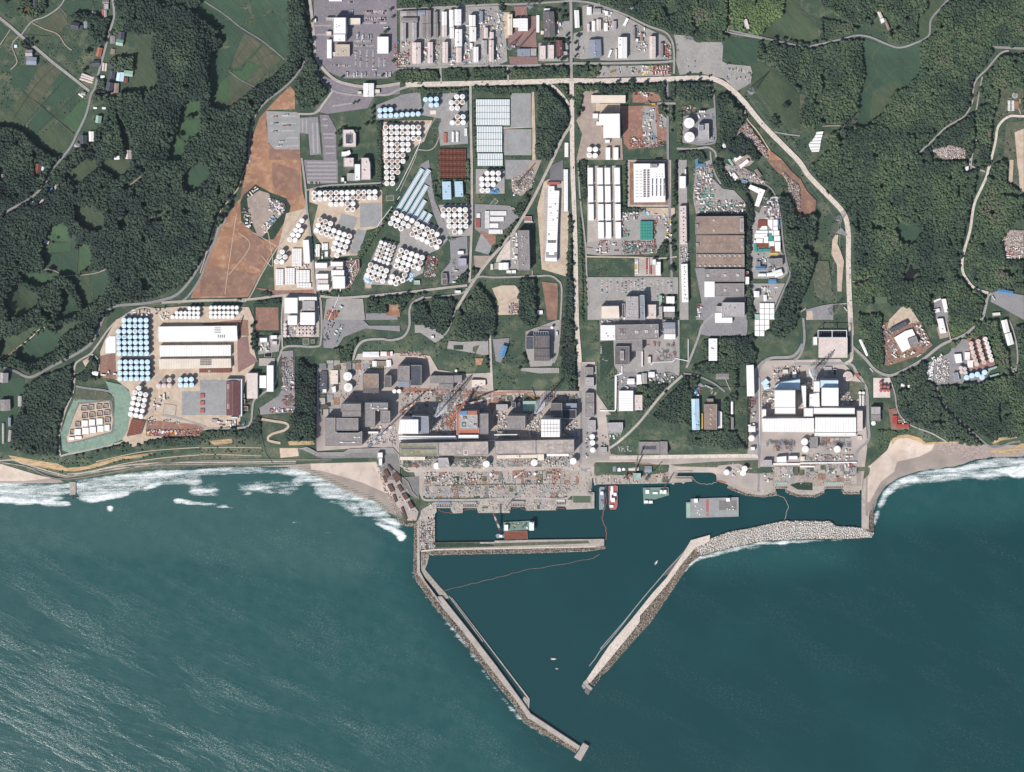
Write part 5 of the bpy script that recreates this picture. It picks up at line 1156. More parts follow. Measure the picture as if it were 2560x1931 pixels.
lot_lines('parking_bays','a1',["410 31 467.5 31","410 46.5 467.5 46.5","410 58.5 467.5 58.5","388.5 124.5 388.5 168","400.5 124.5 400.5 168","417 124.5 417 168","432.5 124.5 432.5 168","447 144 447 168","460 144 460 168","328.5 163 376.5 165.5","386 115 434 115","386 103 434 103","287.5 64.5 328.5 64.5","287.5 86.5 314 86.5","364.5 189.5 419.5 189.5","436 188 478 188","331 266 393 256.5"],step=2.6)
lot_lines('parking_bays','a1',["175 291 199 291","175 309 199 309","175 327 199 327","203.5 291 239.5 291","203.5 309 239.5 309","203.5 327 239.5 327","215.5 345 244.5 345","189.5 366.5 244.5 364.5","256.5 299.5 256.5 331","266 299.5 266 331","281.5 309 284 383.5","292.5 309 295 383.5"],step=2.6)
lot_lines('parking_bays','a1',["307 298.5 319 298.5","309 314 321 314","309 335.5 335.5 335.5","311.5 345 335.5 345","313 366.5 337 366.5","313 383.5 337 383.5"],step=2.6)
lot_lines('parking_bays','B1',[f"1120 {y} 1425 {y}" for y in(28,66,108,150,190,228)],depth=6,step=2.4)
lot_lines('parking_bays','B3',[f"{x} 1245 {x} 1390" for x in(20,70,105,180,235,270,325,395,455,530,600,660,720,750)],step=3.2)
# ================================================================== BUILDINGS
ZV='in the western village'
blds('A0',ZV,"""
house slate g 6:750 230 825 240 818 312 743 300;slate roofed house with a white gable
shed slate g 4:820 265 865 315
shed bluegrey g 4:875 225 910 295
shed redpale g 5:1062 100 1088 190
house ltgrey g 6:1088 110 1115 190
house grey g 6:1070 0 1135 40
house ltgrey f 7:1085 45 1130 100
shed white g 4:960 125 1000 150
house slate g 7:1235 330 1298 345 1288 415 1228 405
house palegreen g 6:1220 408 1290 420 1278 482 1210 465
shed grey g 4:1150 375 1200 455
house orange g 6:1020 500 1070 505 1050 590 1004 585;bright orange roofed house
house slate g 6:960 640 1040 630 1035 690 958 685
shed brown g 4:1160 510 1200 520 1195 568 1152 560
house slate g 7:1145 740 1205 745 1190 828 1130 815
shed slate g 5:1156 690 1190 735
barn skyblue g 6:1225 765 1298 760 1285 852 1212 835
barn palegreen g 5:1295 735 1387 745 1378 802 1310 785;green and rusty roofed barn
shed rust g 4:1300 810 1333 812 1328 868 1296 860
shed white g 4:1050 790 1090 815
house slate g 7:1115 862 1188 868 1170 955 1105 940
shed brown g 5:1192 872 1240 872 1235 970 1192 950
house black g 5:1005 938 1100 935 1095 985 1030 975
shed white g 4:825 975 870 1010 860 1020 822 985
house ltgrey g 5:850 955 895 965 885 998 850 985
shed brown g 4:1155 965 1228 965 1220 1000 1155 1000
house ltgrey g 6:269 522 338 588
barn bluegrey g 7:285 595 375 600 378 680 275 675;big blue and brown roofed barn
house slate g 6:345 0 385 0 382 95 355 90
shed rust g 4:258 82 300 88 295 125 260 118
shed white g 3:975 1120 1010 1136
shed white g 3:1066 1120 1100 1140
house palegreen g 6:1005 1210 1062 1215 1050 1288 1000 1270
house slate g 6:835 1425 908 1415 905 1498 840 1500
shed white g 5:930 1375 975 1380 978 1475 930 1470
house ltgrey g 5:795 1485 840 1510 820 1555 780 1530
house pinkwhite g 6:1310 1570 1371 1658
shed white g 4:1190 1628 1245 1665
shed skyblue g 3:150 470 178 500
""")
for i,q in enumerate(("858 762 992 812 987 832 852 782","848 788 988 834 983 852 842 806","838 812 985 862 980 880 832 832")):tile('A0');zone(ZV);bld('greenhouse',PWT,'b',3,pp(q),'long greenhouse tunnel at the road fork')
for q in("1073 660 1092 660 1085 742 1064 738","1100 665 1119 665 1110 745 1092 742"):bld('greenhouse',PWT,'b',3,pp(q),'short greenhouse tunnel beside a house')
blds('B0','in the valley woods',"""
house rust g 5:375 40 440 50 420 165 368 155;rusty roofed farmhouse
shed white g 4:400 25 438 35 432 52 396 45
shed skyblue g 4:438 70 462 75 455 112 430 108
house ltgrey g 5:565 265 600 255 615 290 575 315
shed blue g 4:505 310 545 290 560 325 520 345
shed white g 4:310 445 345 440 358 470 322 485
house pinkwhite g 5:390 440 450 405 465 430 405 468
house grey g 5:15 150 45 208
shed pinkwhite g 4:470 830 515 850 500 870 466 868
""")
blds('C0','at the left edge above the beach',"""
house ltgrey g 8:5 560 75 555 82 640 0 650
barn grey g 9:0 835 100 830 108 940 5 950
shed ltgrey g 5:188 795 224 902
barn bluegrey g 7:86 1021 111 1110
greenhouse ltgrey b 3:22 1080 44 1290
greenhouse ltgrey b 3:92 1150 120 1160 112 1270 88 1260
shed white g 5:965 530 1025 545 1020 575 960 570;small white shed in a wooded loop of road
""")
blds('A1','in the car park by the main gate',"""
office_block white f 24:1390 185 1520 357;tall white office block
office_block white f 20:1390 360 1516 436;lower white office wing
office_block cream f 10:1550 190 1672 262
office_block beige f 7:1315 185 1387 215
office_block pinkwhite f 6:1315 330 1370 375
warehouse white p 8:1325 415 1372 610
warehouse beige s 9:1412 465 1562 590
warehouse white p 10:1850 385 1965 560
annex pinkwhite f 5:1385 545 1412 589
pavilion white p 5:1345 -20 1480 15
guard_hut white f 4:1190 195 1212 235
gate_canopy white g 8:1706 871 1812 1009;big white gate canopy over the road
guard_hut cream f 4:1825 935 1875 975
guard_hut cream f 4:1645 955 1685 985
""")
blds('A1','beside the lawn below the main gate',"""
office_block pinkwhite f 10:1490 1355 1600 1355 1625 1400 1625 1535 1492 1535;pinkish office block with a dark courtyard
shed white f 5:1475 1585 1530 1580 1560 1565 1575 1605 1535 1635 1475 1635
""")
tile('A1');x,y=cv(1555,1440);bld('block',SL,'f',11.5,pp("1520 1400 1588 1400 1588 1500 1520 1500"),'slate grey core block',zn='on the pinkish office block')
blds('B1','between car park and tank rows',"""
office_block pinkwhite f 12:1500 -20 1602 74
office_block white f 14:1611 45 1671 215
office_block pinkwhite f 14:1682 -20 1755 -20 1775 40 1778 208 1682 210
warehouse ltgrey s 10:1535 140 1645 220
guard_hut white f 5:1470 185 1503 228
guard_hut white f 4:1505 225 1525 245
""")
blds('B1','in the white treatment plant',"""
warehouse white p 12:1070 838 1133 835 1148 1078 1090 1082;long narrow white warehouse
warehouse white s 9:1200 1075 1325 1130
warehouse white s 9:1210 1190 1335 1240
warehouse pinkwhite s 9:1222 1250 1335 1290
warehouse white s 9:1224 1300 1345 1355
warehouse white s 11:1365 1065 1490 1110
warehouse white s 11:1370 1152 1502 1206
warehouse white p 14:1380 1215 1510 1215 1512 1340 1388 1342;largest square white warehouse
plant_house pinkwhite f 8:1420 1115 1490 1150
plant_house white f 8:1300 955 1335 1015
annex rust f 5:1622 1040 1660 1040 1662 1140 1635 1140
""")
blds('B1','beside the walled dirt square',"""
warehouse white p 14:882 1440 1017 1600
warehouse ltgrey s 12:1075 1470 1197 1572
warehouse white s 10:1030 1430 1217 1466
warehouse white p 13:1045 1592 1197 1722
warehouse white p 12:915 1625 1012 1722
""")
ZK='in the sheds block at the top'
blds('A2',ZK,"""
shed ltgrey g 7:5 118 66 168
shed grey g 7:68 115 175 167
shed grey g 7:15 188 182 236
shed ltgrey g 8:15 242 60 416
shed ltgrey g 8:125 236 172 411
shed bluegrey g 8:185 110 262 156
shed grey g 8:222 158 266 245
shed grey g 8:222 252 266 397
shed grey g 9:270 110 320 245
shed grey g 9:272 250 322 397
shed grey g 8:350 125 390 245
shed grey g 8:350 250 396 392
warehouse white g 9:438 125 486 265
warehouse pinkwhite g 9:440 268 486 386
warehouse white g 9:514 105 556 205
warehouse white g 9:516 208 558 283
warehouse white g 9:520 290 562 400
warehouse white g 14:570 100 637 265
warehouse white g 14:575 308 645 486
warehouse white g 12:720 160 786 275
warehouse white g 12:726 284 792 432
warehouse pinkwhite g 12:128 446 215 665
warehouse pinkwhite g 10:290 442 341 660
warehouse pinkwhite g 11:445 440 498 655
warehouse pinkwhite g 10:585 498 640 652
warehouse white g 9:768 492 816 650
warehouse pinkwhite g 12:932 422 976 642
shed pinkwhite g 8:877 292 915 402
shed pinkwhite g 7:936 337 976 402
shed bluegrey g 6:834 120 865 232
shed ltgrey g 5:850 422 906 502
shed ltgrey g 5:856 505 905 575
shed white g 5:728 455 756 496
shed white f 3:1160 475 1200 500
""")
blds('A2','around the maroon paved yard',"""
warehouse cream g 9:1124 151 1170 365
warehouse white s 11:1180 196 1236 288
warehouse white s 11:1234 194 1282 325
warehouse white s 11:1280 194 1332 325
warehouse dkgrey g 12:1490 128 1604 124 1620 382 1506 386;large weathered grey ridged warehouse
shed cream g 6:1470 325 1498 360
warehouse bluegrey s 7:1224 510 1358 590
annex ltgrey s 5:1360 508 1422 582
office_block pinkwhite f 9:1452 479 1518 624
office_block pinkwhite f 9:1541 471 1605 621
warehouse maroon g 10:1632 422 1690 422 1697 585 1634 585
shed ltgrey f 6:1706 540 1744 572
shed white f 6:1500 90 1565 122
""")
blds('A2','right of the top crossroads',"""
warehouse white g 9:1822 110 1864 110 1872 290 1826 288
warehouse white g 7:1950 75 1997 155
warehouse ltgrey g 7:2015 92 2095 150
shed pinkwhite g 6:1955 250 1976 330
shed white g 6:2005 220 2036 330
shed pinkwhite g 6:2050 205 2096 320
warehouse bluegrey g 8:1968 418 2094 418 2094 602 1976 602
""")
blds('A3','right of the top crossroads',"""
warehouse white g 12:192 390 280 609
warehouse pinkwhite g 11:518 381 579 612
shed grey g 7:625 452 658 600
shed grey g 6:343 280 366 428
shed brown g 5:421 350 446 428
shed white g 5:45 242 80 325
shed ltgrey g 6:128 222 170 312
shed white g 4:55 118 85 162
warehouse white g 5:278 188 298 205 260 275 240 262
shed white s 4:105 520 130 522 100 600 78 600
shed pinkwhite s 3:158 515 178 620
hut white f 5:370 405 400 440
hut teal f 4:665 598 708 618
""")
blds('A3','in the yard around the large white hall',"""
warehouse cream p 10:-92 995 266 1076;long cream warehouse
hall white p 30:-10 1190 205 1188 208 1440 35 1442 35 1310 -38 1310 -38 1270 -10 1270;huge bright white square hall
warehouse white p 7:60 1540 106 1669
warehouse white p 7:141 1540 191 1669
shed white f 6:50 1458 102 1496
shed white f 6:-80 1185 -20 1240
""")
blds('A3','beside the two big oil tanks',"""
office_block ltgrey f 14:1027 1292 1135 1290 1138 1462 1022 1466;grey square office block
""")
zone('on the grey office by the oil tanks');tile('A3');bld('block',BLG,'f',19,pp("1030 1305 1078 1305 1078 1368 1030 1368"),'small blue grey roof house')
blds('A3','along the wooded lane below the oil tanks',"""
shed white g 4:1270 1480 1290 1475 1320 1540 1280 1550
shed white s 4:1395 1650 1490 1610 1505 1630 1410 1690
ruin pinkwhite f 5:1492 200 1532 200 1560 300 1518 312;roofless pinkish ruin in the trees
""")
blds('A4','in the north-east woods',"""
barn pinkwhite g 5:762 122 785 116 818 172 790 184;narrow pinkish barn with a white end
house white f 5:785 190 822 178 838 215 802 240
barn brown g 5:822 190 842 185 888 285 868 298
""")
tile('A4');Z='of the stepped white panel field'
for i,q in enumerate(("165 1305 230 1298 225 1325 155 1330","155 1335 222 1330 216 1358 140 1362","135 1366 214 1362 208 1388 118 1394","112 1398 206 1393 202 1420 88 1418","86 1422 202 1426 199 1450 92 1452","96 1456 198 1455 194 1478 104 1482","108 1486 192 1482 188 1500 118 1502")):bld('panels',WT,'p',2.2,pp(q,'A4'),'white panel row','panels',zn=Z)
ZB='between the white tank clusters'
blds('B2','beside the rust-red tank block',"""
warehouse paleblue s 9:438 228 528 226 536 412 446 414
warehouse paleblue s 9:568 226 652 224 660 384 576 386
""")
blds('B2','left of the long grey warehouse',"""
office_block lilac f 8:610 1029 692 1106;lilac roofed office block
substation dkgrey f 6:434 1186 486 1186 494 1240 436 1240
substation dkgrey f 6:441 1242 494 1302
transformer_house white f 5:600 950 665 990
warehouse white g 8:1031 1075 1083 1146
warehouse white g 8:1085 1074 1130 1145
shed white f 4:1108 1152 1158 1185
shed white f 4:1162 1150 1210 1186
shed cream g 4:946 1090 970 1145
shed redpale f 4:1300 590 1375 635
shed white f 3:1295 640 1385 655
shed palegreen f 4:145 1258 208 1300
hut white f 4:570 1362 635 1392
hut white f 3:565 1150 600 1165
hut white f 3:1430 1570 1490 1612
""")
blds('B2','right of the diagonal road',"""
warehouse grey f 20:1228 738 1345 736 1355 1150 1236 1152;long flat grey warehouse with a deep shadow
plant_hall white s 9:1550 275 1610 275 1610 320 1662 322 1640 835 1532 840 1545 300;very long white ribbed plant hall
plant_hall white p 9:1531 842 1640 838 1636 1060 1513 1055;white end section of the long plant hall
hut white f 5:1205 760 1222 800
annex white f 5:1200 870 1228 905
annex ltgrey f 5:1195 920 1228 980
annex white f 5:1190 1000 1225 1035
""")
zone('at the top of the long plant hall');tile('B2');bld('gantry',RPL,'p',5,pp("1535 232 1668 232 1668 258 1535 258"),'faded red gantry frame')
for i in range(14):y=535+i*13;bld('stores',WT,'p',3.4,pp(f"888 {y} 934 {y} 932 {y+9} 886 {y+9}",'B2'),'slim white stores row','stores',zn='left of the pipe stores yard')if i<14 else 0
for j,(x0,x1,y0,y1,n,c,nm)in enumerate(((940,1110,532,582,16,WT,'upper'),(938,1082,595,640,14,WT,'second'),(932,1026,665,708,10,WT,'third'),(925,1070,728,772,14,WT,'lowest'))):
 for i in range(n):
  tile('B2');x=x0+(x1-x0)*(i+.5)/n;a,b=cv(x,(y0+y1)/2);g=base(a,b);X,Y,_=P(a,b,g+2.6)
  reg(place(('c',2.1,11,2.6,c,SCN),mk_cell(2.1,11,2.6,c,SCN),(X,Y,g)),'long white container','container','of the diagonal road rows',(a,b),(j,i))
for j in range(6):
 tile('B2');a,b=cv(818,562+j*8);g=base(a,b);X,Y,_=P(a,b,g+2.6);reg(place(('c',1.6,9,2.6,WT,SCN),mk_cell(1.6,9,2.6,WT,SCN),(X,Y,g),R(90)),'short white container','container','beside the pinkish road',(a,b))
for j in range(9):
 a,b=cv(812,620+j*10.5);g=base(a,b);X,Y,_=P(a,b,g+2.6);reg(place(('c',1.9,11,2.6,RPL,SCN),mk_cell(1.9,11,2.6,RPL,SCN),(X,Y,g),R(90)),'faded red container','container','beside the pinkish road',(a,b))
for k,(x0,w)in enumerate(((-130,55),(-32,60),(47,58),(148,58))):
 tile('B3');zone('in the blocks of tall white sheds')
 for j,(y0,y1)in enumerate(((82,256),(272,442),(462,632),(650,820))):
  if k==0 and j==3:continue
  o=x0+j*4;reg_i=len(REG);bld('shed',WT,'p',7,pp(f"{o} {y0} {o+w} {y0} {o+w+2} {y1} {o+2} {y1}",'B3'),'long white shed',opts='n');REG[reg_i]['rc']=(j,k)
blds('B3','in the banked square left of the lane',"""
tank_hall white p 12:350 40 672 40 682 440 354 444;huge white hall with rows of roof vents
""")
tile('B3');hall=[r for r in REG if 'rows of roof vents' in r['p']][-1]['o']
def on_roof(root,h,pts,d,m,nm,hh=1.6,t='B3',rz=0.):
 tile(t)
 for x,y in pts:
  a,b=cv(x,y);g=root.location.z;X,Y,_=P(a,b,g+h);q=MB();q.box((0,0,hh/2),(d[0],d[1],hh),m);q.box((0,0,hh+.1),(d[0]*.6,d[1]*.6,.2),GY);o=q.obj(nm,root);o.location=(X-root.location.x,Y-root.location.y,h+.3)
on_roof(hall,12,[(375+14*i,120+33*j)for i in(0,1,3,4)for j in range(9)],(1.2,1.2),DKG,RV,1.2)
on_roof(hall,12,[(x,112+24.5*j)for x in(463,502)for j in range(12)],(5,3.4),GY,'roof_fan',2.0)
on_roof(hall,12,[(x,y)for x in(545,588,630,666)for y in(225,290,350)],(1.4,13),SL,'roof_duct',2.4)
on_roof(hall,12,[(560,62)],(17,9),LG,'roof_house',8);on_roof(hall,12,[(588,150),(620,150),(650,150),(588,175),(620,175),(650,175)],(1.4,1.4),DKG,RV,1.2)
hall=[r for r in REG if 'white end section' in r['p']][-1]['o']
on_roof(hall,9,[(1545+11*i,845+9*j)for i in range(8)for j in range(3)],(1.8,1.5),SL,'roof_unit',1,'B2');on_roof(hall,9,[(1530+14*i,970+15*j)for i in range(8)for j in range(4)if j>1 or i<2 or i>5],(2.2,2.4),SL,'roof_unit',1,'B2')
blds('B3','along the middle service lane',"""
warehouse white p 9:829 171 894 296
warehouse pinkwhite s 9:830 482 898 480 906 880 838 882;long pinkish warehouse with small vents
warehouse white s 9:845 1088 912 1086 922 1484 856 1486;long white warehouse with a row of vents
hut white f 5:880 95 898 150
""")
blds('B3','in the column of big roofs',"""
hall brown f 16 n:1000 592 1495 588 1505 772 995 778;topmost big brown flat roofed hall
hall brown f 16 n:1005 789 1503 971;second big brown flat roofed hall
hall brown f 13 n:1004 983 1506 1117;third big brown hall edged with vents
hall grey f 12 n:1088 1140 1506 1270;wide grey flat roofed hall
hall grey f 12 n:1197 1290 1503 1426;shorter grey flat roofed hall
hall white p 9:1089 1270 1195 1431
hall ltgrey f 14:1271 1488 1506 1637;light grey hall at the foot of the column
annex ltgrey f 8:1211 1526 1270 1590
annex white p 8:1198 1596 1270 1596 1270 1645 1380 1645 1380 1700 1200 1700
lift_house white f 15:1515 1220 1556 1300
hut redpale f 5:1518 1162 1550 1218
""")
def rf(ph):return[r for r in REG if ph in r['p']][-1]['o']
h1,h2,h3=rf('topmost big brown'),rf('second big brown'),rf('third big brown')
on_roof(h1,16,[(1188,630),(1190,735)],(4,4),MW,RV);on_roof(h1,16,[(1480,680)],(9,34),LG,'stair_head',2.5);on_roof(h1,16,[(1012,682)],(7,7),LG,'stair_head',3)
on_roof(h2,16,[(1483,870)],(6,22),LG,'stair_head',2.5);on_roof(h2,16,[(1015,880)],(7,7),LG,'stair_head',3);on_roof(h3,13,[(1045+52*i,y)for i in range(9)for y in(1000,1104)],(3.4,3.4),MW,RV,2)
on_roof(rf('wide grey flat'),12,[(1128,1205),(1305,1203),(1438,1200)],(6,5),MW,RV,2);on_roof(rf('shorter grey flat'),12,[(1306,1358),(1433,1354)],(5,5),MW,RV,2)
for h in(h1,h2):
 q=MB();q.box((0,0,(16.6)),(105,.5,.5),LG);q.obj('ridge_strip',h)
on_roof(rf('long pinkish warehouse'),9,[(870,515+41*i)for i in range(9)],(2.6,2),DKG,RV,1.6);on_roof(rf('long white warehouse with a row'),9,[(882,1117+41*i)for i in range(9)],(1.8,1.8),DKG,RV,1.6)
on_roof(rf('long flat grey warehouse'),20,[(1277,798),(1282,875),(1275,895),(1278,992),(1284,1090)],(3,3),MW,RV,2,'B2')
blds('B3','in the fenced right yard',"""
house grey f 10:1831 1026 1902 1111
house grey f 8:1755 1030 1830 1076
house grey f 8:1631 1061 1671 1111
house midblue g 7:1623 1110 1721 1149
warehouse white g 6:1649 1188 1729 1213
warehouse white g 6:1740 1182 1812 1172 1812 1208 1742 1212
warehouse white g 7:1820 1160 1890 1138 1892 1206 1824 1210
warehouse white g 8:1606 1371 1661 1431
warehouse white g 6:1706 1410 1738 1410 1740 1470 1710 1460
office_block white p 8:1546 298 1568 258 1724 318 1656 492 1612 478 1652 352;white L-shaped office block
shed white g 5:1450 60 1540 0 1555 20 1470 88
shed palegreen g 4:1335 0 1355 -10 1396 48 1378 62
shed blue f 5:1480 205 1540 220 1530 250 1478 238
shed blue g 5:1758 1245 1839 1284
barn brown g 4:1610 110 1640 95 1690 165 1660 180
shed white f 4:1350 170 1400 130 1440 180 1400 230
shed midblue p 4:990 0 1020 -20 1025 40 1095 40 1095 70 1000 75
""")
Z='in the patchwork of white sheeted boxes'
for i,q in enumerate(("1750 622 1800 622 1800 735 1750 680","1806 624 1852 624 1852 690 1806 690","1806 694 1855 694 1855 735 1806 735","1630 738 1750 738 1750 770 1620 770","1612 772 1745 772 1745 815 1612 815","1812 738 1870 738 1870 790 1812 790","1760 738 1808 738 1808 790 1760 790","1628 820 1698 820 1698 868 1628 868","1708 800 1755 800 1755 868 1708 868","1815 796 1880 796 1880 850 1815 850","1758 850 1815 850 1815 900 1770 900","1818 856 1882 856 1882 955 1830 955","1606 838 1624 838 1624 868 1606 868","1690 690 1745 690 1745 730 1660 730")):bld('storage_box',WT,'p',3+(i%3),pp(q,'B3'),'white sheeted storage box','storage box',zn=Z)
for q in("1755 765 1790 760 1812 848 1760 848","1818 852 1852 852 1852 890 1818 890","1606 870 1630 870 1640 960 1612 960","1648 928 1695 928 1695 962 1648 962","1700 928 1770 926 1770 960 1700 960"):bld('storage_box',TL,'p',3,pp(q,'B3'),'teal sheeted storage box','storage box',zn=Z)
for q in("1650 630 1740 628 1740 680 1700 712 1642 712","1640 872 1750 872 1750 915 1640 915","1775 905 1830 905 1830 950 1790 955"):bld('storage_box',RU,'p',2.6,pp(q,'B3'),'rusty red storage stack','storage box',zn=Z)
for q in("1832 625 1868 625 1868 685 1855 685",):bld('storage_box',MB_,'p',3,pp(q,'B3'),'mid blue storage box','storage box',zn=Z)
bld('storage_box',YL,'p',3,pp("1770 968 1862 968 1862 990 1770 990",'B3'),'yellow storage stack','storage box',zn=Z)
for j in range(6):
 for i in range(4):
  x=1614+52*i+(j>3)*0;y=1495+58*j
  if x>1800-22*max(0,j-1)or(i==0 and j<2):continue
  k=len(REG);bld('storage_box',WT if(i,j)!=(0,2)else PGN,'p',3.5,pp(f"{x} {y} {x+48} {y} {x+48} {y+54} {x} {y+54}",'B3'),'square white sheeted box','storage box',zn='by the lane bend');REG[k]['rc']=(j,i)
ZC='in the central office quarter'
blds('B3',ZC,"""
hall cream f 16 n:10 1528 196 1524 204 1660 8 1662;cream roofed square hall
hall ltgrey s 17:270 1425 400 1425 402 1669 262 1669
tower_block bluegrey f 22:415 1412 462 1410 470 1669 420 1669
warehouse pinkwhite s 10:490 1511 585 1654
warehouse white s 9:691 1425 777 1498
warehouse white s 9:663 1531 779 1585
warehouse grey s 8:667 1590 778 1640
warehouse bluegrey s 9:404 1425 416 1669
annex maroon f 6:232 1500 258 1660
shed ltgrey s 8:615 1530 650 1660
shed palegreen s 6:616 1415 648 1480
shed white f 9:240 1640 262 1669
warehouse white f 9:541 1038 583 1100
warehouse white s 8:582 1065 632 1203
""")
blds('C3',ZC,"""
hall white s 14:7 57 158 211;white ribbed hall joined to a grey hall
hall grey f 14:160 52 610 44 612 202 162 212;wide grey flat roofed hall
hall grey f 14 n:160 214 440 206 442 324 306 326 306 280 160 276;stepped grey hall
tower_block dkgrey f 22 n:155 276 305 466;square grey tower block
warehouse bluegrey s 9:669 27 785 86
warehouse ltgrey s 9:669 89 786 145
warehouse white s 9:669 149 787 203
shed white g 6:285 615 359 671
shed white g 7:382 572 430 570 432 630 438 670 384 676
shed ltgrey g 7:436 559 489 665
shed white g 6:506 545 569 599
warehouse white s 10 n:198 740 346 950;white gridded square warehouse
warehouse pinkwhite s 9:362 784 442 942
shed cream f 5:495 384 530 456
pipe_bridge white p 5:434 330 446 490
pipe_bridge white p 5:160 590 176 590 170 930 156 940;white covered walkway beside parking bays
office_block ltgrey f 9:78 1074 238 1070 240 1140 220 1182 76 1184;light grey office above the quay road
""")
on_roof(rf('wide grey flat roofed hall'),14,[(385,125),(485,118),(590,118)],(7,6),WT,'roof_unit',2,'C3');on_roof(rf('wide grey flat roofed hall'),14,[(232,100+12*i)for i in range(5)],(16,1.6),LG,'roof_louver',1.6,'C3')
on_roof(rf('square grey tower block'),22,[(232,370)],(9,24),LG,'stair_head',4,'C3')
blds('C3','in the wooded triangle',"""
warehouse white s 10:1133 196 1222 427
shed grey g 6:1211 562 1346 620
warehouse paleblue g 10:956 828 1032 824 1040 1146 962 1148;long pale blue warehouse
warehouse brown f 14 n:1085 881 1221 1143;brown flat roofed warehouse with four vents
shed brown f 7:1116 823 1181 880
shed white g 6:1367 855 1387 983
shed grey g 6:1367 1019 1394 1141
shed yellow p 3:1060 975 1072 1140
warehouse white p 10:1526 474 1602 470 1610 795 1534 797;long white warehouse by the right plant
""")
for k in range(3):bld('stores_row',WT,'p',4,pp(f"{1231+15*k} {948+6*k} {1243+15*k} {948+6*k} {1243+15*k} {1130} {1231+15*k} {1130}",'C3'),'white stores strip','stores',zn='beside the brown warehouse')
on_roof(rf('brown flat roofed warehouse with four'),14,[(1156,932+51*i)for i in range(4)],(3.4,3.4),MW,RV,2,'C3')
on_roof(rf('white L-shaped'),8,[(1650,300),(1670,340)],(2,2),LG,RV,1)
blds('C3','beside the quay road',"""
control_building grey f 12 n:406 1272 620 1397;grey control building with a sunken roof
control_building grey f 13 n:625 1269 703 1403
hut ltgrey f 5:0 1328 71 1390
shed white g 6:1550 1111 1619 1167
shed white f 6:1567 1325 1615 1365
shed bluegrey g 6:135 1530 170 1580
shed white g 5:185 1530 218 1580
shed white g 5:232 1530 262 1572
shed pinkwhite g 5:298 1536 402 1572
shed bluegrey g 6:466 1526 540 1590
shed palegreen f 9:345 1600 425 1660
""")
q=MB();q.box((0,0,12.6),(34,8,.6),SL);q.obj('roof_well',rf('grey control building with a sunken'));
# ------------------------------------------------------------------ the big plant
ZU='in the plant block by the harbour'
blds('C2',ZU,"""
reactor_hall white s 46 n:0 1040 190 1040 190 1188 -20 1188;white reactor cover at the left end
reactor_hall bluegrey f 38 n:130 1000 296 1008 300 1180 196 1186 196 1036 130 1036;blue grey hall behind the left white cover
hall grey f 30 n:-24 481 100 642;grey hall at the top left of the block
hall bluegrey s 22:-20 645 100 700
hall slate f 26 n:107 474 223 686;dark glass-grey hall
hall grey s 16 n:313 582 560 662;grey ribbed turbine annex
hall grey s 16 n:565 578 646 654;small grey ribbed annex
hall grey s 14 n:405 666 555 723;lower grey ribbed annex
hall cream f 9:742 626 892 626 892 690 742 710
shed grey f 7:778 676 836 712
reactor_hall grey f 30 n:833 979 921 1191;dark grey hall beside the rusty reactor
hall white f 28 n:607 1199 819 1235;white front strip of the rusty reactor
reactor_hall grey f 46 n:1117 1002 1305 1143;grey roofed pale blue reactor hall
shaft_house slate f 22 n:1167 862 1206 914
hall palegreen s 14:1282 847 1419 949
reactor_hall white p 50 n:1473 1039 1666 1222;white panelled reactor cover
hall dkgrey f 26 n:1573 871 1691 999
hall bluegrey s 14:1703 870 1844 928
hall black f 18 n:1691 935 1838 1029
hall ltgrey s 12:1003 881 1124 941
turbine_hall mossroof f 27 n:-10 1290 396 1280 398 1418 -10 1424;mossy roofed left turbine hall
turbine_hall mottled_roof f 27 n:400 1280 918 1268 922 1412 402 1418;weathered turbine hall left of the gap
turbine_hall mottled_roof f 28 n:990 1266 1414 1256 1416 1398 992 1402;weathered turbine hall right of the gap
turbine_hall mottled_roof f 28 n:1418 1256 1814 1248 1816 1392 1420 1398;weathered turbine hall at the right end
annex cream s 10:0 1429 261 1464
annex ltgrey f 14:396 1440 500 1438 520 1540 400 1545
annex cream s 10:1010 1412 1500 1404 1500 1440 1010 1448
hall cream f 14:1431 1401 1502 1471
annex white s 10:1531 1398 1760 1422
house grey f 10:1927 495 2015 571
house ltgrey f 12:1931 601 2021 702
house grey f 12:1931 761 2024 864
house grey f 12:1931 871 2025 1012
house ltgrey f 10:1967 1047 2040 1169
""")
on_roof(rf('white panelled reactor cover'),50,[(1570,1090),(1570,1130),(1570,1166)],(44,.8),LG,'roof_seam',.5,'C2');on_roof(rf('white panelled reactor cover'),50,[(1504+33*i,1130)for i in range(5)],(.6,40),LG,'roof_seam',.5,'C2')
q=MB();q.box((0,0,27.6),(84,.7,1.2),LG);q.box((0,6,27.6),(84,.7,1.2),LG);q.box((0,3,27.5),(84,5,.5),DKG);q.obj('roof_channel',rf('mossy roofed left'))
on_roof(rf('left of the gap'),27,[(686,1382)],(11,14),PWT,'roof_patch',.8,'C2');on_roof(rf('right of the gap'),28,[(1045,1332),(1215,1330),(1290,1328),(1370,1326)],(2,2),WT,RV,1,'C2')
tile('C2');zone(ZU);bld('reactor_building',ORA,'f',24,pp("588 945 825 945 825 1200 590 1200"),'rusty red ringed reactor base','reactor',opts='n')
ro=bld('reactor_building',LG,'f',30,pp("618 990 808 990 808 1140 620 1142"),'debris covered reactor floor with dark pools','reactor',opts='n',z0=None)
on_roof(ro,30,[(666,1090)],(10,11),'green','pool_cover',.6,'C2');on_roof(ro,30,[(676,1015),(790,1092)],(9,6),'black','hatch',.8,'C2');on_roof(ro,30,[(650+22*i,1008+16*((i*5)%8))for i in range(7)],(4,3),WT,'debris_piece',1.4,'C2')
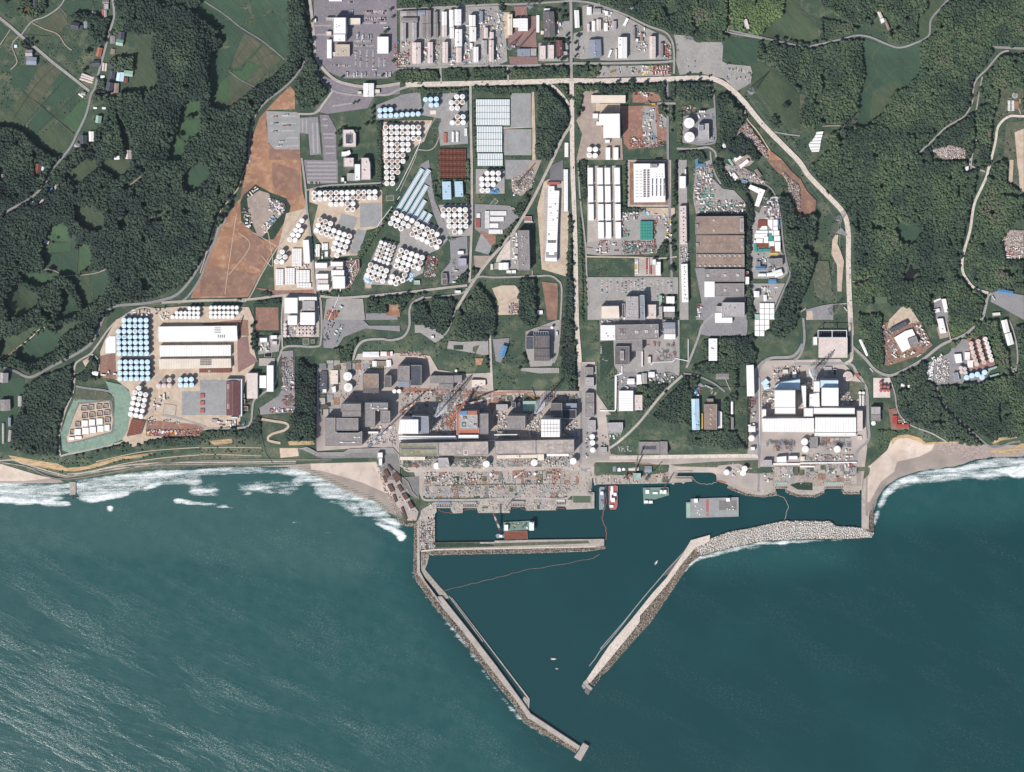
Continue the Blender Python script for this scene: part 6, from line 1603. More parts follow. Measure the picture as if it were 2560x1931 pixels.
bld('canopy','blue','p',33,pp("620 952 702 950 702 990 620 990"),'blue strip over the damaged reactor',opts='n',z0=None);bld('canopy',ORA,'s',33,pp("706 950 804 950 804 988 706 990"),'orange strip over the damaged reactor',opts='n')
blds('C1','in the left plant block above the beach',"""
turbine_hall grey f 24 n:1304 1022 1412 1022 1412 1166 1430 1168 1430 1178 1648 1178 1690 1160 1690 1312 1308 1316;grey turbine hall with a sunken court
hall grey f 22 n:1419 1025 1651 1153;lower grey roof in the sunken court
reactor_hall grey f 36 n:1471 877 1677 955;grey reactor hall with pale walls
hall grey f 26 n:1483 959 1677 1008
reactor_hall grey f 32 n:1721 865 1959 943;grey hall with white roof pipes
hall grey f 26 n:1723 947 1826 1115
hall grey f 24 n:1883 949 1982 1079
hall brown f 16 n:1696 562 1863 713;square brown grey hall
hall dkgrey s 15:1699 717 1867 763
hall dkgrey f 18:1923 583 1995 705
store slate s 4:1235 529 1323 761;dark gridded storage racks
store cream s 6:1361 525 1439 669;cream store of stacked slabs
hut white f 6:1278 722 1320 764
hut white f 8:1370 700 1415 690 1420 762 1376 764
tent white g 6:1699 335 1777 387
tent white g 6:1781 334 1865 387
tent white g 6:1885 333 1945 375
tent redpale g 6:1949 333 1985 373
tent white g 6:1987 332 2009 372
hut white g 6:1799 431 1842 487
hut brown f 5:1847 431 1940 481
hut white g 6:1944 426 1990 418 1994 486 1948 480
hall white f 6:1751 1164 1861 1191
gate_house white f 9:1851 1384 1905 1441
gate_house white f 8:1863 1444 1900 1520
""")
on_roof(rf('grey hall with white roof pipes'),32,[(1790,905),(1860,925)],(3,12),MW,'roof_pipe',2,'C1');on_roof(rf('grey hall with white roof pipes'),32,[(1870,920)],(40,2.4),MW,'roof_pipe',2,'C1');on_roof(rf('sunken court'),24,[(1540,1276)],(38,2.6),MW,'roof_pipe',2,'C1');on_roof(rf('sunken court'),24,[(1640,1222)],(16,2.6),MW,'roof_pipe',2,'C1')
blds('C2','on the hill above the harbour',"""
switch_house slate f 13 n:1313 169 1394 307;dark slate switch house
switch_house dkgrey s 17 n:1399 165 1559 291;ribbed brown grey switch hall
switch_house dkgrey s 15 n:1399 299 1559 376;middle ribbed switch hall
switch_house dkgrey s 14 n:1399 380 1561 428;lowest ribbed switch hall
barn blue g 7:1072 264 1120 278 1082 396 1030 378;blue roofed shed on the slope
hut white f 3:321 165 354 195
hut bluegrey f 4:300 95 370 100 370 120 305 115
hut white f 3:1626 120 1645 165
""")
tile('C2');x,y=cv(1476,130);g=base(x,y);X,Y,_=P(x,y,g);root=empty('switch_gantry',(X,Y,g));q=MB()
for i in range(7):q.bar((-18+6*i,-4,0),(-18+6*i,-4,14),.3,MW);q.bar((-18+6*i,4,0),(-18+6*i,4,14),.3,MW);q.bar((-18+6*i,-4,14),(-18+6*i,4,14),.25,MW)
q.obj('posts',root);q=MB();q.bar((-18,-4,14),(18,-4,14),.4,MW);q.bar((-18,4,14),(18,4,14),.4,MW);q.obj('beams',root);reg(root,'white steel gantry','gantry','behind the ribbed brown grey switch hall',(x,y))
ZR='in the right-hand white plant'
blds('C3',ZR,"""
reactor_hall white p 46 n:1821 736 2036 910;left bright white reactor hall
hall white f 30 n:1821 914 2038 982;white link roof below the left reactor
hall skyblue f 24 n:1825 690 1890 650 2086 620 2090 732 1822 734;pale blue rear hall
turbine_hall white s 26 n:1690 1030 2232 1026 2232 1172 1696 1168;left long white turbine hall
annex white f 18 n:1685 933 1733 1022
shed skyblue g 6:1730 610 1768 650 1716 700 1682 656
shed skyblue g 6:1716 690 1756 680 1760 720 1710 730
shed white f 6:1851 622 1880 681
hut cream f 5:1902 518 1962 562
hut white f 5:2005 540 2049 607
annex ltgrey f 9:1704 1461 1791 1531
annex white f 8:1840 1430 1944 1420 1946 1490 1842 1490
annex white f 8:1965 1420 2060 1462
""")
blds('C4',ZR,"""
reactor_hall white p 46 n:214 672 380 850;right bright white reactor hall
hall skyblue f 34 n:198 597 378 669;pale blue rear hall of the right reactor
tower_block white f 36 n:131 607 194 714
hall white f 20:92 735 190 720 195 868 90 868;white block between the right reactors
hall white f 24 n:10 650 60 650 60 868 30 868;narrow white block left of the stack
hall white f 24 n:36 872 128 956;small white link roof
hall white f 22 n:131 870 541 931;white link roof below the right reactor
turbine_hall white s 27 n:149 965 554 1110;right long white turbine hall
hall pinkwhite f 20 n:562 899 618 1105;pinkish white end hall
annex white f 16:141 1115 552 1151
substation pinkwhite p 20 n:184 175 469 374;square pinkish white substation
annex white f 10:127 169 170 251
house ltgrey s 12:703 860 794 935
house grey f 8:703 941 794 1001
hut white g 5:998 631 1030 657
hut white g 4:1065 645 1087 669
tank_pit ltgrey f 5:240 464 312 464 312 500 272 502 272 555 242 556
hut black f 5:325 486 360 546
annex grey f 9:97 1160 174 1269
hut cream g 5:6 1351 46 1393
shed pinkwhite s 4:560 1150 610 1146 612 1186 580 1188
""")
tile('C4');x,y=cv(322,138);g=base(x,y);X,Y,_=P(x,y,g+20);root=empty('switch_gantry',(X,Y,g));q=MB()
for a in(-36,-1,35):q.bar((a,-9,0),(a,-9,22),.7,MW);q.bar((a,9,0),(a,9,22),.7,MW);q.bar((a,-9,22),(a,9,22),.9,MW)
q.obj('posts',root);q=MB();q.bar((-36,9,22),(35,9,22),1.0,MW);q.bar((-36,-9,22),(35,-9,22),.6,MW);q.obj('beams',root);q=MB()
for i in range(12):q.box((-33+6*i,0,3),(3.4,14,6),SL)
q.obj('transformers',root);reg(root,'white steel gantry over dark transformers','gantry','at the square pinkish substation',(x,y))
blds('C4','on the shoulder road right of the plant',"""
slab_works white p 5 n:928 176 1040 110 1110 90 1176 228 1010 322;white slab of the building under construction
slab_works grey f 9 n:1060 192 1148 160 1172 236 1090 274;dark grey block on the white slab
scaffold_hall slate s 9 n:884 96 1048 10 1072 50 900 130;dark scaffold frame beside the white slab
warehouse white g 9:1986 10 2042 -4 2068 118 2016 132
warehouse white g 9:2022 142 2082 126 2110 236 2052 254
warehouse white s 6:1352 -10 1412 -14 1446 128 1384 136
tent_row white b 4:582 200 608 196 680 346 656 358;row of curved white tents on the verge
shed palegreen s 5:1850 486 1942 456 1946 474 1856 506
shed palegreen s 4:1870 552 1962 526 1968 542 1880 566
shed bluegrey f 6:1516 524 1560 520 1576 600 1530 604
shed white s 6:1520 340 1590 335 1602 420 1540 430
""")
blds('B4','on the far right works ground',"""
warehouse white s 5:1396 1376 1440 1372 1466 1500 1428 1508;white ribbed store in the works clearing
warehouse blue g 6:1958 1276 2106 1300 2098 1336 1952 1310;long bright blue roofed shed
shed white s 4:1316 1480 1376 1466 1382 1500 1326 1512
shed white s 4:1318 1392 1388 1362 1392 1378 1324 1408
shed cream f 4:1898 1512 1976 1506 1980 1536 1902 1545
shed white s 3:1629 60 1665 108
""")
for i in range(7):
 k=i;bld('red_store','red','s',4,pp(f"{946+18.5*i} 1031 {963+18.5*i} 1031 {963+18.5*i} 1066 {946+18.5*i} 1066",'C4'),'red container store','container',zn='in the row by the cliff road',opts='n')
for i in range(4):bld('red_store','red','p',4,pp(f"914 {946+21.5*i} 960 {946+21.5*i} 960 {965+21.5*i} 914 {965+21.5*i}",'C4'),'broad red container store','container',zn='in the stack by the cliff road',opts='n')
for i in range(3):bld('orange_store',ORA,'p',4,pp(f"{540+13*i} {540-2*i} {548+13*i} {533-2*i} {568+13*i} {562-2*i} {560+13*i} {569-2*i}",'C4'),'orange container','container',zn='beside the big round tank')
blds(SR,'in the western tank yard',"""
warehouse white p 11 n:396 817 592 815 594 852 397 855;topmost long white shed
warehouse white s 9 n:399 864 577 863 577 890 400 892;middle long ribbed white shed
warehouse cream s 9 n:397 898 577 897 578 920 398 923;lowest long cream shed
store rust s 4:498 922 577 932
pad white p 1:273 841 289 841 289 883 264 883 264 850;white square pad by the blue tanks
""")
on_roof(rf('topmost long white shed'),11,[(538+4*(i%4),820+4*(i//4))for i in range(16)],(3,1),GY,RV,1,SR);on_roof(rf('topmost long white shed'),11,[(546+5*(i%4),839+4*(i//4))for i in range(8)],(2,3),GY,RV,1,SR);on_roof(rf('lowest long cream'),9,[(502+3.6*(i%8),900+4*(i//8))for i in range(32)],(2.6,2.6),SL,'roof_unit',.6,SR)
blds('C1','above the green coastal slope',"""
warehouse maroon g 10 n:276 637 416 996;maroon roofed shed with white roof ladders
annex white f 9 n:418 616 440 1008
annex ltgrey f 9:276 616 416 634
hall pinkwhite p 13:490 556 600 821;pinkish white tall hall
hall white p 9:621 581 690 711
hall white p 14:697 476 765 749;narrow tall white hall
hut white f 5:621 188 701 237
hut white s 5:737 162 802 197
hut pinkwhite f 5:743 223 802 265
hut ltgrey f 3:119 1039 181 1067
hut white f 3:319 1013 395 1031
hut blue f 4:445 770 464 815
hut rust f 4:441 830 471 870
hut rust f 4:448 902 502 945
""")
mr=rf('maroon roofed shed');on_roof(mr,10.5,[(x,655+22*i)for x in(295,350)for i in range(12)],(4.5,.7),WT,'roof_ladder',.5,'C1');on_roof(mr,11,[(x,800)for x in(288,302,343,357)],(.8,62),WT,'roof_rail',.5,'C1')
tile('C1');Z='in the sunken walled ponds'
def pond(t,s,m,lab,cat='pond',rim=CON):
 poly=pp(s,t);cx=sum(p[0]for p in poly)/len(poly);cy=sum(p[1]for p in poly)/len(poly);g=base(cx,cy);L,X,Y=world_poly(poly,g);root=empty('pond',(X,Y,g));Li=inset(L,1.2);n=len(L)
 q=MB();a=[(x,y,z)for z in(0,1.0)for x,y in L];b=[(x,y,z)for z in(0,1.0)for x,y in Li];fs=[]
 for i in range(n):j=(i+1)%n;fs+=[(i,j,j+n,i+n),(2*n+i,3*n+i,3*n+j,2*n+j),(n+i,n+j,3*n+j,3*n+i)]
 q.add(a+b,fs,rim);q.obj('rim',root);q=MB();q.prism(Li,-1,.45,m);q.obj('water' if 'water' in m or m=='pond' else 'cover',root);root[LB]=lab;root[CAT]=cat;occ_poly(poly);return root
pond('C1',"670 325 752 325 752 390 672 390",'dark_water','dark square pond beside small white huts');pond('C1',"1072 196 1138 194 1140 256 1074 258",'pond','larger green pond below the pink tanks');pond('C1',"1156 206 1194 204 1196 244 1158 246",'pond','smaller green pond below the pink tanks')
pond('C0',"1712 872 1840 892 1826 1006 1694 988",BG,'tan covered square basin with pale rim','basin');pond('B1',"1940 375 2025 372 2022 425 1942 428",'pond','small green basin below the tank rows','basin');pond('B2',"930 470 990 400 1028 430 965 500",'pond','green tilted basin between grass banks','basin')
pond('A2',"305 1150 382 1150 382 1202 308 1202",CR,'cream walled basin below the blue tanks','basin');pond('B1',"1720 1282 1788 1282 1788 1340 1722 1340",BG,'beige basin at the blue tarpaulins','basin');pond('S1',"1960 325 2130 325 2130 398 1962 398",'pond','murky rectangular basin on the quay','basin')
PZ='in the green banked pit'
def pit(x0,y0,x1,y1,white,j,i):
 tile('C0');a,b=cv((x0+x1)/2,(y0+y1)/2);g=base(a,b);X,Y,_=P(a,b,g+2);w,d=(x1-x0)/TS,(y1-y0)/TS;root=empty('storage_cell',(X,Y,g));q=MB();t=1.3
 for c,e in(((0,d/2),(w,t)),((0,-d/2),(w,t)),((w/2,0),(t,d-t-.05)),((-w/2,0),(t,d-t-.05))):q.box((c[0],c[1],1.4),(e[0],e[1],3.4),DTN)
 q.obj('wall',root)
 MB().box((0,0,3.2 if white else .6),(w+.6 if white else w-t,d+.6 if white else d-t,.5),WT if white else GY).obj('cover' if white else 'floor',root);occ_poly([cv(x0,y0),cv(x1,y0),cv(x1,y1),cv(x0,y1)])
 reg(root,'white covered concrete cell' if white else 'open grey concrete cell','storage cell',PZ,(a,b),(j,i))
for j,row in enumerate(("845 900 903 948|920 888 972 942|1005 880 1056 930|1075 880 1120 924","852 976 905 1026|930 966 985 1018|1008 956 1064 1006|1086 944 1140 994","784 1066 834 1114|1090 1020 1144 1070","730 1150 770 1196")):
 for i,c in enumerate(row.split('|')):pit(*map(float,c.split()),False,j,i)
for j,row in enumerate(("855 1050 915 1110|930 1040 990 1100|1010 1030 1070 1090","780 1140 842 1198|862 1126 925 1188|938 1116 1000 1176|1018 1106 1080 1164|1092 1096 1142 1154","720 1225 776 1250|786 1214 852 1240")):
 for i,c in enumerate(row.split('|')):pit(*map(float,c.split()),True,j,i)
yt=[318.5,332.5,346.5,361,375,389,403.5,417.3,431,445,459]
grid_tanks('of the tall tank grid',[964,978,991.7,1005.3,1019,1032.6,1046.2],yt,[7,7,7,5,5,4,4,3,3,2,2],6.3,12,dx=.3)
TB=[];RB=[]
for j,(y0,y1,n,s0)in enumerate(((350,335,12,0),(408,392,12,0),(463,458,5,3),(518,516,2,6))):
 for i in range(n):k=s0+i;TB.append((500+(1191+57.5*k)/4.172,400+(y0+(y1-y0)*i/max(1,n-1))/4.172));RB.append((j,i))
tanks(SR,'of the long two-row bank',TB,6.4,12,rows=RB)
tanks('B1','of the slanting bank by grey pads',"1252 628 1305 645 1360 665 1233 682 1288 702 1340 720 1395 740 1450 760 1503 780 1557 797 1213 737 1267 757 1320 777 1375 795 1430 815 1483 833 1537 852 1410 868 1462 888 1517 907 1393 925 1447 945 1500 962 1428 998",26.5,12)
tanks('B1','of the small bank by the dirt road',"1062 636 1027 686 998 735 1052 737 967 783 1022 787 937 832 992 836",26,12,vs=(0,1))
tanks('B1','of the five-tank cluster',"857 962 828 1012 886 1014 797 1062 853 1065",26,12,vs=(0,1))
tanks('B1','of the bank of small tanks',"1890 862 1932 877 1975 892 2020 908 1875 905 1918 920 1960 935 2003 950 1860 948 1903 963 1945 978 1988 993 1845 990 1887 1006 1930 1021 1972 1037 1830 1034 1873 1050 1915 1065 1957 1080",20,10)
tanks('B1','of the bank beside blue tarpaulins',"1780 1097 1834 1117 1888 1137 1942 1157 1762 1152 1815 1172 1868 1191 1922 1210 1743 1205 1797 1226 1850 1246 1905 1265",27,11)
tanks('B2','of the crowded slanting bank',"-24 1052 -41 1108 -81 1220 -26 1240 -98 1275 -43 1292 10 945 66 965 120 982 175 1002 230 1020 -6 998 48 1018 102 1037 157 1057 212 1076 -24 1052 30 1074 84 1093 138 1112 192 1131 12 1130 66 1148 48 1203 28 1257".replace("-24 1052 30","30"),27,12)
tanks('B2','of the diagonal bank by the grey panels',"-41 557 -71 610 -21 632 -96 662 -41 688 15 585 72 610 125 636 33 663 85 690 10 718 180 672 230 698 283 724 333 750 385 778 155 725 205 750 256 776 308 803 357 830 408 855 128 778 180 805 230 828 282 855 331 883 383 910",27,12)
G5=[];R5=[]
for j,(y,xs)in enumerate(((522,(450,508,566,623,680)),(578,(452,510,568,625,683)),(636,(513,570,627,685)),(692,(513,570,627,685)),(752,(570,627)))):
 for i,x in enumerate(xs):G5.append((1000+x/4.172,400+y/4.172));R5.append((j,i))
tanks(SR,'left of the pinkish road',G5,6.4,12,rows=R5)
G5=[];R5=[]
for j,(y,xs)in enumerate(((140,(908,966,1025)),(200,(853,911,968,1026)),(258,(855,914,970)),(318,(857,914)))):
 for i,x in enumerate(xs):G5.append((1000+x/4.172,400+y/4.172));R5.append((j,i))
tanks(SR,'below the pale blue rows',G5,6.5,12,vs=(0,0,1),rows=R5)
tanks('A2','right of the narrow green strip',"592 1012 650 1010 536 1072 593 1070 650 1068 540 1130 597 1128 600 1222 656 1220 545 1282 603 1280 658 1280",27,12)
tanks('A2','in the upper group of five',"265 1040 320 1038 378 1035 325 1098 380 1095",26,12,'skyblue',(0,))
tanks('A2','above the tall tank grid',"-209 1152 -154 1148 -98 1146 -208 1210 -152 1208 -96 1206 -38 1204 20 1198 77 1195 133 1193 190 1190",26,11,'skyblue',(0,))
G5=[];R5=[]
for j in range(7):
 n=5 if j<2 else 6;x0=1293 if j<2 else 1236+(j-2)*1.6
 for i in range(n):G5.append(((x0+57.5*i)/4.172,800+(5+58*j)/4.172));R5.append((j,i))
tanks(SR,'of the upper blue grid',G5,6.2,13,'skyblue',(0,0,0,0,1),rows=R5)
G5=[];R5=[]
for j in range(4):
 for i in range(6):G5.append(((1250+j+57.5*i)/4.172,800+(440+58*j)/4.172));R5.append((j,i))
tanks(SR,'of the lower blue grid',G5,6.2,13,'skyblue',(0,),rows=R5)
tanks('C0','of the six-tank group below the sheds',"1882 625 1940 622 1996 620 1882 682 1940 681 1998 680",26,11,'skyblue',(0,))
tanks('C0','beside the six blue tanks',"1765 628 1652 690 1708 688 1765 688",25,10,PWT,(0,1));tanks('C0','beside the six blue tanks',"1708 632",25,9,GY,(0,),phrase='dark open round tank')
tanks('C0','of the slanting bank by the pit',"1448 712 1408 758 1462 770 1518 782 1396 814 1450 826 1506 838 1384 870 1438 882 1495 893 1372 928 1425 940 1482 950 1360 985 1415 995 1468 1008",25.5,13,WT,(0,1))
G5=[];R5=[]
for j,y in enumerate((1545,1597,1640)):
 for i in range((7,7,6)[j]):G5.append((500+(115+44.5*i)/4.172,400+(y-3+0)/4.172));R5.append((j,i))
tanks(SR,'of the right small-tank bank',G5,5,10,WT,(0,),rows=R5)
G5=[];R5=[]
for j,(y,a,b)in enumerate(((1550,4,7),(1597,1,7),(1640,0,7))):
 for i in range(a,b):G5.append(((1798+44.5*i)/4.172,400+y/4.172));R5.append((j,i-a))
tanks(SR,'of the left small-tank bank',G5,5,10,WT,(0,),rows=R5)
G5=[(500+(1020+37*i)/4.172,800+y/4.172)for y in(85,122,158)for i in range(5)];tanks(SR,'behind the square white warehouses',G5,4.3,8,PWT,(0,1),rows=[(j,i)for j in range(3)for i in range(5)])
tanks('C1','in the column by the dirt square',"886 50 886 90 886 130 886 165",19,8,PWT,(0,))
tanks('C1','at the dark gridded racks',"1540 590 1545 705",45,12,WT,(1,));tanks('A3','by the grey square office',"930 1285 932 1432",54,16,WT,(1,));tanks('A3','above the grey square office',"1042 1165 1065 1165 1088 1165",10,8,WT,(0,))
tanks('A2','below the huge white hall',"1978 1560 2038 1560 1975 1622 2035 1625",28,10,WT,(0,1))
tanks('C2','below the turbine halls',"383 1525 900 1505 1400 1490 1805 1475",35,12,WT,(0,));tanks('C2','at the right edge of the plant block',"2005 1220 2008 1283 2010 1358",28,10,WT,(0,));tanks('C2','on the reactor side yard',"585 532 1585 80",14,8,WT,(0,));tanks('C2','left of the grey ribbed annex',"-10 745",22,8,WT,(0,));tanks('C1','left of the grey ribbed annex',"2028 745",22,8,WT,(0,))
tanks('C3','beside the right plant road',"1580 1235",32,11,WT,(0,));tanks('S2','on the harbour fuel yard',"960 95 1097 68 1085 100",22,11,WT,(0,));tanks('C4','at the right plant front',"45 1205 52 1278 367 1278",34,11,WT,(0,));tanks('C4','behind the right plant',"473 558",48,12,PWT,(1,));tanks('C4','above the long pump rows',"592 722 626 722",15,7,WT,(0,));tanks('C4','below the grey ribbed house',"725 1022",22,8,WT,(0,));tanks('C2','by the grey reactor hall',"1236 885",20,12,PWT,(0,))
tanks('C4','on the white square pad',"798 625 800 660 835 660 870 665 800 700 837 700 872 700",15,9,RPL,(0,));tanks('C4','of the left column in the tank farm',"1690 235 1697 277 1708 320 1720 360 1733 402 1745 440",22,10,PWT,(0,1));tanks('C4','of the middle column in the tank farm',"1760 213 1770 255 1780 297 1792 340 1805 380 1818 420",22,10,PWT,(0,1));tanks('C4','of the right column in the tank farm',"1830 190 1845 232 1857 273 1868 315 1880 357 1892 397",22,10,WT,(1,))
tanks('C4','at the foot of the tank farm',"1645 570 1698 552 1752 540 1822 520 1797 567",27,11,'skyblue',(0,));tanks('C4','left in the tank farm',"1588 475 1627 485 1595 515 1635 525",20,9,PWT,(0,));tanks('S1','in the quay yards',"1205 135 1612 130",13,7,WT,(0,))
# ------------------------------------------------------------------ rows of box and lying tanks
def strip(zn,t,x0,y0,x1,y1,nx,ny,c,kind,h,phr,cat,gap=.82):
 tile(t);w=(x1-x0)/nx;d=(y1-y0)/ny;cell_grid(zn,t,(x0+w/2,y0+d/2),(w,0),(0,d),[nx]*ny,round(w/TS*gap,2),round(d/TS*.93,2),h,c,kind,phr,cat)
strip('of the upper field','A2',792,1036,1145,1310,20,4,'icegreen',BXT,4,'pale blue box tank','box tank',.8)
strip('of the lower field','A2',800,1318,1066,1590,15,4,'icegreen',BXT,4,'pale blue box tank','box tank',.8)
strip('of the last field','A2',808,1600,1072,1734,15,2,'icegreen',BXT,4,'pale blue box tank','box tank',.8)
strip('of the rust-red block','A2',405,1552,690,1860,20,5,RU,'cylinder_tank',4,'rusty lying tank','lying tank',.86)
strip('of the left panel block','B1',962,925,1060,1110,5,12,WT,BXT,4,'white box tank','box tank',.86)
for(x0,y0,x1,y1,nx,ny,z)in((790,1140,870,1305,3,9,'of the first block'),(885,1128,988,1300,4,9,'of the second block'),(1000,1150,1145,1280,4,8,'of the third block'),(1010,1286,1160,1332,5,2,'of the bottom panel row')):strip(z,'B1',x0,y0,x1,y1,nx,ny,WT,BXT,4,'white box tank','box tank',.88)
strip('of the short panel rows','B1',1205,880,1250,1010,2,8,WT,BXT,4,'white box tank','box tank',.86);strip('of the right rows','B1',1270,872,1335,940,2,5,WT,BXT,4,'white box tank','box tank',.86)
strip('beside the plant hall','B2',1708,100,1752,540,1,30,WT,BXT,3.5,'white box tank','box tank',.95);strip('above the plant hall','A2',1716,1490,1756,1640,1,11,WT,BXT,3.5,'white box tank','box tank',.95)
strip('in the brown silo pit','A2',530,1375,622,1485,2,4,WT,'cylinder_tank',4,'white capsule tank','lying tank',.6);strip('beside the silo pit','A2',452,1388,488,1492,1,9,ORA,SCN,3,'orange container','container',.9);strip('right of the silo pit','A2',672,1340,700,1420,2,3,WT,SCN,3,'white container','container',.85)
zz='in the green container block';strip(zz,'B3',418,640,552,836,5,6,TL,SCN,5.2,'teal stacked container','container',.92)
strip('in the container row by the hall','A2',1420,160,1455,340,1,18,WT,SCN,2.6,'white container','container',.9)
strip('beside the long pump rows','C4',580,745,636,850,2,6,LG,BXT,4,'light grey box tank','box tank',.8);strip('in the upper tank farm','C4',1625,320,1680,395,1,6,WT,BXT,3.5,'white box tank','box tank',.9);strip('in the lower tank farm','C4',1650,400,1712,470,1,6,WT,BXT,3.5,'white box tank','box tank',.9)
ux=Vector((.515,-.857));vx=Vector((ux.y,-ux.x))*-1;vx=Vector((.857,.515));tile('B2');jj=0
for si,(bx,by,n)in enumerate(((-15,512,36),(40,545,36),(98,572,25),(153,601,15),(208,629,8),(263,657,8))):
 for i in range(n):
  c=Vector((bx,by))+ux*(14.5*i);
  if si==0 and c.x>235:continue
  a,b=cv(c.x,c.y);g=base(a,b);X,Y,_=P(a,b,g+4);o=place(('c',11.6,2.7,4,'paleblue',BXT),mk_cell(11.6,2.7,4,'paleblue',BXT),(X,Y,g),-math.atan2(vx.y,vx.x));OCC[int(round((b-GY0)/G)),int(round((a-GX0)/G))]=True
  reg(o,'pale blue box tank','box tank','of the diagonal strips',(a,b),(si,i))
MZ='in the steel mat store by the beach'
for q in("215 100 245 85 280 150 250 170","295 145 330 110 385 170 335 215","250 235 290 225 320 285 285 300","340 240 365 230 400 285 375 300","380 315 420 305 450 355 415 370","435 390 465 380 500 440 465 450","205 150 230 145 255 205 230 215","300 325 320 320 345 385 325 395","375 440 395 435 435 550 415 555","248 50 262 42 305 95 290 102"):bld('steel_stack',RD_,'s',3,pp(q,'S1'),'dark rusty steel stack','steel stack',zn=MZ,opts='n')
bld('steel_stack',RU,'s',3,pp("1375 1030 1515 1055 1470 1190 1320 1215",'C0'),'rust-red block of stacked plates','steel stack',zn='below the slanting tank bank',opts='n')
for y in(770,845,925):bld('steel_stack',RPL,'p',2,pp(f"0 {y} 45 {y} 45 {y+45} 0 {y+45}",'C1'),'faded red square mat','mat',zn='on the grey pad')
# ================================================================== HARBOUR
for i,((poly,z),nm)in enumerate(zip(FLAT,('quay','wharf','quay','inner_breakwater'))):
 o=MB().prism([P(x,y,z)[:2]for x,y in poly],-5,z,QC).obj(nm);o['kind']='structure'
 o[LB]=('long quay in front of the turbine halls with round piers','red-stained wharf where the cranes stand','right-hand quay in front of the white plant','inner breakwater across the basin')[i]
def thing_slab(name,m,s,t,z1,lab,cat,z0=-5):return slab(name,m,s,z0,z1,t,lab,cat)
thing_slab('breakwater',CON,"527 560 545 560 552 1030 600 1120 820 1420 1060 1680 1030 1680 760 1360 555 1080 527 1045",'S1',5.5,'long concrete breakwater running out from the left quay','breakwater')
thing_slab('breakwater',CON,"345 -30 385 -30 640 290 880 600 1120 930 1205 1050 1660 1350 1640 1385 1175 1085 1080 940 850 650 600 320 400 60",'S3',5.6,'outer half of the left breakwater bending toward its head','breakwater')
thing_slab('pier',CON,"1690 1318 1742 1350 1664 1488 1604 1452 1652 1385 1662 1360",'S3',7,'rectangular concrete head at the tip of the left breakwater','breakwater head')
thing_slab('breakwater',CRD,"1718 735 1750 770 2120 320 2212 200 2212 130 2080 250 1930 420",'S3',5.5,'outer tip of the right breakwater','breakwater')
thing_slab('breakwater',CRD,"-5 1530 -5 1580 130 1400 290 1200 410 1060 520 930 620 790 720 670 830 620 835 570 690 610 640 700 505 895 400 1010 320 1110 240 1210 115 1355",'S2',5.45,'right breakwater running down from the block mound','breakwater')
for i,q in enumerate(("1718 735 1740 765 1718 800 1685 765","1725 772 1776 815 1760 838 1712 800","1688 772 1715 805 1695 825 1674 795","1712 805 1755 840 1735 880 1700 850")):thing_slab('caisson',(CON,QC,PDG,'pad_dark')[i],q,'S3',6-i*1.2,('pale upper','large','small grey','dark sunken')[i]+' caisson at the tip of the right breakwater','caisson')
thing_slab('training_wall',CON,"816 1255 822 1252 1136 1676 1128 1676",'S1',2,'thin wall inside the left breakwater','wall');thing_slab('training_wall',CON,"474 -20 480 -20 1194 912 1190 1020 1180 1018 1184 920",'S3',2.05,'outer part of the thin wall inside the left breakwater','wall')
thing_slab('apron','rock',"1184 915 1180 1018 1120 935 1145 890",'S3',1.6,'mossy stone apron at the end of the thin wall','apron');thing_slab('training_wall',PDG,"690 610 640 690 510 830 330 1040 180 1225 0 1432 4 1438 184 1230 334 1046 514 836 645 694 694 616",'S2',1.6,'thin low wall beside the right breakwater','wall');thing_slab('training_wall',PDG,"2210 15 2030 250 1900 410 1840 470 1790 550 1740 610 1746 614 1796 554 1846 474 1906 414 2036 254 2214 20",'S3',1.55,'end of the thin low wall beside the right breakwater','wall')
thing_slab('shelf','rock_dark',"690 614 830 575 830 600 716 650 520 870 480 880 600 740",'S2',1.0,'dark wet shelf beside the right breakwater bend','shelf')
slab('rubble_shore','rock',"560 860 640 870 620 960 600 1010 700 1130 800 1240 820 1275 760 1290 690 1190 565 1040",-4,1.6,'S1','rubble shore inside the bend of the left breakwater','rubble shore')
for nm,s,t,z in(('rock_bank',"500 610 527 610 527 1045 555 1080 760 1360 1030 1680 985 1690 700 1370 520 1120 492 1040",'S1',1.2),('rock_bank',"300 -30 345 -30 400 60 600 320 850 650 1080 940 1175 1085 1640 1385 1620 1412 1140 1130 1040 960 820 690 570 360 370 110",'S3',1.2),('rock_bank',"-5 1580 -5 1650 60 1600 240 1390 380 1240 530 1020 680 790 760 730 1000 665 1240 615 1600 600 1850 600 2060 590 2080 560 1990 515 1790 500 1740 462 1340 470 1100 525 980 545 835 600 720 670 620 790 520 930 410 1060",'S2',1.5),('rock_bank',"2038 40 2066 50 2078 560 2038 545",'S2',1.4),('rock_bank',"560 850 700 836 2170 810 2212 800 2260 790 2265 820 2100 845 1600 860 1000 872 640 880 600 960 565 1000",'S1',1.2),('rock_bank',"170 60 200 150 250 290 330 430 385 560 430 590 525 560 527 610 440 615 370 590 300 430 225 290 150 100",'S1',1.6),('rock_bank',"970 195 1110 245 1240 270 1345 238 1345 270 1240 285 1100 270 965 215",'S2',1.3),('rock_bank',"1405 215 1430 220 1500 262 1620 268 1700 232 1706 248 1640 285 1500 280 1415 245",'S2',1.3),('rock_bank',"1825 225 1850 238 1970 245 1970 262 1850 262",'S2',1.2)):
 o=slab(nm,'rock_brown',s,-5,z,t);o['kind']='stuff';NB=globals().get('NB',0)+1;o[LB]='brown rubble bed '+'under the upper left breakwater blocks|under the outer left breakwater blocks|under the right breakwater mound|along the right harbour mole|outside the inner breakwater|below the steel mat store|along the right quay|round the quay nose|beside the last intake'.split('|')[NB-1];o[CAT]=RBL
TC=['rock',CON,CR,'rock_dark']
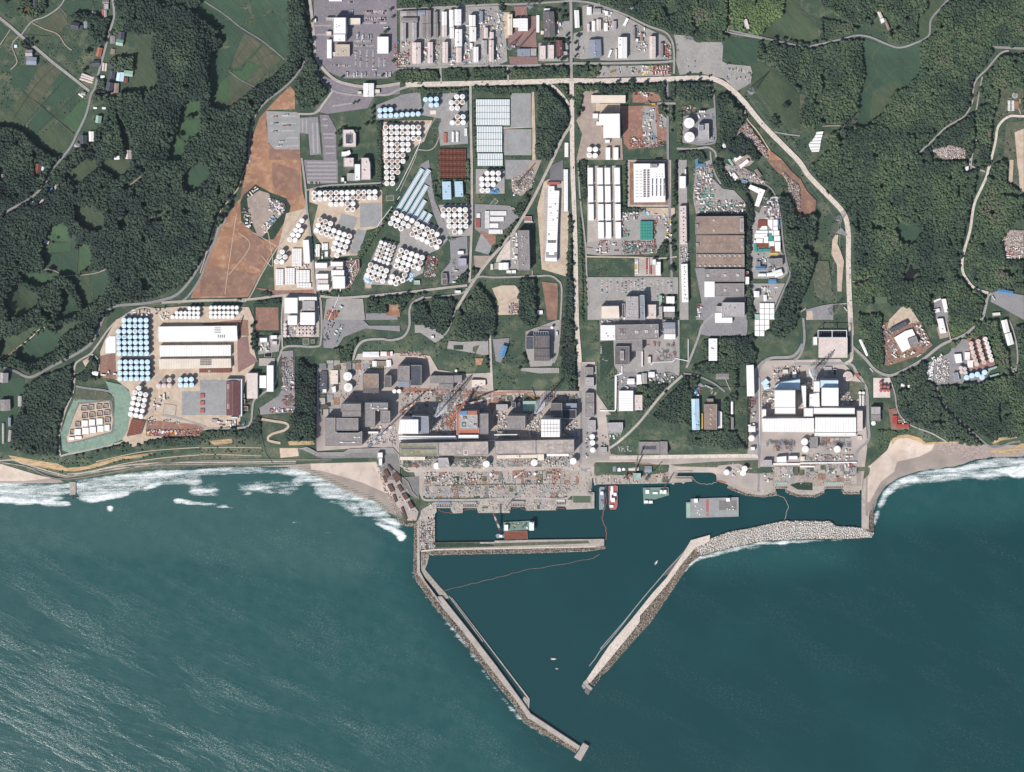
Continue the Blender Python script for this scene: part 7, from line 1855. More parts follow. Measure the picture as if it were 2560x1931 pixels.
tetra('S1',BAR,'grey concrete blocks along the sea side of the left breakwater',"500 610 527 610 527 1045 555 1080 760 1360 1030 1680 985 1690 700 1370 520 1120 492 1040",2.5,.8,3.8,TC,1,1.9)
tetra('S3',BAR,'grey concrete blocks beside the outer left breakwater',"300 -30 345 -30 400 60 600 320 850 650 1080 940 1175 1085 1640 1385 1620 1412 1140 1130 1040 960 820 690 570 360 370 110",2.5,.8,3.6,TC,2,1.9)
o=slab(RBL,'rock',"835 600 980 545 1100 525 1340 475 1400 462 1740 465 1790 502 1990 515 2070 560 2040 578 1850 584 1600 586 1240 600 1000 650 780 712 730 662 830 620",-4,2.2,'S2');o['kind']='stuff';o[LB]='pale rubble core of the right breakwater mound';o[CAT]=RBL
tetra('S2',BAR,'broad mound of pale concrete blocks on the right breakwater',"835 600 980 545 1100 525 1340 475 1400 462 1740 465 1790 502 1990 515 2078 560 2060 588 1850 596 1600 596 1240 610 1000 660 770 722 720 672 830 620",2.7,2.4,5.4,[CR,WT,WT],3,2.7);tetra('S2',BAR,'brown wet concrete blocks at the foot of the pale mound',"730 712 1000 645 1240 592 1600 578 1850 575 2060 570 2080 560 2060 592 1850 602 1600 602 1240 618 1000 668 760 732",2.3,.8,3,['rock_brown','rock','rock_dark'],33,2.0)
tetra('S2',BAR,'concrete blocks on the sea side of the right breakwater',"-5 1580 -5 1650 60 1600 240 1390 380 1240 530 1020 680 790 770 722 720 672 620 790 520 930 410 1060",2.5,.9,4,TC,4,1.9);tetra('S3',BAR,'concrete blocks at the tip of the right breakwater',"1750 775 2212 205 2212 275 2140 350 1960 560 1790 800",2.5,.9,4,TC,5,1.9)
tetra('S2',BAR,'concrete blocks along the right harbour mole',"2038 40 2066 50 2078 560 2038 545",2.5,.9,3.8,['rock','rock_dark',CON],6,1.9);tetra('S1',BAR,'concrete blocks outside the inner breakwater',"560 850 700 836 2170 810 2260 790 2265 820 2100 845 1600 860 1000 872 640 880 600 960 565 1000",2.5,.8,3.6,TC,7,1.9)
tetra('S1',BAR,'pale concrete blocks below the steel mat store',"150 60 185 60 215 150 260 290 335 425 395 555 430 590 527 575 527 612 440 615 370 590 300 430 225 290",2.6,1.0,4.6,[QC,CR,'rock'],8,2.1);tetra('S2',BAR,'pale concrete blocks along the right quay',"970 195 1110 245 1240 268 1345 232 1345 270 1240 285 1100 270 965 215",2.6,.9,3.6,[CR,'rock','rock_dark'],9,2)
tetra('S2',BAR,'pale concrete blocks round the quay nose',"1405 205 1430 220 1500 262 1620 268 1700 222 1706 248 1640 285 1500 280 1410 250",2.6,.9,3.6,[CR,'rock','rock_dark'],10,2);tetra('S2',BAR,'pale concrete blocks beside the last intake',"1825 215 1850 238 1970 245 1970 262 1850 262",2.6,.9,3.4,[CR,'rock'],11,2)
tetra(SR,BAR,'line of dark concrete blocks along the western beach wall',"200 1192 300 1176 400 1167 640 1162 800 1158 800 1163 640 1168 400 1173 300 1182 205 1198",2.8,.4,2.2,['rock_dark','gravel','rock'],12,1.8);tetra('c4',BAR,'dark block groyne on the right beach',"178 341 187 342 238 390 233 394 203 372",2.8,.3,1.8,['rock_dark','gravel'],13,1.8)
thing_slab('groyne',QC,"370 118 404 118 404 185 372 190",'S0',2.6,'short concrete groyne reaching into the surf','groyne');tetra('S0',BAR,'dark blocks round the groyne head',"362 180 412 180 414 202 390 210 365 200",3,.4,2.4,['rock_dark','gravel'],14,2)
def wall_line(name,s,t,h,w,m,lab,cat='wall',z0=-.5):
 pts=pp(s,t);q=MB();a0=None;g0=base(*pts[0]);X0,Y0,_=P(pts[0][0],pts[0][1],g0)
 for i in range(len(pts)-1):
  d=math.hypot(pts[i+1][0]-pts[i][0],pts[i+1][1]-pts[i][1]);n=max(1,int(d/12))
  for k in range(n):
   A_=[pts[i][j]+(pts[i+1][j]-pts[i][j])*k/n for j in(0,1)];B_=[pts[i][j]+(pts[i+1][j]-pts[i][j])*(k+1)/n for j in(0,1)]
   za,zb=base(*A_),base(*B_);a=P(A_[0],A_[1],za);b=P(B_[0],B_[1],zb);v=Vector((b[0]-a[0],b[1]-a[1])).normalized();o=Vector((-v.y,v.x))*w/2
   vs=[(a[0]+o.x-X0,a[1]+o.y-Y0,za+z0-g0),(a[0]-o.x-X0,a[1]-o.y-Y0,za+z0-g0),(b[0]-o.x-X0,b[1]-o.y-Y0,zb+z0-g0),(b[0]+o.x-X0,b[1]+o.y-Y0,zb+z0-g0)]
   vs+=[(x,y,z+h-z0)for x,y,z in vs];q.add(vs,[(0,1,2,3)[::-1],(4,5,6,7),(0,1,5,4),(1,2,6,5),(2,3,7,6),(3,0,4,7)][1:],m)
 o=q.obj(name,None,(X0,Y0,g0));o[LB]=lab;o[CAT]=cat;return o
wall_line('sea_wall',"-300 1196 0 1155 60 1165 165 1194 200 1188 300 1170 400 1162 560 1160 740 1158",SR,1.4,1.6,QC,'long concrete sea wall along the western beach')
wall_line('sea_wall',"1030 1345 1120 1328 1230 1384 1500 1384 1560 1348 2010 1335 2070 1400 2090 1490",'C1',2.2,1.6,CON,'pale sea wall stepping round the left plant block');wall_line('sea_wall',"250 40 330 110 440 200 480 290 545 360",'S1',2,1.4,CON,'wall beside the beach side gravel road')
wall_line('fence',"1225 500 1215 1340",'C1',2.4,.6,'metal','grey fence left of the plant block');wall_line('fence',"985 330 990 960",'C1',2,.5,'metal','fence between slope and machine yard');wall_line('fence',"605 930 620 960 640 1200 690 1400 760 1495",'C1',2,.8,DKG,'dark fence running down the coastal slope')
wall_line(PIP,"2086 380 1880 650 1700 960 1500 1240 1440 1450 1340 1669",'B1',2,1.2,MW,'thin white pipeline between the tank banks',PIP);wall_line(PIP,"335 1260 250 1400 130 1669 -10 1950 -40 1990",'A2',2,1.2,MW,'thin white pipeline beside the tall tank grid',PIP)
wall_line(PIP,"0 946 160 946 160 580 230 560 230 480",'C3',2.6,2.4,MW,'white pipe bridge turning down to the quay',PIP);wall_line(PIP,"530 470 560 440 760 435 790 400 920 430 920 200",'C3',2,1.6,MW,'white pipeline round the switchyard',PIP);wall_line(PIP,"1660 600 1670 1300",'C3',2,1.2,MW,'white pipe along the right plant road',PIP)
wall_line(PIP,"0 1206 590 1204",'C2',16,3,MW,'upper long white pipe duct behind the turbine halls',PIP,10);wall_line(PIP,"0 1228 600 1224",'C2',16,3,MW,'lower long white pipe duct behind the turbine halls',PIP,10);wall_line(PIP,"990 1188 1230 1186",'C2',14,2.6,MW,'white pipe duct beside the grey reactor hall',PIP,10)
wall_line(PIP,"0 1262 940 1256 1814 1238",'C2',3,1.2,MW,'white pipe along the upper edge of the turbine halls',PIP,1);wall_line(PIP,"1780 1500 2086 1500",'C3',4,4,WT,'left white pipe duct on the right quay',PIP);wall_line(PIP,"0 1412 560 1405",'C4',4,3,WT,'white pipe duct above the pump yards',PIP);wall_line(PIP,"0 1445 145 1445",'C4',4,3.6,WT,'short white pipe duct above the pump yards',PIP)
for i,(a,b,w,n,c,lab)in enumerate((("705 398 835 398",'S1',10,8,'blue','blue water intake screen house'),("952 398 1075 398",'S1',10,8,LG,'grey water intake screen house'),("1395 392 1515 392",'S1',10,8,LG,'light water intake screen house'),("1815 378 1890 378",'S1',9,5,WT,'white water intake screen house'),("1325 178 1425 178",'S2',12,7,PGN,'pale green water intake on the right quay'),("1702 178 1850 178",'S2',12,10,PGN,'longer pale green water intake on the right quay'))):
 p=pp(a,b);g=4.7;X,Y,_=P((p[0][0]+p[1][0])/2,p[0][1],g);L=p[1][0]-p[0][0];root=empty('water_intake',(X,Y,g));MB().box((0,2,1.5),(L,w*.5,3),c).obj('screen_house',root);q=MB()
 for k in range(n+1):q.box((-L/2+L*k/n,-w*.55,-1),(1,w*1.1,7),CON)
 q.obj('piers',root);q=MB();q.box((0,-w*.1,2.7),(L,1.4,.5),CON);q.box((0,-w*1.0,2.7),(L,1.2,.5),CON);q.obj('deck_beams',root)
 for k in range(n):MB().box((-L/2+L*(k+.5)/n,2.2,3.4),(L/n*.5,2.4,.8),'metal').obj('screen',root)
 root[LB]=lab;root[CAT]='water intake'
def hull(pts,z1,m,root,nm='hull',z0=-1.5):o=MB().prism(pts,z0,z1,m).obj(nm,root);return o
def ship(t,poly,lab,cat,z,deck,name='ship',side='black'):
 poly=pp(poly,t);L,X,Y=world_poly(poly,z);root=empty(name,(X,Y,0));root[LB]=lab;root[CAT]=cat;MB().prism(L,-1.5,z,side,mtop=deck).obj('hull',root)
 q=MB();n=len(L);Li=inset(L,.5)
 for i in range(n):q.bar((*Li[i],z+.9),(*Li[(i+1)%n],z+.9),.12,MW)
 q.obj('railing',root);root['pz']=z;return root
def on_deck(root,t,x,y,d,m,nm,rz=0.,z=None,h=None):
 tile(t);a,b=cv(x,y);z=root['pz']if z is None else z;X,Y,_=P(a,b,z);q=MB();hh=h or d[2];q.box((0,0,hh/2),(d[0],d[1],hh),m);
 if hh>2:q.box((0,0,hh+.1),(d[0]+.5,d[1]+.5,.2),MW);q.box((0,-d[1]/2-.02,hh*.65),(d[0]*.8,.1,.7),'glass')
 o=q.obj(nm,root,(X-root.location.x,Y-root.location.y,z),rz);return o
s=ship('S2',"653 322 688 322 688 296 1050 284 1052 430 655 442",'big flat grey floating platform with a red stripe','floating platform',3.5,PDG,'floating_platform',PGN)
on_deck(s,'S2',728,306,(9,9,5),WT,'deckhouse');on_deck(s,'S2',972,300,(9,8,5),WT,'deckhouse');on_deck(s,'S2',815,362,(6,40,.25),RPL,'deck_stripe');on_deck(s,'S2',854,403,(126,1.2,.3),PGN,'deck_pipe');on_deck(s,'S2',670,382,(10,34,.4),PGN,'deck_plate');on_deck(s,'S2',970,345,(44,24,.2),'gravel','deck_plate')
for x,y in((745,385),(740,400),(770,372),(725,350),(965,372),(985,376),(1005,352),(1010,375),(757,412)):on_deck(s,'S2',x,y,(3,2.4,1.6),WT,'deck_crate')
s=ship('S1',"1322 575 1610 560 1616 640 1322 656",'green decked crane barge moored in the basin','crane barge',3.5,SHG,'crane_barge')
on_deck(s,'S1',1585,605,(11,20,9),PGN,'bridge');on_deck(s,'S1',1580,575,(5,5,12),LG,'mast_house');on_deck(s,'S1',1350,620,(9,14,6),SHG,'winch_house')
for i,(x,y,c)in enumerate(((1400,590,GY),(1430,605,YL),(1450,600,ORA),(1480,590,GY),(1500,620,DKG),(1530,590,'green'),(1540,625,WT),(1420,625,'green'),(1460,580,PGN),(1380,600,'green'),(1520,605,SL))):on_deck(s,'S1',x,y,(5,3,2),c,'deck_gear',.3*i)
ship('S1',"1328 658 1542 652 1546 728 1332 734",'flat rust-red barge beside the crane barge','barge',2.5,RU,'barge');s=ship('S1',"1250 700 1262 684 1326 680 1328 716 1262 722",'small blue tug at the rusty barge','tug',2.5,BLG,'tug');on_deck(s,'S1',1300,700,(7,5,4),WT,'wheelhouse')
crane('S1',1292,645,1228,492,26,RPL,WT,'red and white boom of the crane barge, pointing up-left',3.4,False,3.5,'barge_crane');
s=ship('S2',"66 200 100 190 134 200 132 350 120 376 78 376 68 350",'red and white work ship beside the wharf','work ship',3.5,RPL,'work_ship','red');on_deck(s,'S2',92,230,(6,20,3),'red','boom_cradle');on_deck(s,'S2',100,300,(9,10,6),LG,'bridge');on_deck(s,'S2',88,350,(9,6,3),RPL,'winch');on_deck(s,'S2',115,260,(7,8,3),SL,'engine_house');on_deck(s,'S2',84,270,(3,24,2.4),RPL,'deck_gear')
s=ship('S2',"0 205 34 205 32 350 24 378 -6 378 -6 220",'dark work ship alongside the wharf corner','work ship',3.5,BLG,'work_ship');on_deck(s,'S2',15,250,(7,8,5),LG,'bridge');on_deck(s,'S2',14,320,(7,9,2),GY,'deck_gear')
s=ship('S2',"325 212 518 208 524 268 440 292 400 306 404 330 332 336",'green and yellow crane barge near the wharf','crane barge',3.5,SHG,'crane_barge');on_deck(s,'S2',480,240,(16,9,5),YL,'crane_house');on_deck(s,'S2',360,240,(9,9,3),CR,'deck_gear');on_deck(s,'S2',385,318,(9,6,4),ORA,'deckhouse');on_deck(s,'S2',350,316,(9,6,4),WT,'bridge');on_deck(s,'S2',420,250,(12,5,2.4),PGN,'deck_gear')
for t,x,y,rz,L,lab in(('S2',428,778,.95,13,'small work boat with a cream cabin alone in the harbour'),('S3',1417,545,0,14,'longer white boat lying off the breakwater heads'),('S3',1447,635,0,8,'tiny white boat below the longer one'),('S2',555,181,0,8,'tiny boat moored at the wharf edge'),('S2',633,174,.1,8,'tiny boat moored left of the notch')):
 tile(t);a,b=cv(x,y);X,Y,_=P(a,b,1);root=empty('work_boat',(X,Y,0),rz);w=L*.32;MB().prism([(-L/2,-w/2),(L*.25,-w/2),(L/2,0),(L*.25,w/2),(-L/2,w/2)],-.5,1.2,CR,mtop=BG).obj('hull',root);MB().box((L*.02,0,2),(L*.3,w*.7,1.7),WT).box((L*.02,0,2.1),(L*.31,w*.72,.6),'glass').obj('cabin',root);MB().bar((-L*.3,0,1),(-L*.3,0,3),.1,'metal').obj('mast',root);root[LB]=lab;root[CAT]='boat';root['group']='boats in the harbour'
def boom(s,t,c,lab,r=.75):
 pts=pp(s,t);C=[]
 for i in range(len(pts)-1):
  for k in range(6):C.append([pts[i][j]+(pts[i+1][j]-pts[i][j])*k/6+1.0*math.sin(i*2.1+k*1.7+j)for j in(0,1)])
 C.append(list(pts[-1]));q=MB();X0,Y0,_=P(C[0][0],C[0][1],.2)
 for a,b in zip(C[:-1],C[1:]):A_=P(a[0],a[1],.2);B_=P(b[0],b[1],.2);q.bar((A_[0]-X0,A_[1]-Y0,0),(B_[0]-X0,B_[1]-Y0,0),r,c,6)
 o=q.obj('floating_boom',None,(X0,Y0,.2));o[LB]=lab;o[CAT]='floating boom'
boom("40 190 46 330 26 400 15 450 45 520 50 580 35 630",'S2',ORA,'orange floating boom hanging down from the wharf corner');boom("760 1208 1000 1150 1170 1110 1340 1065 1520 1015 1830 970 2150 905 2205 870",'S1',BR,'thin brown floating boom crossing the outer basin',.55);boom("975 195 1000 230 1100 260 1230 275 1340 262 1400 290 1430 350 1400 455",'S2',BG,'pale floating boom curving round the right basin',.6);boom("705 140 740 175 800 186 850 180 885 165",'S2',BG,'short pale floating boom across the notch',.6)
boom("715 455 760 480 830 490 850 490",'S1',ORA,'short orange boom at the first intake',.6);boom("950 465 1000 455 1075 460",'S1',ORA,'short orange boom at the grey intake',.6);boom("1395 450 1460 435 1530 465",'S1',ORA,'short orange boom at the light intake',.6);boom("1800 465 1820 445 1890 450",'S1',ORA,'short orange boom at the white intake',.6)
wl_=wall_line('steel_pile_wall',"1235 492 1380 494 1700 480 2212 450",'S1',4.2,1.2,'metal','thin steel pile wall in front of the quay','wall')
for x,z in((1691,1182),):pass
slab('notch_wall',QC,"582 84 700 84 700 92 582 92",-4,4.9,'S2','small quay wall above the dark notch','wall');slab('red_apron',RGD,"888 132 964 132 964 178 930 178 886 160",-4,4.95,'S2','red stained apron beside the notch','apron');slab('mound','grass_dark',"1440 190 1500 172 1612 172 1612 232 1500 226",3,7,'S2','overgrown brown mound on the quay nose','mound')
area(GRS,GDR,"580 765 1230 757 1240 770 2100 745 2120 770 700 820 590 825",'S1',lift=.25);area(RO,CRD,"548 836 700 822 2170 795 2170 806 700 834 550 848",'S1',lift=.35)
area(GRS,'grass_dark',"700 770 1000 765 1240 785 1230 795 700 808",'S1',lift=.3)
# ------------------------------------------------------------------ stacks, cranes, pylons
stack_tower('C2',452,905,118,'tall white lattice exhaust stack right of the left white cover');stack_tower('C2',1470,870,118,'tall white lattice exhaust stack behind the white panelled cover');stack_tower('C4',130,500,118,'tall white lattice exhaust stack between the right reactors')
crane('C2',525,1075,680,850,52,ORA,None,'orange crawler crane with its boom toward the slope',5);crane('C2',620,900,945,812,30,ORA,WT,'orange crane with a long low red and white boom',3.4)
crane('C2',30,945,160,872,34,ORA,WT,'red crane left of the tall lattice stack',3);crane('C2',690,1010,640,850,40,ORA,WT,'orange crane beside the rusty ringed reactor',4);crane('C2',1420,840,1330,760,26,YL,None,'small yellow crane behind the plant',2.2)
crane('C1',1785,1300,2000,1110,44,'steelblue',WT,'blue and white crane with its boom over the halls',4.4);crane('C3',360,1620,400,1400,44,DKG,None,'dark crane on the red-stained wharf',2.6);crane('C3',500,1640,580,1570,30,'green',None,'green quay crane on the wharf',2.6);crane('C3',290,1620,240,1660,22,ORA,WT,'small orange crane on the wharf',2.6)
crane('C1',398,150,386,20,18,DKG,None,'dark crane at the end of the long white sheds',2.6);crane('B2',1240,240,1330,120,26,DKG,None,'dark crane in the gravel yard by the diagonal road',2.6);crane('A3',550,1085,470,1080,12,YL,None,'yellow crane beside the red dirt yard',2);crane('S2',470,245,515,160,26,SL,None,'slim dark boom on the yellow crane barge',2.4,False,3.5,'barge_crane');crane('A2',1235,510,1330,385,28,DKG,None,'dark crane on the maroon paved yard',3)
crane('C4',500,1440,520,1500,12,'red',None,'small red crane in the right pump yard',1.8);crane('S1',1440,150,1500,110,12,WT,None,'small white crane on the red yard patch',1.8);crane('S1',1420,340,1330,470,20,LG,None,'light grey crane at the quay intake',2.4);crane('C1',470,880,520,850,12,MA,None,'small dark red crane beside the white hall',1.6)
pA=pylon('A3',918,405,60,'lattice pylon at the grey vehicle lot',30,15);pB=pylon('A3',1578,950,72,'tallest lattice pylon right of the curving road',35,17);pC=pylon('B4',390,575,60,'lattice pylon left of the right-hand road',75,15);pD=pylon('A2',1360,60,60,'lattice pylon above the maroon yard',30,14);pE=pylon('A2',1150,495,50,'lattice pylon left of the blue grey warehouse',45,13);pF=pylon('A3',335,85,40,'small lattice pylon on the top road bank',20,9);pG=pylon('B4',300,1500,50,'lattice pylon in the loop above the substation',5,15)
wires(pA,pB,'power lines between the two pylons by the curving road');wires(pB,pC,'power lines running down beside the right-hand road');wires(pC,pG,'power lines down to the substation');wires(pD,pE,'power lines across the maroon yard');wires(pD,pF,'power lines over the top road')
tile('A4');a,b=cv(2122,945);g=base(a,b);X,Y,_=P(a,b,g);root=empty('helipad',(X,Y,g));MB().cyl((0,0),6.4,-1,.9,WT,32).obj('rim',root);MB().cyl((0,0),5.6,.9,1.0,ASP,32).obj('pad',root);root[LB]='round white rimmed pad above the small container rows';root[CAT]='round pad'
cell_grid('below the round pad','A4',(2065,1000),(38,0),(0,13),[2]*8,6.5,2.4,2.6,WT,SCN,'white container','container')
# ------------------------------------------------------------------ vehicles
LOT='in the car park by the main gate'
car_rows('a1',LOT,["410.5 28.5 466 28","410.5 33.5 466 33.5","410.5 45 466 45","410.5 50 466 50","431.5 57.5 466 57.5","370.5 6 386 5"],.85,90,2.7,1)
car_rows('a1','in the lower car park bays',["386.5 103 434 103","386.5 114.5 434 114.5","330 163 376.5 165"],.6,90,2.9,2);car_rows('a1','in the lower car park bays',["388.5 126 388.5 168","401 126 401 168","417 126 417 168","433 127 433 168","460.5 146 460.5 168"],.32,90,2.9,3)
car_rows('b3','in the central staff car park',["5 298.5 5 333","17.5 298.5 17.5 333","25 303 25 335.5","43 303 43 327","55.5 303 55.5 329.5","64.5 303 64.5 333","72 302 72 331","78 301 78 332","95.5 298.5 95.5 334.5","105.5 296 105.5 335.5","112.5 296 112.5 335.5","127 299.5 127 347.5","144 297 144 343","157 298.5 157 328.5","170.5 298.5 170.5 309","178.5 298.5 178.5 332"],.62,90,3.3,4)
car_rows('a3','in the right gravel car park',["320 166 376.5 180","320 171.5 377.5 183.5","316.5 187 331 187","316.5 192 331 193","315 197 329.5 198.5","314 203 327 203.5","338 192 353.5 193","339 197 353.5 198.5","362 193.5 375 194.5","362 199 374 200"],.62,90,3.2,5);car_rows('a3','in the open gravel car park',["209.5 146 229 147.5","192 110.5 195.5 129.5","218 165.5 224 168","231.5 153.5 239.5 153.5","227.5 121 236 123.5","236 165.5 239.5 168"],.5,90,3.4,6)
car_rows('b1','at the foot of the striped car park',["269.5 56.5 299.5 57.5"],.85,90,2.6,7);car_rows('c3','beside the covered walkway',["44.5 144 44.5 175"],.3,90,3.2,8);car_rows('a2','right of the top crossroads',["446 98.5 446 144","459 114 459 134"],.8,0,3.2,9);car_rows('a3','in the machine storage rows',["46.5 168 52.5 168","46.5 174 52.5 174","46.5 181 55 181","61 168 69.5 168","62.5 177.5 69.5 178","63 183.5 69.5 184","79 178.5 85 178.5","92.5 181 98.5 181"],.8,90,2.8,10)
for x,y,c in((785,1222,'red'),(790,1290,SL),(885,1318,'red'),(782,1375,'red'),(895,1202,WT),(915,1315,RPL),(830,1525,WT),(850,1480,WT),(1575,118,WT),(1575,135,WT),(1940,288,WT),(1820,725,WT)):tile('A1');a,b=cv(x,y);vehicle('bus',c,a,b,R(8),'on the western lorry park' if x<1000 else 'in the main gate grounds')
for x,y,c in((1640,380,WT),(1650,365,'blue'),(1700,385,WT),(1760,385,TL),(1785,385,LG),(1690,400,WT),(1540,778,WT),(1608,785,WT),(1635,775,WT),(1690,785,WT),(1725,778,BLG),(1828,780,'blue'),(1945,780,WT),(1985,778,WT),(1525,775,GY)):tile('A1');a,b=cv(x,y);vehicle('bus',c,a,b,R(90),'in the bus bays')
for i,(x,y)in enumerate(((1540,1040),(1555,1065),(1570,1020),(1565,1090),(1600,1050),(1720,1050),(1745,1060),(1760,1052),(1830,1075),(1850,1080))):tile('C0');a,b=cv(x,y);vehicle(TRK,(GY,'green',SL)[i%3],a,b,R(20),'in the red dirt machine yard')
rr=random.Random(9);tile('C0')
for i in range(34):a,b=cv(1530+10.2*i,1165+20*rr.random());vehicle(rr.choice((TRK,EXC,TRK)),rr.choice(('red',ORA,YL,WT,'blue',RPL)),a,b,R(80+rr.uniform(-8,8)),'in the machine row above the cliff')
for i in range(13):tile('B3');a,b=cv(382,1045+11.5*i);vehicle(TRK,YL if i in(5,6,7,8)else rr.choice((WT,LG,CR)),a,b,R(5),'on the pinkish engine yard')
for i in range(13):tile('B3');a,b=cv(495,1035+12.5*i);vehicle(TRK,rr.choice(('red',RPL,'red',LG)),a,b,R(5),'on the pinkish engine yard')
for i in range(7):a,b=cv(540,1110+13*i);vehicle(TRK,'red',a,b,R(5),'on the pinkish engine yard')
for i in range(10):tile('A3');a,b=cv(580+15*(i%10),705 if i%2 else 760);vehicle(TRK,WT,a,b,R(90),'on the red storage rows')
for i in range(8):tile('A3');a,b=cv(438+12*i,755);vehicle(TRK,rr.choice((YL,CR,BR)),a,b,R(90),'in the machine storage rows')
for i,(x,y)in enumerate(((105,760),(120,765),(135,755),(150,750),(35,780),(75,700),(90,705))):tile('A3');a,b=cv(x,y);vehicle(EXC,YL if i<4 else BR,a,b,R(65),'in the machine storage rows')
for t,x,y,c,rz in(('B1',405,1462,'black',0),('A2',1785,658,DKG,45),('A2',200,878,GY,0),('B4',268,328,RPL,-55),('A3',1510,1170,'red',70),('C4',705,495,WT,-50),('C4',1173,352,WT,30),('C3',1118,692,WT,-25),('C3',1153,708,WT,-25),('B3',362,1297,WT,80),('B4',450,1472,WT,-50),('B4',1910,1362,WT,-55),('A4',2172,1000,YL,90),('B2',1145,775,DKG,55),('B2',1130,830,DKG,55)):
 tile(t);a,b=cv(x,y);vehicle('bus',c,a,b,R(rz),{'B1':'on the road under the dirt field','A2':'on the upper plant roads','B4':'on the right-hand road','A3':'beside the oil tank lane','C4':'on the shoulder road','C3':'in the wooded triangle','B3':'in the central staff car park','A4':'by the round pad','B2':'on the diagonal road'}[t])
car_rows('a2','on the main concrete road',["38.5 209.5 498.5 201","38.5 212 498.5 203.5"],.035,0,6,21);car_rows('b2','on the long concrete road',["433 5 441 398"],.05,0,6,22);car_rows('b4','on the right-hand road',["121.5 177 128 395"],.06,0,6,23)
car_rows('c4','beside the far right road',["283.5 269 304 274.5"],.8,0,6,12)
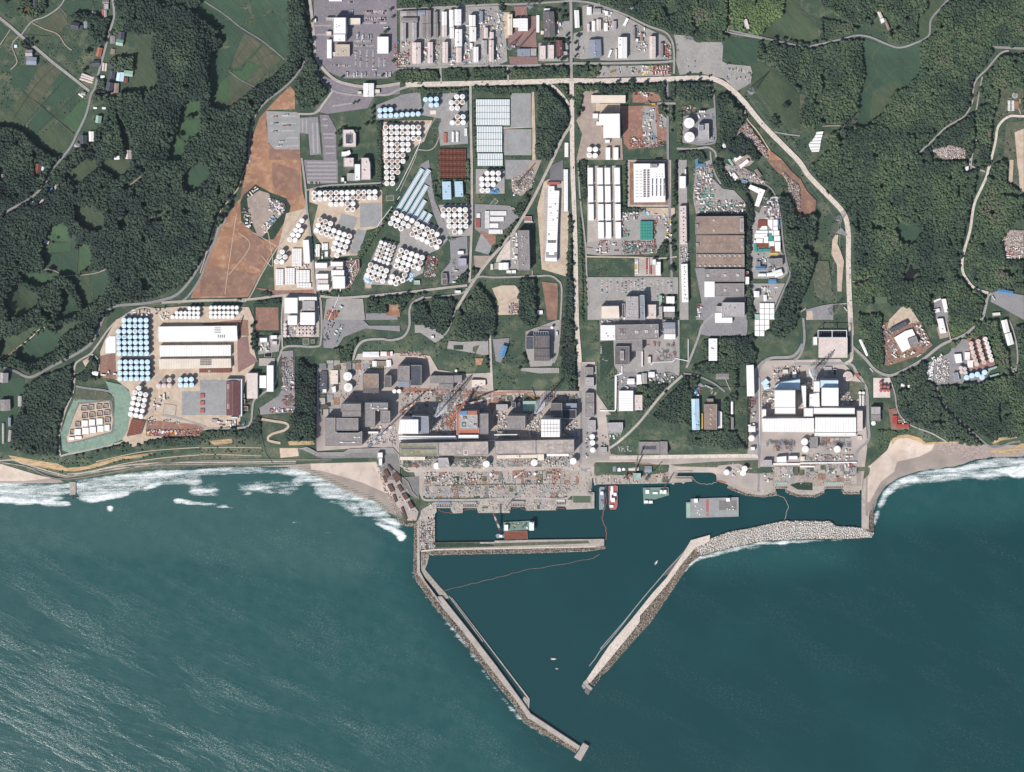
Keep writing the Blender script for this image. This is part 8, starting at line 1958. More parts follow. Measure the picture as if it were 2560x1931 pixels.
# ================================================================== STORES AND LOOSE MATERIAL
MX=[LG,WT,GY,RPL,MB_,BG,CR];PL=[LG,WT,BG,GY,BLG,CR,LG,PGN];RS=[RU,RPL,ORA,LG,WT,RD_,BR]
CNV=[MST,SCN,EQC,PBN];EQ=[EQC,PSK,SRT,PRK]
CN[SHG]='ship green'
for i,(t,zn,poly,n,ks,cs,ang)in enumerate((('c3','in the central office quarter',"120 134 199 158",26,EQ,[WT,LG,CR,GY],0),('c3','in the central office quarter',"43 132 91 132 84 175 46 175",12,CNV,[WT,PWT,LG],0),('c3','in the central office quarter',"0 0 158 11",22,EQ,[WT,LG,BLG],0),('b3','in the central office quarter',"141 340 158 398",8,EQ,[WT,PGN,LG],0),('c3','in the central office quarter',"149 2 159 50",7,EQ,[WT,LG],0),('a2','in the sheds block at the top',"158 60 171 163",14,CNV,MX,0),('a2','right in the sheds block',"192 24 237 19 240 70 199 70",26,CNV,MX,0),('a2','right in the sheds block',"242 29 261 91",14,CNV,MX,0),('a2','right in the sheds block',"236 110 254 153",10,CNV,MX,0),('a2','between the long sheds',"121 120 138 163",12,CNV,MX,0),('a2','left in the sheds block',"-14 105 24 165",34,[MST,PBN,MST,SCN],RS+MX,0),('a2','beside the long pinkish sheds',"56 108 67 149",8,CNV,MX,0),('a2','beside the long pinkish sheds',"86 103 96 161",9,CNV,MX,0),('a2','beside the long pinkish sheds',"165 110 182 163",8,CNV,MX,0),('a2','right of the dark ridged warehouse',"393 50 407 81",8,CNV,MX,0),('a3','in the right top yards',"0 19 43 38 43 81 24 81 0 58",16,CNV,MX,0),('a3','in the right top yards',"89 67 115 72 117 134 91 134",22,CNV+[TRK],MX,0),('a3','in the right top yards',"160 107 174 115 174 141 161 141",12,CNV,RS,0),('a3','on the red storage rows',"134 165 176 187",30,[SCN,MST],[RU,RPL,RU,LG],0),('a3','in the machine storage rows',"79 165 134 187",16,[SCN,TRK,MST],MX+[YL],0),('a3','in the red dirt yard',"81 230 134 240",14,CNV,RS,0),('a3','right of the huge white hall',"108 271 141 345",24,CNV+[TRK],MX,0),('a3','right of the huge white hall',"150 285 158 319",8,[SCN],[WT,LG],0),('a3','right of the huge white hall',"72 345 139 369",16,CNV,RS,0),('a3','beside the two big oil tanks',"204 264 240 286",14,[PBN,PRK,MST],RS,0),('a3','beside the two big oil tanks',"244 286 283 297",7,EQ,[PGN,LG,TL],0),('a3','beside the two big oil tanks',"276 319 285 352",5,[PBN,SCN],[MB_,PGN],0),('b1','in the ring yard',"173 96 197 103 213 113 206 134 197 139 173 125",34,CNV,[WT,LG,GY,RPL,WT],10),('b1','in the ring yard',"103 120 120 120 134 168 120 173 105 144",18,CNV,[WT,BG,SL,GY],10),('b1','in the ring yard',"177 141 192 144 182 161 173 156",8,[SCN],['paleblue',MB_],60),('b1','in the ring yard',"156 168 168 153 177 168 163 187",10,[SCN],[WT,CR],60),('b1','in the ring yard',"117 86 141 67 146 74 122 93",12,[SCN],[WT,CR],40),('b1','in the heap beside the plant',"366 252 395 249 393 278 374 321 367 319",22,[MST,PBN],MX+RS,0),('b1','around the treatment plant',"288 210 324 249",14,EQ,PL,0),('b1','around the treatment plant',"235 259 276 271",9,EQ,PL,0),('b1','in the diagonal storage lane',"319 374 355 360 345 400 312 400",12,CNV,RS,60),('c1','in the diagonal storage lane',"308 5 336 0 324 43 309 58",14,[PBN,MST],[GY,SL,LG],60),('c1','in the diagonal storage lane',"336 36 352 10 357 14 340 62",8,[SCN],[TL,PGN,WT],60),('c1','beside the pink tanks',"219 14 240 41",10,EQ,PL,0),('c1','below the dirt square',"149 58 175 77",12,EQ+CNV,PL,0),('c1','in the machine yard',"206 110 218 168",18,[PBN,MST,SCN],MX,0),('c1','in the machine yard',"227 143 236 173",8,CNV,RS,0),('c1','in the machine yard',"209 187 230 213",14,[PRK,PBN],[ORA,RU,BR],0),('c1','in the machine yard',"173 221 230 231",18,CNV+[TRK],RS,0),('c1','in the machine yard',"204 95 217 113",5,[MST],[MA,RU],0),('c1','by the maroon roofed shed',"46 254 113 264",14,CNV,MX,0),('c0','by the tan square basin',"384 187 431 182 407 216 388 230 381 211",14,CNV,PL,0),('c0','left of the blue tanks',"254 129 290 140",6,CNV+[EXC],[GY,BG],0),('b0','above the blue tanks',"326 374 417 369 412 388 321 391",20,CNV,[LG,GY,WT,SL],0),('b0','above the blue tanks',"398 382 422 400",10,CNV,MX,0),('b2','left of the lying tank banks',"122 197 134 206",3,EQ,PL,0),('b2','in the heap by the blue tarpaulins',"70 242 96 242 89 292 60 292",22,[MST,PBN],MX+RS,0),('b2','around the lilac office',"125 249 144 307",10,EQ,PL,0),('b2','in the gravel crane yard',"283 55 331 24 336 60 288 89",20,[PRK,PBN,MST],[GY,LG,WT,BR],30),('b2','beside the long grey warehouse',"280 189 294 259",14,[SCN,EQC],[WT,LG],90),('b2','in the gravel yard below the tents',"276 120 288 129",3,EQ,RS,0),('b3','in the upper storage yard',"55 134 96 129 101 149 62 153 55 197",22,CNV+[TRK],RS+MX,0),('b3','in the upper storage yard',"135 134 165 167",14,CNV,MX,0),('b3','in the upper storage yard',"54 175 72 192",8,[SCN,PBN],[TL,'green',ORA],0),('b3','in the upper storage yard',"59 206 91 233",18,[SCN,MST],[TL,TL,'green',RPL],0),('b3','in the upper storage yard',"93 204 138 233",30,[MST,PBN,PRK],[LG,RPL,BR,WT,MA],0),('b3','in the upper storage yard',"-31 204 48 235",22,CNV+[TRK],MX+RS,0),('b3','in the upper storage yard',"134 153 139 233",8,[SCN],[RU,MA],90),('b3','in the upper storage yard',"167 144 177 201",10,CNV,[YL,LG,BG],70),('b3','in the green container yard',"246 14 278 64",34,CNV,[LG,WT,GY,RPL,BLG,PGN],0),('b3','in the green container yard',"237 48 249 103",12,CNV,RS,0),('b3','in the green container yard',"254 73 285 98",26,[SCN,PBN],[TL,TL,WT,LG,BG],0),('b3','in the green container yard',"249 105 364 103 364 132 259 134",62,CNV,[TL,'green',RU,RPL,WT,LG,MA,LG],0),('b3','along the wooded lane',"312 24 336 34 350 58 321 48",14,CNV,[PWT,LG,BG,RPL],30),('b3','along the wooded lane',"369 29 384 36 417 58 407 60 374 43",14,CNV,MX,30),('b3','in the fenced right yard',"412 96 443 91 448 115 412 134",22,CNV,[MB_,WT,LG,RU,'blue'],0),('b3','in the fenced right yard',"417 132 446 120 448 146 415 146",14,CNV,[WT,RPL,LG],0),('b3','in the fenced right yard',"394 235 419 253",8,EQ,PL,0),('b3','in the fenced right yard',"412 259 439 280",14,EQ,[BLG,SL,LG,WT,MB_],0),('b3','in the fenced right yard',"403 319 446 316 431 355 407 355",12,CNV,[WT,PGN,LG],0),('b3','beside the foot of the big roofs',"242 360 254 400",8,CNV,MX,0),('b3','along the middle service lane',"201 221 217 254",14,[TRK,MST],[WT,LG,GY],0),('c3','in the pipe yard switchyard',"117 56 189 66",8,[PBN,PRK],[RPL,RU],0),('c3','in the pipe yard switchyard',"139 77 189 102",26,[PSK,PRK],[GY,RPL,WT,SL],0),('c3','beside the covered walkway',"134 137 182 150",14,EQ,PL,0),('c3','in the wooded triangle',"249 165 254 168 249 189 240 192",6,CNV,[MB_,RPL,BLG],0),('c3','in the wooded triangle',"276 173 288 182 302 216 297 223 283 192",6,[MST,PBN],[BG,RU,BR],60),('c3','left of the right plant',"372 195 388 221",8,[PRK,PBN],[RU,MA,RPL],0),('c3','left of the right plant',"372 223 391 264",6,CNV,RS,0),('c3','at the right plant gate',"407 180 434 211",18,EQ,[LG,RU,WT,GY],0),('c3','behind the right plant',"431 120 500 117 500 137 441 144",22,EQ,[LG,BG,WT,RU],0),('c3','at the right plant front',"417 302 487 312",18,[PRK],[SL,BLG],0),('c3','at the right plant front',"441 314 482 328",8,[PRK,PSK],[ORA,RU],0),('c3','beside the right quay',"439 374 479 395",22,EQ,PL,0),('c3','by the small quay house',"14 283 53 283 43 295 19 297",6,CNV,PL,0),('c3','by the snake-shaped heat pipes',"46 316 77 328",10,[PBN,PSK],[WT,LG],0),('c4','right of the right reactor',"101 180 120 218",14,EQ,[LG,WT,BG,GY],0),('c4','between the right reactors',"13 152 33 218",14,EQ,[WT,LG,GY],0),('c4','at the right plant front',"53 304 127 315",18,[PRK,PSK],[SL,BLG,GY],0),('c4','at the right plant front',"68 319 127 329",10,EQ,[BG,BR,LG],0),('c4','in the right pump yard',"0 337 133 353",30,EQ,PL,0),('c4','in the right pump yard',"61 362 133 385",36,EQ,PL+['red'],0),('S2','in the right pump yard',"1310 60 1450 60 1450 110 1310 110",22,EQ,PL,0),('S2','on the right quay end',"1840 70 1930 70 1930 130 1840 130",10,EQ,PL,0),('S2','on the harbour fuel yard',"1005 60 1080 60 1080 125 1005 125",8,EQ,[WT,LG,CR],0),('S2','on the harbour fuel yard',"1240 90 1310 90 1300 160 1240 160",6,CNV,PL,0),('c4','around the new slab',"206 15 228 25 243 84 215 101",20,[MST,PBN,TRK],[LG,WT,BR,BG,MB_],55),('c4','around the new slab',"284 5 301 15 324 63 304 76 291 30",22,[PBN,MST,EQC],[LG,SL,BLG,WT],60),('c4','around the new slab',"218 89 299 61 301 76 223 111",12,CNV,[BR,BG,LG],55),('c4','in the tank farm yard',"318 114 330 152",14,CNV,[WT,WT,LG],0),('c4','in the tank farm yard',"329 94 357 86 354 101 332 104",10,CNV,[WT],30),('c4','in the tank farm yard',"342 116 365 101 370 142 347 152",22,CNV,[WT,LG,CR,GY],20),('c4','in the tank farm yard',"372 157 405 152 415 162 370 167",9,CNV,[LG,WT],0),('c4','in the far right narrow yard',"494 0 503 0 511 58 504 61",12,[MST,SCN],[WT,PWT],70),('c4','in the far right narrow yard',"516 73 534 71 542 106 522 111",20,CNV,[LG,GY,PGN,WT],0),('c4','in the far right narrow yard',"527 114 541 130",6,EQ,[LG,BG],0),('c4','beside the cliff road',"228 192 242 223",8,CNV,RS,0),('c4','beside the cliff road',"247 247 272 259",8,EQ,PL,0),('c4','beside the cliff road',"284 266 334 281 332 289 284 276",12,CNV,[WT,LG,MA],20),('c4','beside the cliff road',"251 152 276 175",8,CNV,[WT,BR,LG],0),('b4','in the right edge works yards',"509 215 560 215 560 243 516 248",30,CNV+[TRK],[WT,LG,RPL,ORA,GY],0),('b4','in the right edge works yards',"534 334 560 337 560 395 532 380",32,CNV,RS,20),('b4','in the right edge works yards',"522 348 543 361",5,[SCN],[SL,TL,WT],20),('b4','in the right edge works yards',"537 152 560 192",16,[MST],[GY,SL,LG],0),('b4','in the works clearing',"328 368 342 405",14,CNV,[RPL,WT,LG,BR],70),('b4','in the works clearing',"343 392 375 405",8,[EQC,SCN],[WT,WT,LG],70),('c4','in the works clearing',"324 0 342 0 354 46 344 48",14,[PBN,MST],[RU,BR,RPL],70),('c2','behind the reactors',"0 180 168 173 168 177 134 182 72 206 0 211",34,EQ+[MST],RS+[CR],0),('c2','behind the reactors',"237 189 340 185 336 201 240 209",26,EQ,[WT,LG,GY,RU,PGN],0),('c2','behind the reactors',"374 186 443 206",26,EQ,[LG,RU,YL,SL,BG],0),('c2','between the reactors',"73 209 115 283",34,EQ,[LG,WT,GY,DKG,BLG],0),('c2','between the reactors',"199 206 223 233",12,EQ,[LG,WT,GY],0),('c2','between the reactors',"237 237 266 283",26,EQ,[LG,WT,GY,RU,BG],0),('c2','between the reactors',"319 230 352 284",42,EQ,[LG,WT,CR,GY,WT],0),('c2','between the reactors',"407 254 439 254 446 295 407 295",22,EQ,[LG,SL,GY,WT],0),('c2','along the upper turbine edge',"237 286 326 297",20,[PSK,PRK],[LG,WT,GY],0),('c2','between the reactors',"0 209 70 237",30,EQ,[LG,SL,GY,RU,WT],0),('c2','below the turbine halls',"12 352 81 367",24,[PRK,PSK],[SL,RU,GY,SHG],0),('c2','below the turbine halls',"132 350 204 369",28,[PRK],[SHG,SL,GY,RU],0),('c2','below the turbine halls',"240 347 328 367",32,[PRK,PSK],[SL,GY,SHG,LG,CR],0),('c2','below the turbine halls',"348 344 422 367",26,EQ,[LG,SL,CR,PGN],0),('c2','along the right edge of the block',"455 120 461 278",10,[EQC,SCN],[WT,LG,YL],90),('c2','along the right edge of the block',"463 283 472 343",8,EQ,PL,0),('c3','along the right edge of the block',"-2 288 14 316",4,EQ,PL,0),('S1','in the quay yards',"600 120 1120 115 1120 230 600 230",52,EQ+[SCN],PL+[BG,RU],0),('S1','in the quay yards',"1190 105 1860 80 1860 215 1190 230",62,EQ+[SCN],PL+[RPL],0),('S1','in the quay yards',"1990 90 2120 80 2120 280 1940 290",20,EQ,PL,0),('S1','along the middle of the quay',"700 240 1350 232 1350 350 700 360",92,[PSK,PRK,EQC,MST,SRT],PL+[BG],0),('S1','along the middle of the quay',"1350 232 2000 220 1900 340 1350 345",92,[PSK,PRK,EQC,SRT,MST],[LG,SHG,PGN,GY,SL,CR],0),('S1','on the quay piers',"845 400 940 400 940 480 850 480",8,EQ,PL+[BR],0),('S1','on the quay piers',"1090 395 1380 390 1370 475 1100 475",34,[PSK,MST,PBN,EQC],[WT,LG,GY,BG],0),('S1','on the quay piers',"1540 390 1790 380 1790 455 1550 455",26,[PSK,MST,PBN,EQC],[WT,LG,GY,BG],0),('S1','on the quay piers',"600 390 690 390 690 480 600 480",8,CNV,[LG,BR,SL],0),('S1','in the left quay corner',"560 570 680 500 680 830 560 820",40,[PBN,MST,EQC,PRK],[RD_,LG,GY,BG,MA],88),('S1','on the quay piers',"2020 400 2150 400 2150 440 1920 448",8,[MST,PBN],[LG,BG,ORA],0),('S1','on the gravel by the mat store',"385 165 460 160 465 260 400 260",26,[MST],[WT,PWT],0),('S1','on the gravel by the mat store',"480 160 545 155 545 345 500 340",14,[PBN,PRK],[LG,GY],90),('S1','on the gravel by the mat store',"505 400 550 370 548 500 510 500",8,CNV,[WT,SL],0),('S2','on the red-stained wharf',"10 40 280 50 300 170 10 175",40,EQ+[MST,PBN],RS,0),('S2','on the red-stained wharf',"280 60 520 60 520 165 320 170",14,EQ,[LG,PGN,RU,BG],0),('c1','above the left plant block',"393 108 431 101 477 117 407 125",22,EQ,[LG,RU,BG,PGN],0),('c1','above the left plant block',"297 185 393 185 350 204 297 204",18,CNV,[LG,BG,WT,RU],0),('c1','above the left plant block',"312 206 350 242",20,EQ,[LG,ORA,WT,BLG],0),('c1','beside the grey ribbed halls',"415 271 455 266 477 261 479 309 417 288",22,EQ,[LG,WT,GY,WT],0),('c1','beside the grey ribbed halls',"482 153 500 173 500 182 460 182",8,EQ,[WT,LG,BG],0),('c2','on the rubble at the slope foot',"0 84 48 79 70 96 65 101 43 91 0 92",14,[MST],[BG,RU,LG,PWT],0),('c2','on the hill above the harbour',"255 46 270 60",6,[MST],[WT,WT,LG],0),('c2','on the hill above the harbour',"191 60 212 84",9,CNV,[WT,LG,GY],30),('c2','on the hill above the harbour',"324 74 334 115",8,EQ,[GY,LG,SL],0),('c0','beside the looped road',"213 139 230 151",3,[PRK,PSK],[WT,PGN],40),('c2','on the hill above the harbour',"336 105 379 115",7,[MST],[LG,BG],0),)):scatter(t,zn,poly,n,ks,cs,ang,50+i)
GM=[CON,PGR,DGY,APL,PGR,'gravel',RGD,PDG,GDR]
for i,(t,a,b,c,d,n)in enumerate((('S1',590,108,1190,228,34),('S1',1190,102,2130,222,46),('S1',600,240,1880,350,70),('S1',1090,385,1385,480,14),('S1',1540,375,1790,455,10),('S1',560,580,680,825,12),('C2',30,1465,970,1540,30),('C2',1000,1445,1860,1535,30),('C2',300,770,930,860,16),('C2',985,785,1860,860,22),('C4',0,1325,540,1390,20),('C4',0,1430,540,1560,24),('S2',5,40,520,175,20),('S2',1320,50,1950,185,26),('C1',1240,420,1980,520,18),('C1',1240,775,1460,1010,12),('C4',200,1165,505,1300,14),('C3',1730,1260,2040,1370,14))):pads(t,a,b,c,d,n,GM,300+i)
for i,(t,lab,poly,n,cs,a,b)in enumerate((('b1','jumbled heap of scrap material beside the treatment plant',"366 252 395 249 395 276 374 322 366 320",420,MX+RS,.6,2.2),('b2','jumbled heap of scrap beside the blue tarpaulins',"70 242 96 242 89 292 60 292",380,MX+RS,.6,2),('a2','colourful heap of waste at the left of the sheds block',"-14 132 20 165",380,[RPL,CR,WT,LG,'green',ORA,BG],.6,2.2),('b2','white rubble heap in the pink excavated square',"271 359 295 385",420,[WT,LG,BG,RPL,GY],.5,1.8),('b1','heap of white scrap in the ring yard',"174 96 197 101 213 113 206 134 197 139 173 127",300,[WT,LG,GY],.6,2.2),('a4','field of cut logs and rubble in the eastern woods',"332 375 375 362 413 372 415 397 392 396 367 401 354 395",1500,[PWT,BG,BR,LG],.8,2.6),('a3','slope of cut logs and rubble beside the curving road',"336 336 367 306 415 369 422 400 384 364 355 340",1500,[PWT,BG,BR,LG,RU],.8,2.6),('b3','slope of stacked rubble along the forest edge',"453 24 472 43 496 62 500 79 500 129 477 96 470 60",1300,[BG,BR,MA,LG],.8,2.8),('b4','grey and pale rubble at the right edge yard',"506 203 522 175 560 177 560 218 532 215",700,[PWT,CR,LG,BG],.6,2),('c2','debris between the grey and white reactors',"314 230 354 230 354 297 321 297",900,[WT,CR,LG,GY,SL,BG],.6,2.6),('c2','debris and gear around the rusty reactor',"73 206 144 285",500,[LG,BG,GY,WT,BLG],.6,2.4),('c2','debris strewn behind the reactors',"0 168 225 168 225 216 72 206 0 235",450,[BG,BR,LG,ORA,PGN],.6,2.2),('c2','gear and debris right of the gap',"236 187 268 206 268 297 236 297",300,[LG,CR,GY,BG],.6,2.4),('c2','gear and debris behind the right reactors',"340 185 443 185 443 297 403 297 405 211 374 206",420,[LG,BG,BLG,GY,WT],.6,2.2),('c2','pipes and small gear below the left turbine halls',"0 342 233 371",450,[LG,PGN,CR,BG,LG,BLG],.6,2.6),('c2','pipes and small gear below the right turbine halls',"240 334 448 370",450,[LG,PGN,CR,BG,LG,BLG],.6,2.6),('c2','grey rubble on the roof edge yard at the slope foot',"0 81 50 79 72 98 58 96 43 90 0 91",350,[BG,RU,PWT,LG,ORA],.6,2),('S1','small gear on the left quay yards',"590 110 1190 110 1190 232 590 235",380,[LG,PGN,CR,BG,LG,BLG],.5,2.2),('S1','small gear on the right quay yards',"1190 100 2130 80 2130 300 1190 232",450,[LG,PGN,CR,BG,LG,BLG],.5,2.2),('S1','pumps and pipes along the middle of the quay',"600 238 2000 225 1880 345 600 362",900,[LG,PGN,CR,BG,LG,BLG],.5,2.4),('S1','gear on the quay piers',"600 375 1900 365 1900 450 1090 485 850 485 600 470",420,[LG,PGN,CR,BG,LG,BLG],.5,2.2),('S1','gear in the left quay corner',"555 570 690 500 690 830 555 830",420,[LG,BG,MA,SL,WT],.5,2.2),('S1','loose gear around the steel mat store',"200 60 300 80 480 300 545 440 500 560 430 560 320 400 240 250",120,[BG,WT,ORA],.5,2),('S2','loose gear on the red-stained wharf',"5 35 520 50 520 175 5 182",700,[RU,ORA,LG,BG,WT,RPL],.5,2.2),('c4','loose gear in the right pump yards',"0 335 137 395",450,[LG,PGN,CR,BG,LG,BLG],.5,2.2),('S2','loose gear on the right quay',"1310 50 1960 60 1960 190 1310 190",300,[LG,PGN,CR,BG,LG,BLG],.5,2),('c4','gear beside the right plant',"99 175 127 175 137 218 96 218",260,[LG,WT,BG,GY],.5,2.2),('c4','gear between the right reactors',"3 142 51 218",420,[LG,WT,BG,GY,SL],.5,2.6),('c3','gear behind the left white reactor',"429 117 500 115 500 149 439 163",420,[LG,BG,WT,RU,GY],.5,2.2),('c3','gear left of the left white reactor',"405 170 435 221",300,[LG,RU,WT,GY],.5,2.2),('c4','gear round the slab under construction',"206 13 253 3 299 5 329 63 301 84 220 111 211 106",500,[BG,LG,BR],.5,2.2),('c4','white scrap in the tank farm yard',"339 109 372 96 372 152 342 157",480,[WT,LG,CR,GY],.5,2.4),('c4','white bags along the tank farm edge',"316 111 359 86 359 94 334 109 332 152 320 152",420,[WT,WT,LG],.8,2.6),('b3','loose scrap in the green container yard',"235 14 283 14 288 101 367 101 367 132 249 134 235 105",800,[TL,LG,LG,WT,BG,RPL,PGN],.5,2.2),('b3','loose scrap in the upper storage yard',"54 203 139 235",800,[TL,MA,LG,WT,BR],.5,2),('b3','loose scrap along the wooded lane',"312 22 355 14 422 55 407 62 350 58",400,[PWT,LG,BG,RU],.5,2),('b3','loose scrap at the patchwork boxes',"407 91 451 89 453 149 415 149",380,[WT,MB_,LG,RU],.5,2.2),('a3','loose scrap on the red dirt yard',"72 345 144 343 173 360 144 369 72 372",380,RS,.5,2),('a2','loose goods between the sheds',"153 24 264 163",600,[LG,WT,BG,GY],.5,1.8),('a2','loose goods in the narrow alleys of the sheds block',"55 26 153 163",300,[LG,WT,BG,GY],.5,1.6),('c1','loose goods in the machine yard',"205 93 237 216",420,MX+RS,.5,2),('c1','loose machine parts above the left plant block',"297 101 477 101 477 125 403 129 393 206 297 206",600,[LG,BG,RU,WT,PGN],.5,2),('c1','gear beside the grey halls',"412 266 491 261 491 312 407 312",420,[LG,WT,SL,GY],.5,2.2),('c0','loose machines in the red dirt yard',"364 273 500 291",520,RS+[YL,'black'],.5,2),('b2','loose frames in the gravel crane yard',"280 46 333 22 336 67 283 91",380,[LG,GY,WT,BR],.5,2.2),)):bits(t,'loose_material',lab,poly,n,[c for c in cs],a,b,1.8,200+i)
bits('b2','tarpaulins','blue tarpaulins beside the four-row tank bank',"228 69 247 82",26,['blue','paleblue'],3,6,.5,3,'tarpaulin');bits('b1','tarpaulins','pale blue tarpaulins at the corner of the slanting tanks',"407 290 417 292 434 303 429 307 407 303",22,['paleblue','skyblue'],3,6,.5,4,'tarpaulin');bits('b2','tarpaulins','pale blue tarpaulins under the crowded tank bank',"24 280 46 285 24 304 14 302",22,['paleblue','skyblue'],3,6,.5,5,'tarpaulin');bits('c3','tarpaulins','blue sheets beside the long pale blue warehouse',"240 165 249 168 242 182 231 192 234 177",20,['paleblue',MB_],3,6,.5,6,'tarpaulin');bits('b3','tarpaulins','pale blue sheet in the upper storage yard',"101 125 108 126 134 137 101 132",14,['paleblue',BLG],3,7,.5,7,'tarpaulin')
# ================================================================== TREES
trees('A3','in the eastern meadow',"1935 1090 1950 1110 1920 1110 1800 1230 1830 1260 1850 1300 1820 1300 1300 1290",5,11);trees('A0','around the farmhouses',"250 440 300 430 340 470 290 480 230 470 60 20 190 100 900 530 925 545 880 730 1180 320 1160 340 1460 80",4.5,12)
trees('A2','on the verges of the sheds block',"1060 60 1085 80 1050 90 1070 110 1710 130 1730 180 1690 190 1650 120 1700 60 1650 600 1690 620 1720 610 1500 420 1540 430 1580 425 1620 420 1850 370 1870 380 1830 450 1840 520 1830 590 1940 680 890 910 1740 370 1745 420 1755 460",4,9);trees('A1','on the verges of the main gate',"1950 320 1930 335 1480 810 1640 1065 1900 790 1180 200 1165 220 1600 1080 1990 100 2010 180 2015 640",3.6,8,LM)
trees('A1','around the lawn and pinkish office',"1470 1355 1460 1400 1640 1360 1450 1520 1460 1480 1420 1390 1500 1340 1730 1300 1790 1130 1800 1180 1795 1240 1790 1290",4,10);trees('C2','on the hill above the harbour',"1280 370 1300 400 1290 430 1320 450 1270 460 900 400 915 430 900 470 920 500 1240 510 1590 390",4,8,LM)
trees('B3','in the green car park plots',"730 1130 760 1140 745 1110 770 1160 700 1040 740 870 760 600 770 680 765 760 760 880 770 950 660 870 780 1660 795 1620 1780 380 1760 350",4,9);trees('C1','by the machine yard and huts',"540 150 570 170 600 200 545 200 580 240 560 290 540 250 590 320 570 210 545 60",4.6,12);tree_row('A2','along the left edge of the silver tanks',"770 1040 780 1660",14,2,2.6,6,LM,3)
tree_row('B2','left of the service lane',"1860 40 1890 260",10,2,3.4,8,LD,4);tree_row('B3','along the service lane',"780 20 785 480",16,2.4,3.8,9,LD,5);tree_row('B3','along the hall bank',"265 10 268 470",14,2.2,3.2,7,LM,6)
for t in("1875 650","1880 700","1885 750","1888 800","1890 850","1895 900","1905 960","1908 1020","1915 1090","1925 1170","1930 1230","1935 1290","1945 1350","1940 1400","1945 1450","1950 1510"):trees('B2','in the median of the long road',t,3.4,3,LM)
WD=wood
WD('dark cedar forest on the western ridges',"285 0 388 0 407 19 455 14 500 46 547 79 556 103 547 120 527 129 519 168 526 216 526 266 563 278 594 259 635 221 677 199 716 158 725 134 721 0 749 0 761 65 772 134 755 156 731 192 666 252 628 295 618 336 615 400 570 527 494 657 467 707 360 755 297 760 252 813 235 853 192 884 134 918 84 935 48 920 -96 918 -288 887 -288 479 -72 324 24 316 58 331 101 374 134 393 168 403 177 400 185 360 240 384 235 360 242 326 259 304 271 283 261 254 230 249 233 235 283 237 336 230 393 223 393 182 374 144 384 105 379 84 348 86 312 77 309 36 290 29",'a0',5,17,LD,["288 264 336 360 312 384"],seed=11,tb=.27)
WD('woods around the topmost farmhouse',"46 -5 115 -5 113 22 91 43 65 46 48 26",'a0',4.9,10,LM,["81 -5 96 24","60 19 73 30"],seed=12,tb=.3)
WD('dark cedar clump beside the upper village lane',"173 29 182 22 230 36 264 48 278 46 266 105 254 113 230 96 216 72 206 53 177 43",'a0',4.9,15,LD,["177 52 221 77"],seed=13,tb=.3);WD('trees behind the lower village houses',"283 144 360 141 360 153 336 177 309 175 290 182 271 156",'a0',4.7,12,LD,seed=14,tb=.38);WD('trees along the village lane',"244 192 261 201 264 240 254 249 233 254 240 211",'a0',4.3,9,LD,seed=15,tb=.4);WD('trees around the grey farm court',"206 355 242 326 244 384 225 400 182 400 189 374",'a0',4.5,10,LD,seed=16,tb=.4);WD('cedars beside the lone western house',"50 103 70 99 89 113 86 125 65 122 53 115",'a0',4.3,13,LD,seed=17,tb=.3);WD('village garden trees',"288 29 312 38 309 77 290 86 278 79 288 53",'a0',4.3,8,LM,seed=18,tb=.4)
WD('thin woods on the mid-western ridge',"398 14 455 -5 500 -5 500 46 455 14 407 19",'a0',4.9,12,LM,seed=19,tb=.3)
WD('dark triangular wood inside the gate roads',"266 141 288 144 295 182 321 223 307 242 288 254 276 249 288 266 254 271 242 254 237 216 235 204 259 177",'a1',5,14,LD,seed=21,tb=.32);WD('tree strip along the western perimeter road',"225 0 259 0 264 62 280 103 276 141 254 149 223 137",'a1',5,14,LD,seed=22,tb=.32)
WD('hedge wood left of the first crossing',"0 177 43 174 96 174 99 182 96 204 79 207 5 209 -10 206 -14 182",'a2',4.3,8,LM,seed=23,tb=.34);WD('hedge wood between first and second crossing',"105 182 134 165 168 169 261 168 271 177 264 199 244 204 115 206 103 197",'a2',4.3,9,LM,seed=24,tb=.3);WD('hedge wood between second and third crossing',"276 182 283 168 345 165 415 165 422 177 417 197 297 199 276 192",'a2',4.3,9,LM,seed=25,tb=.32);WD('hedge wood right of the top crossroads',"434 173 443 165 500 165 500 194 443 198 434 192",'a2',4.2,7,LM,seed=26,tb=.4)
WD('wood beside the curved link road',"352 216 364 216 393 242 412 268 423 300 407 331 388 374 374 400 340 400 343 336 343 300 345 240",'a2',5,12,LD,seed=27,tb=.4);WD('small wood inside the curved link road',"379 211 415 211 423 221 424 254 412 242 388 216",'a2',4.3,8,LM,seed=28,tb=.4);WD('tree belt along the upper road edge',"0 -10 259 -10 417 -10 407 3 312 7 244 10 134 17 77 18 24 23 0 24",'a2',4.5,9,LM,seed=29,tb=.32);WD('shrubby belt below the concrete road',"41 217 168 215 170 223 127 227 48 234 41 230",'a2',3.7,5,LM,seed=30,tb=.45);WD('trees above the grey pads',"182 215 331 213 343 216 340 230 273 230 276 240 240 237 216 230 187 230",'a2',4.3,8,LM,seed=31,tb=.36)
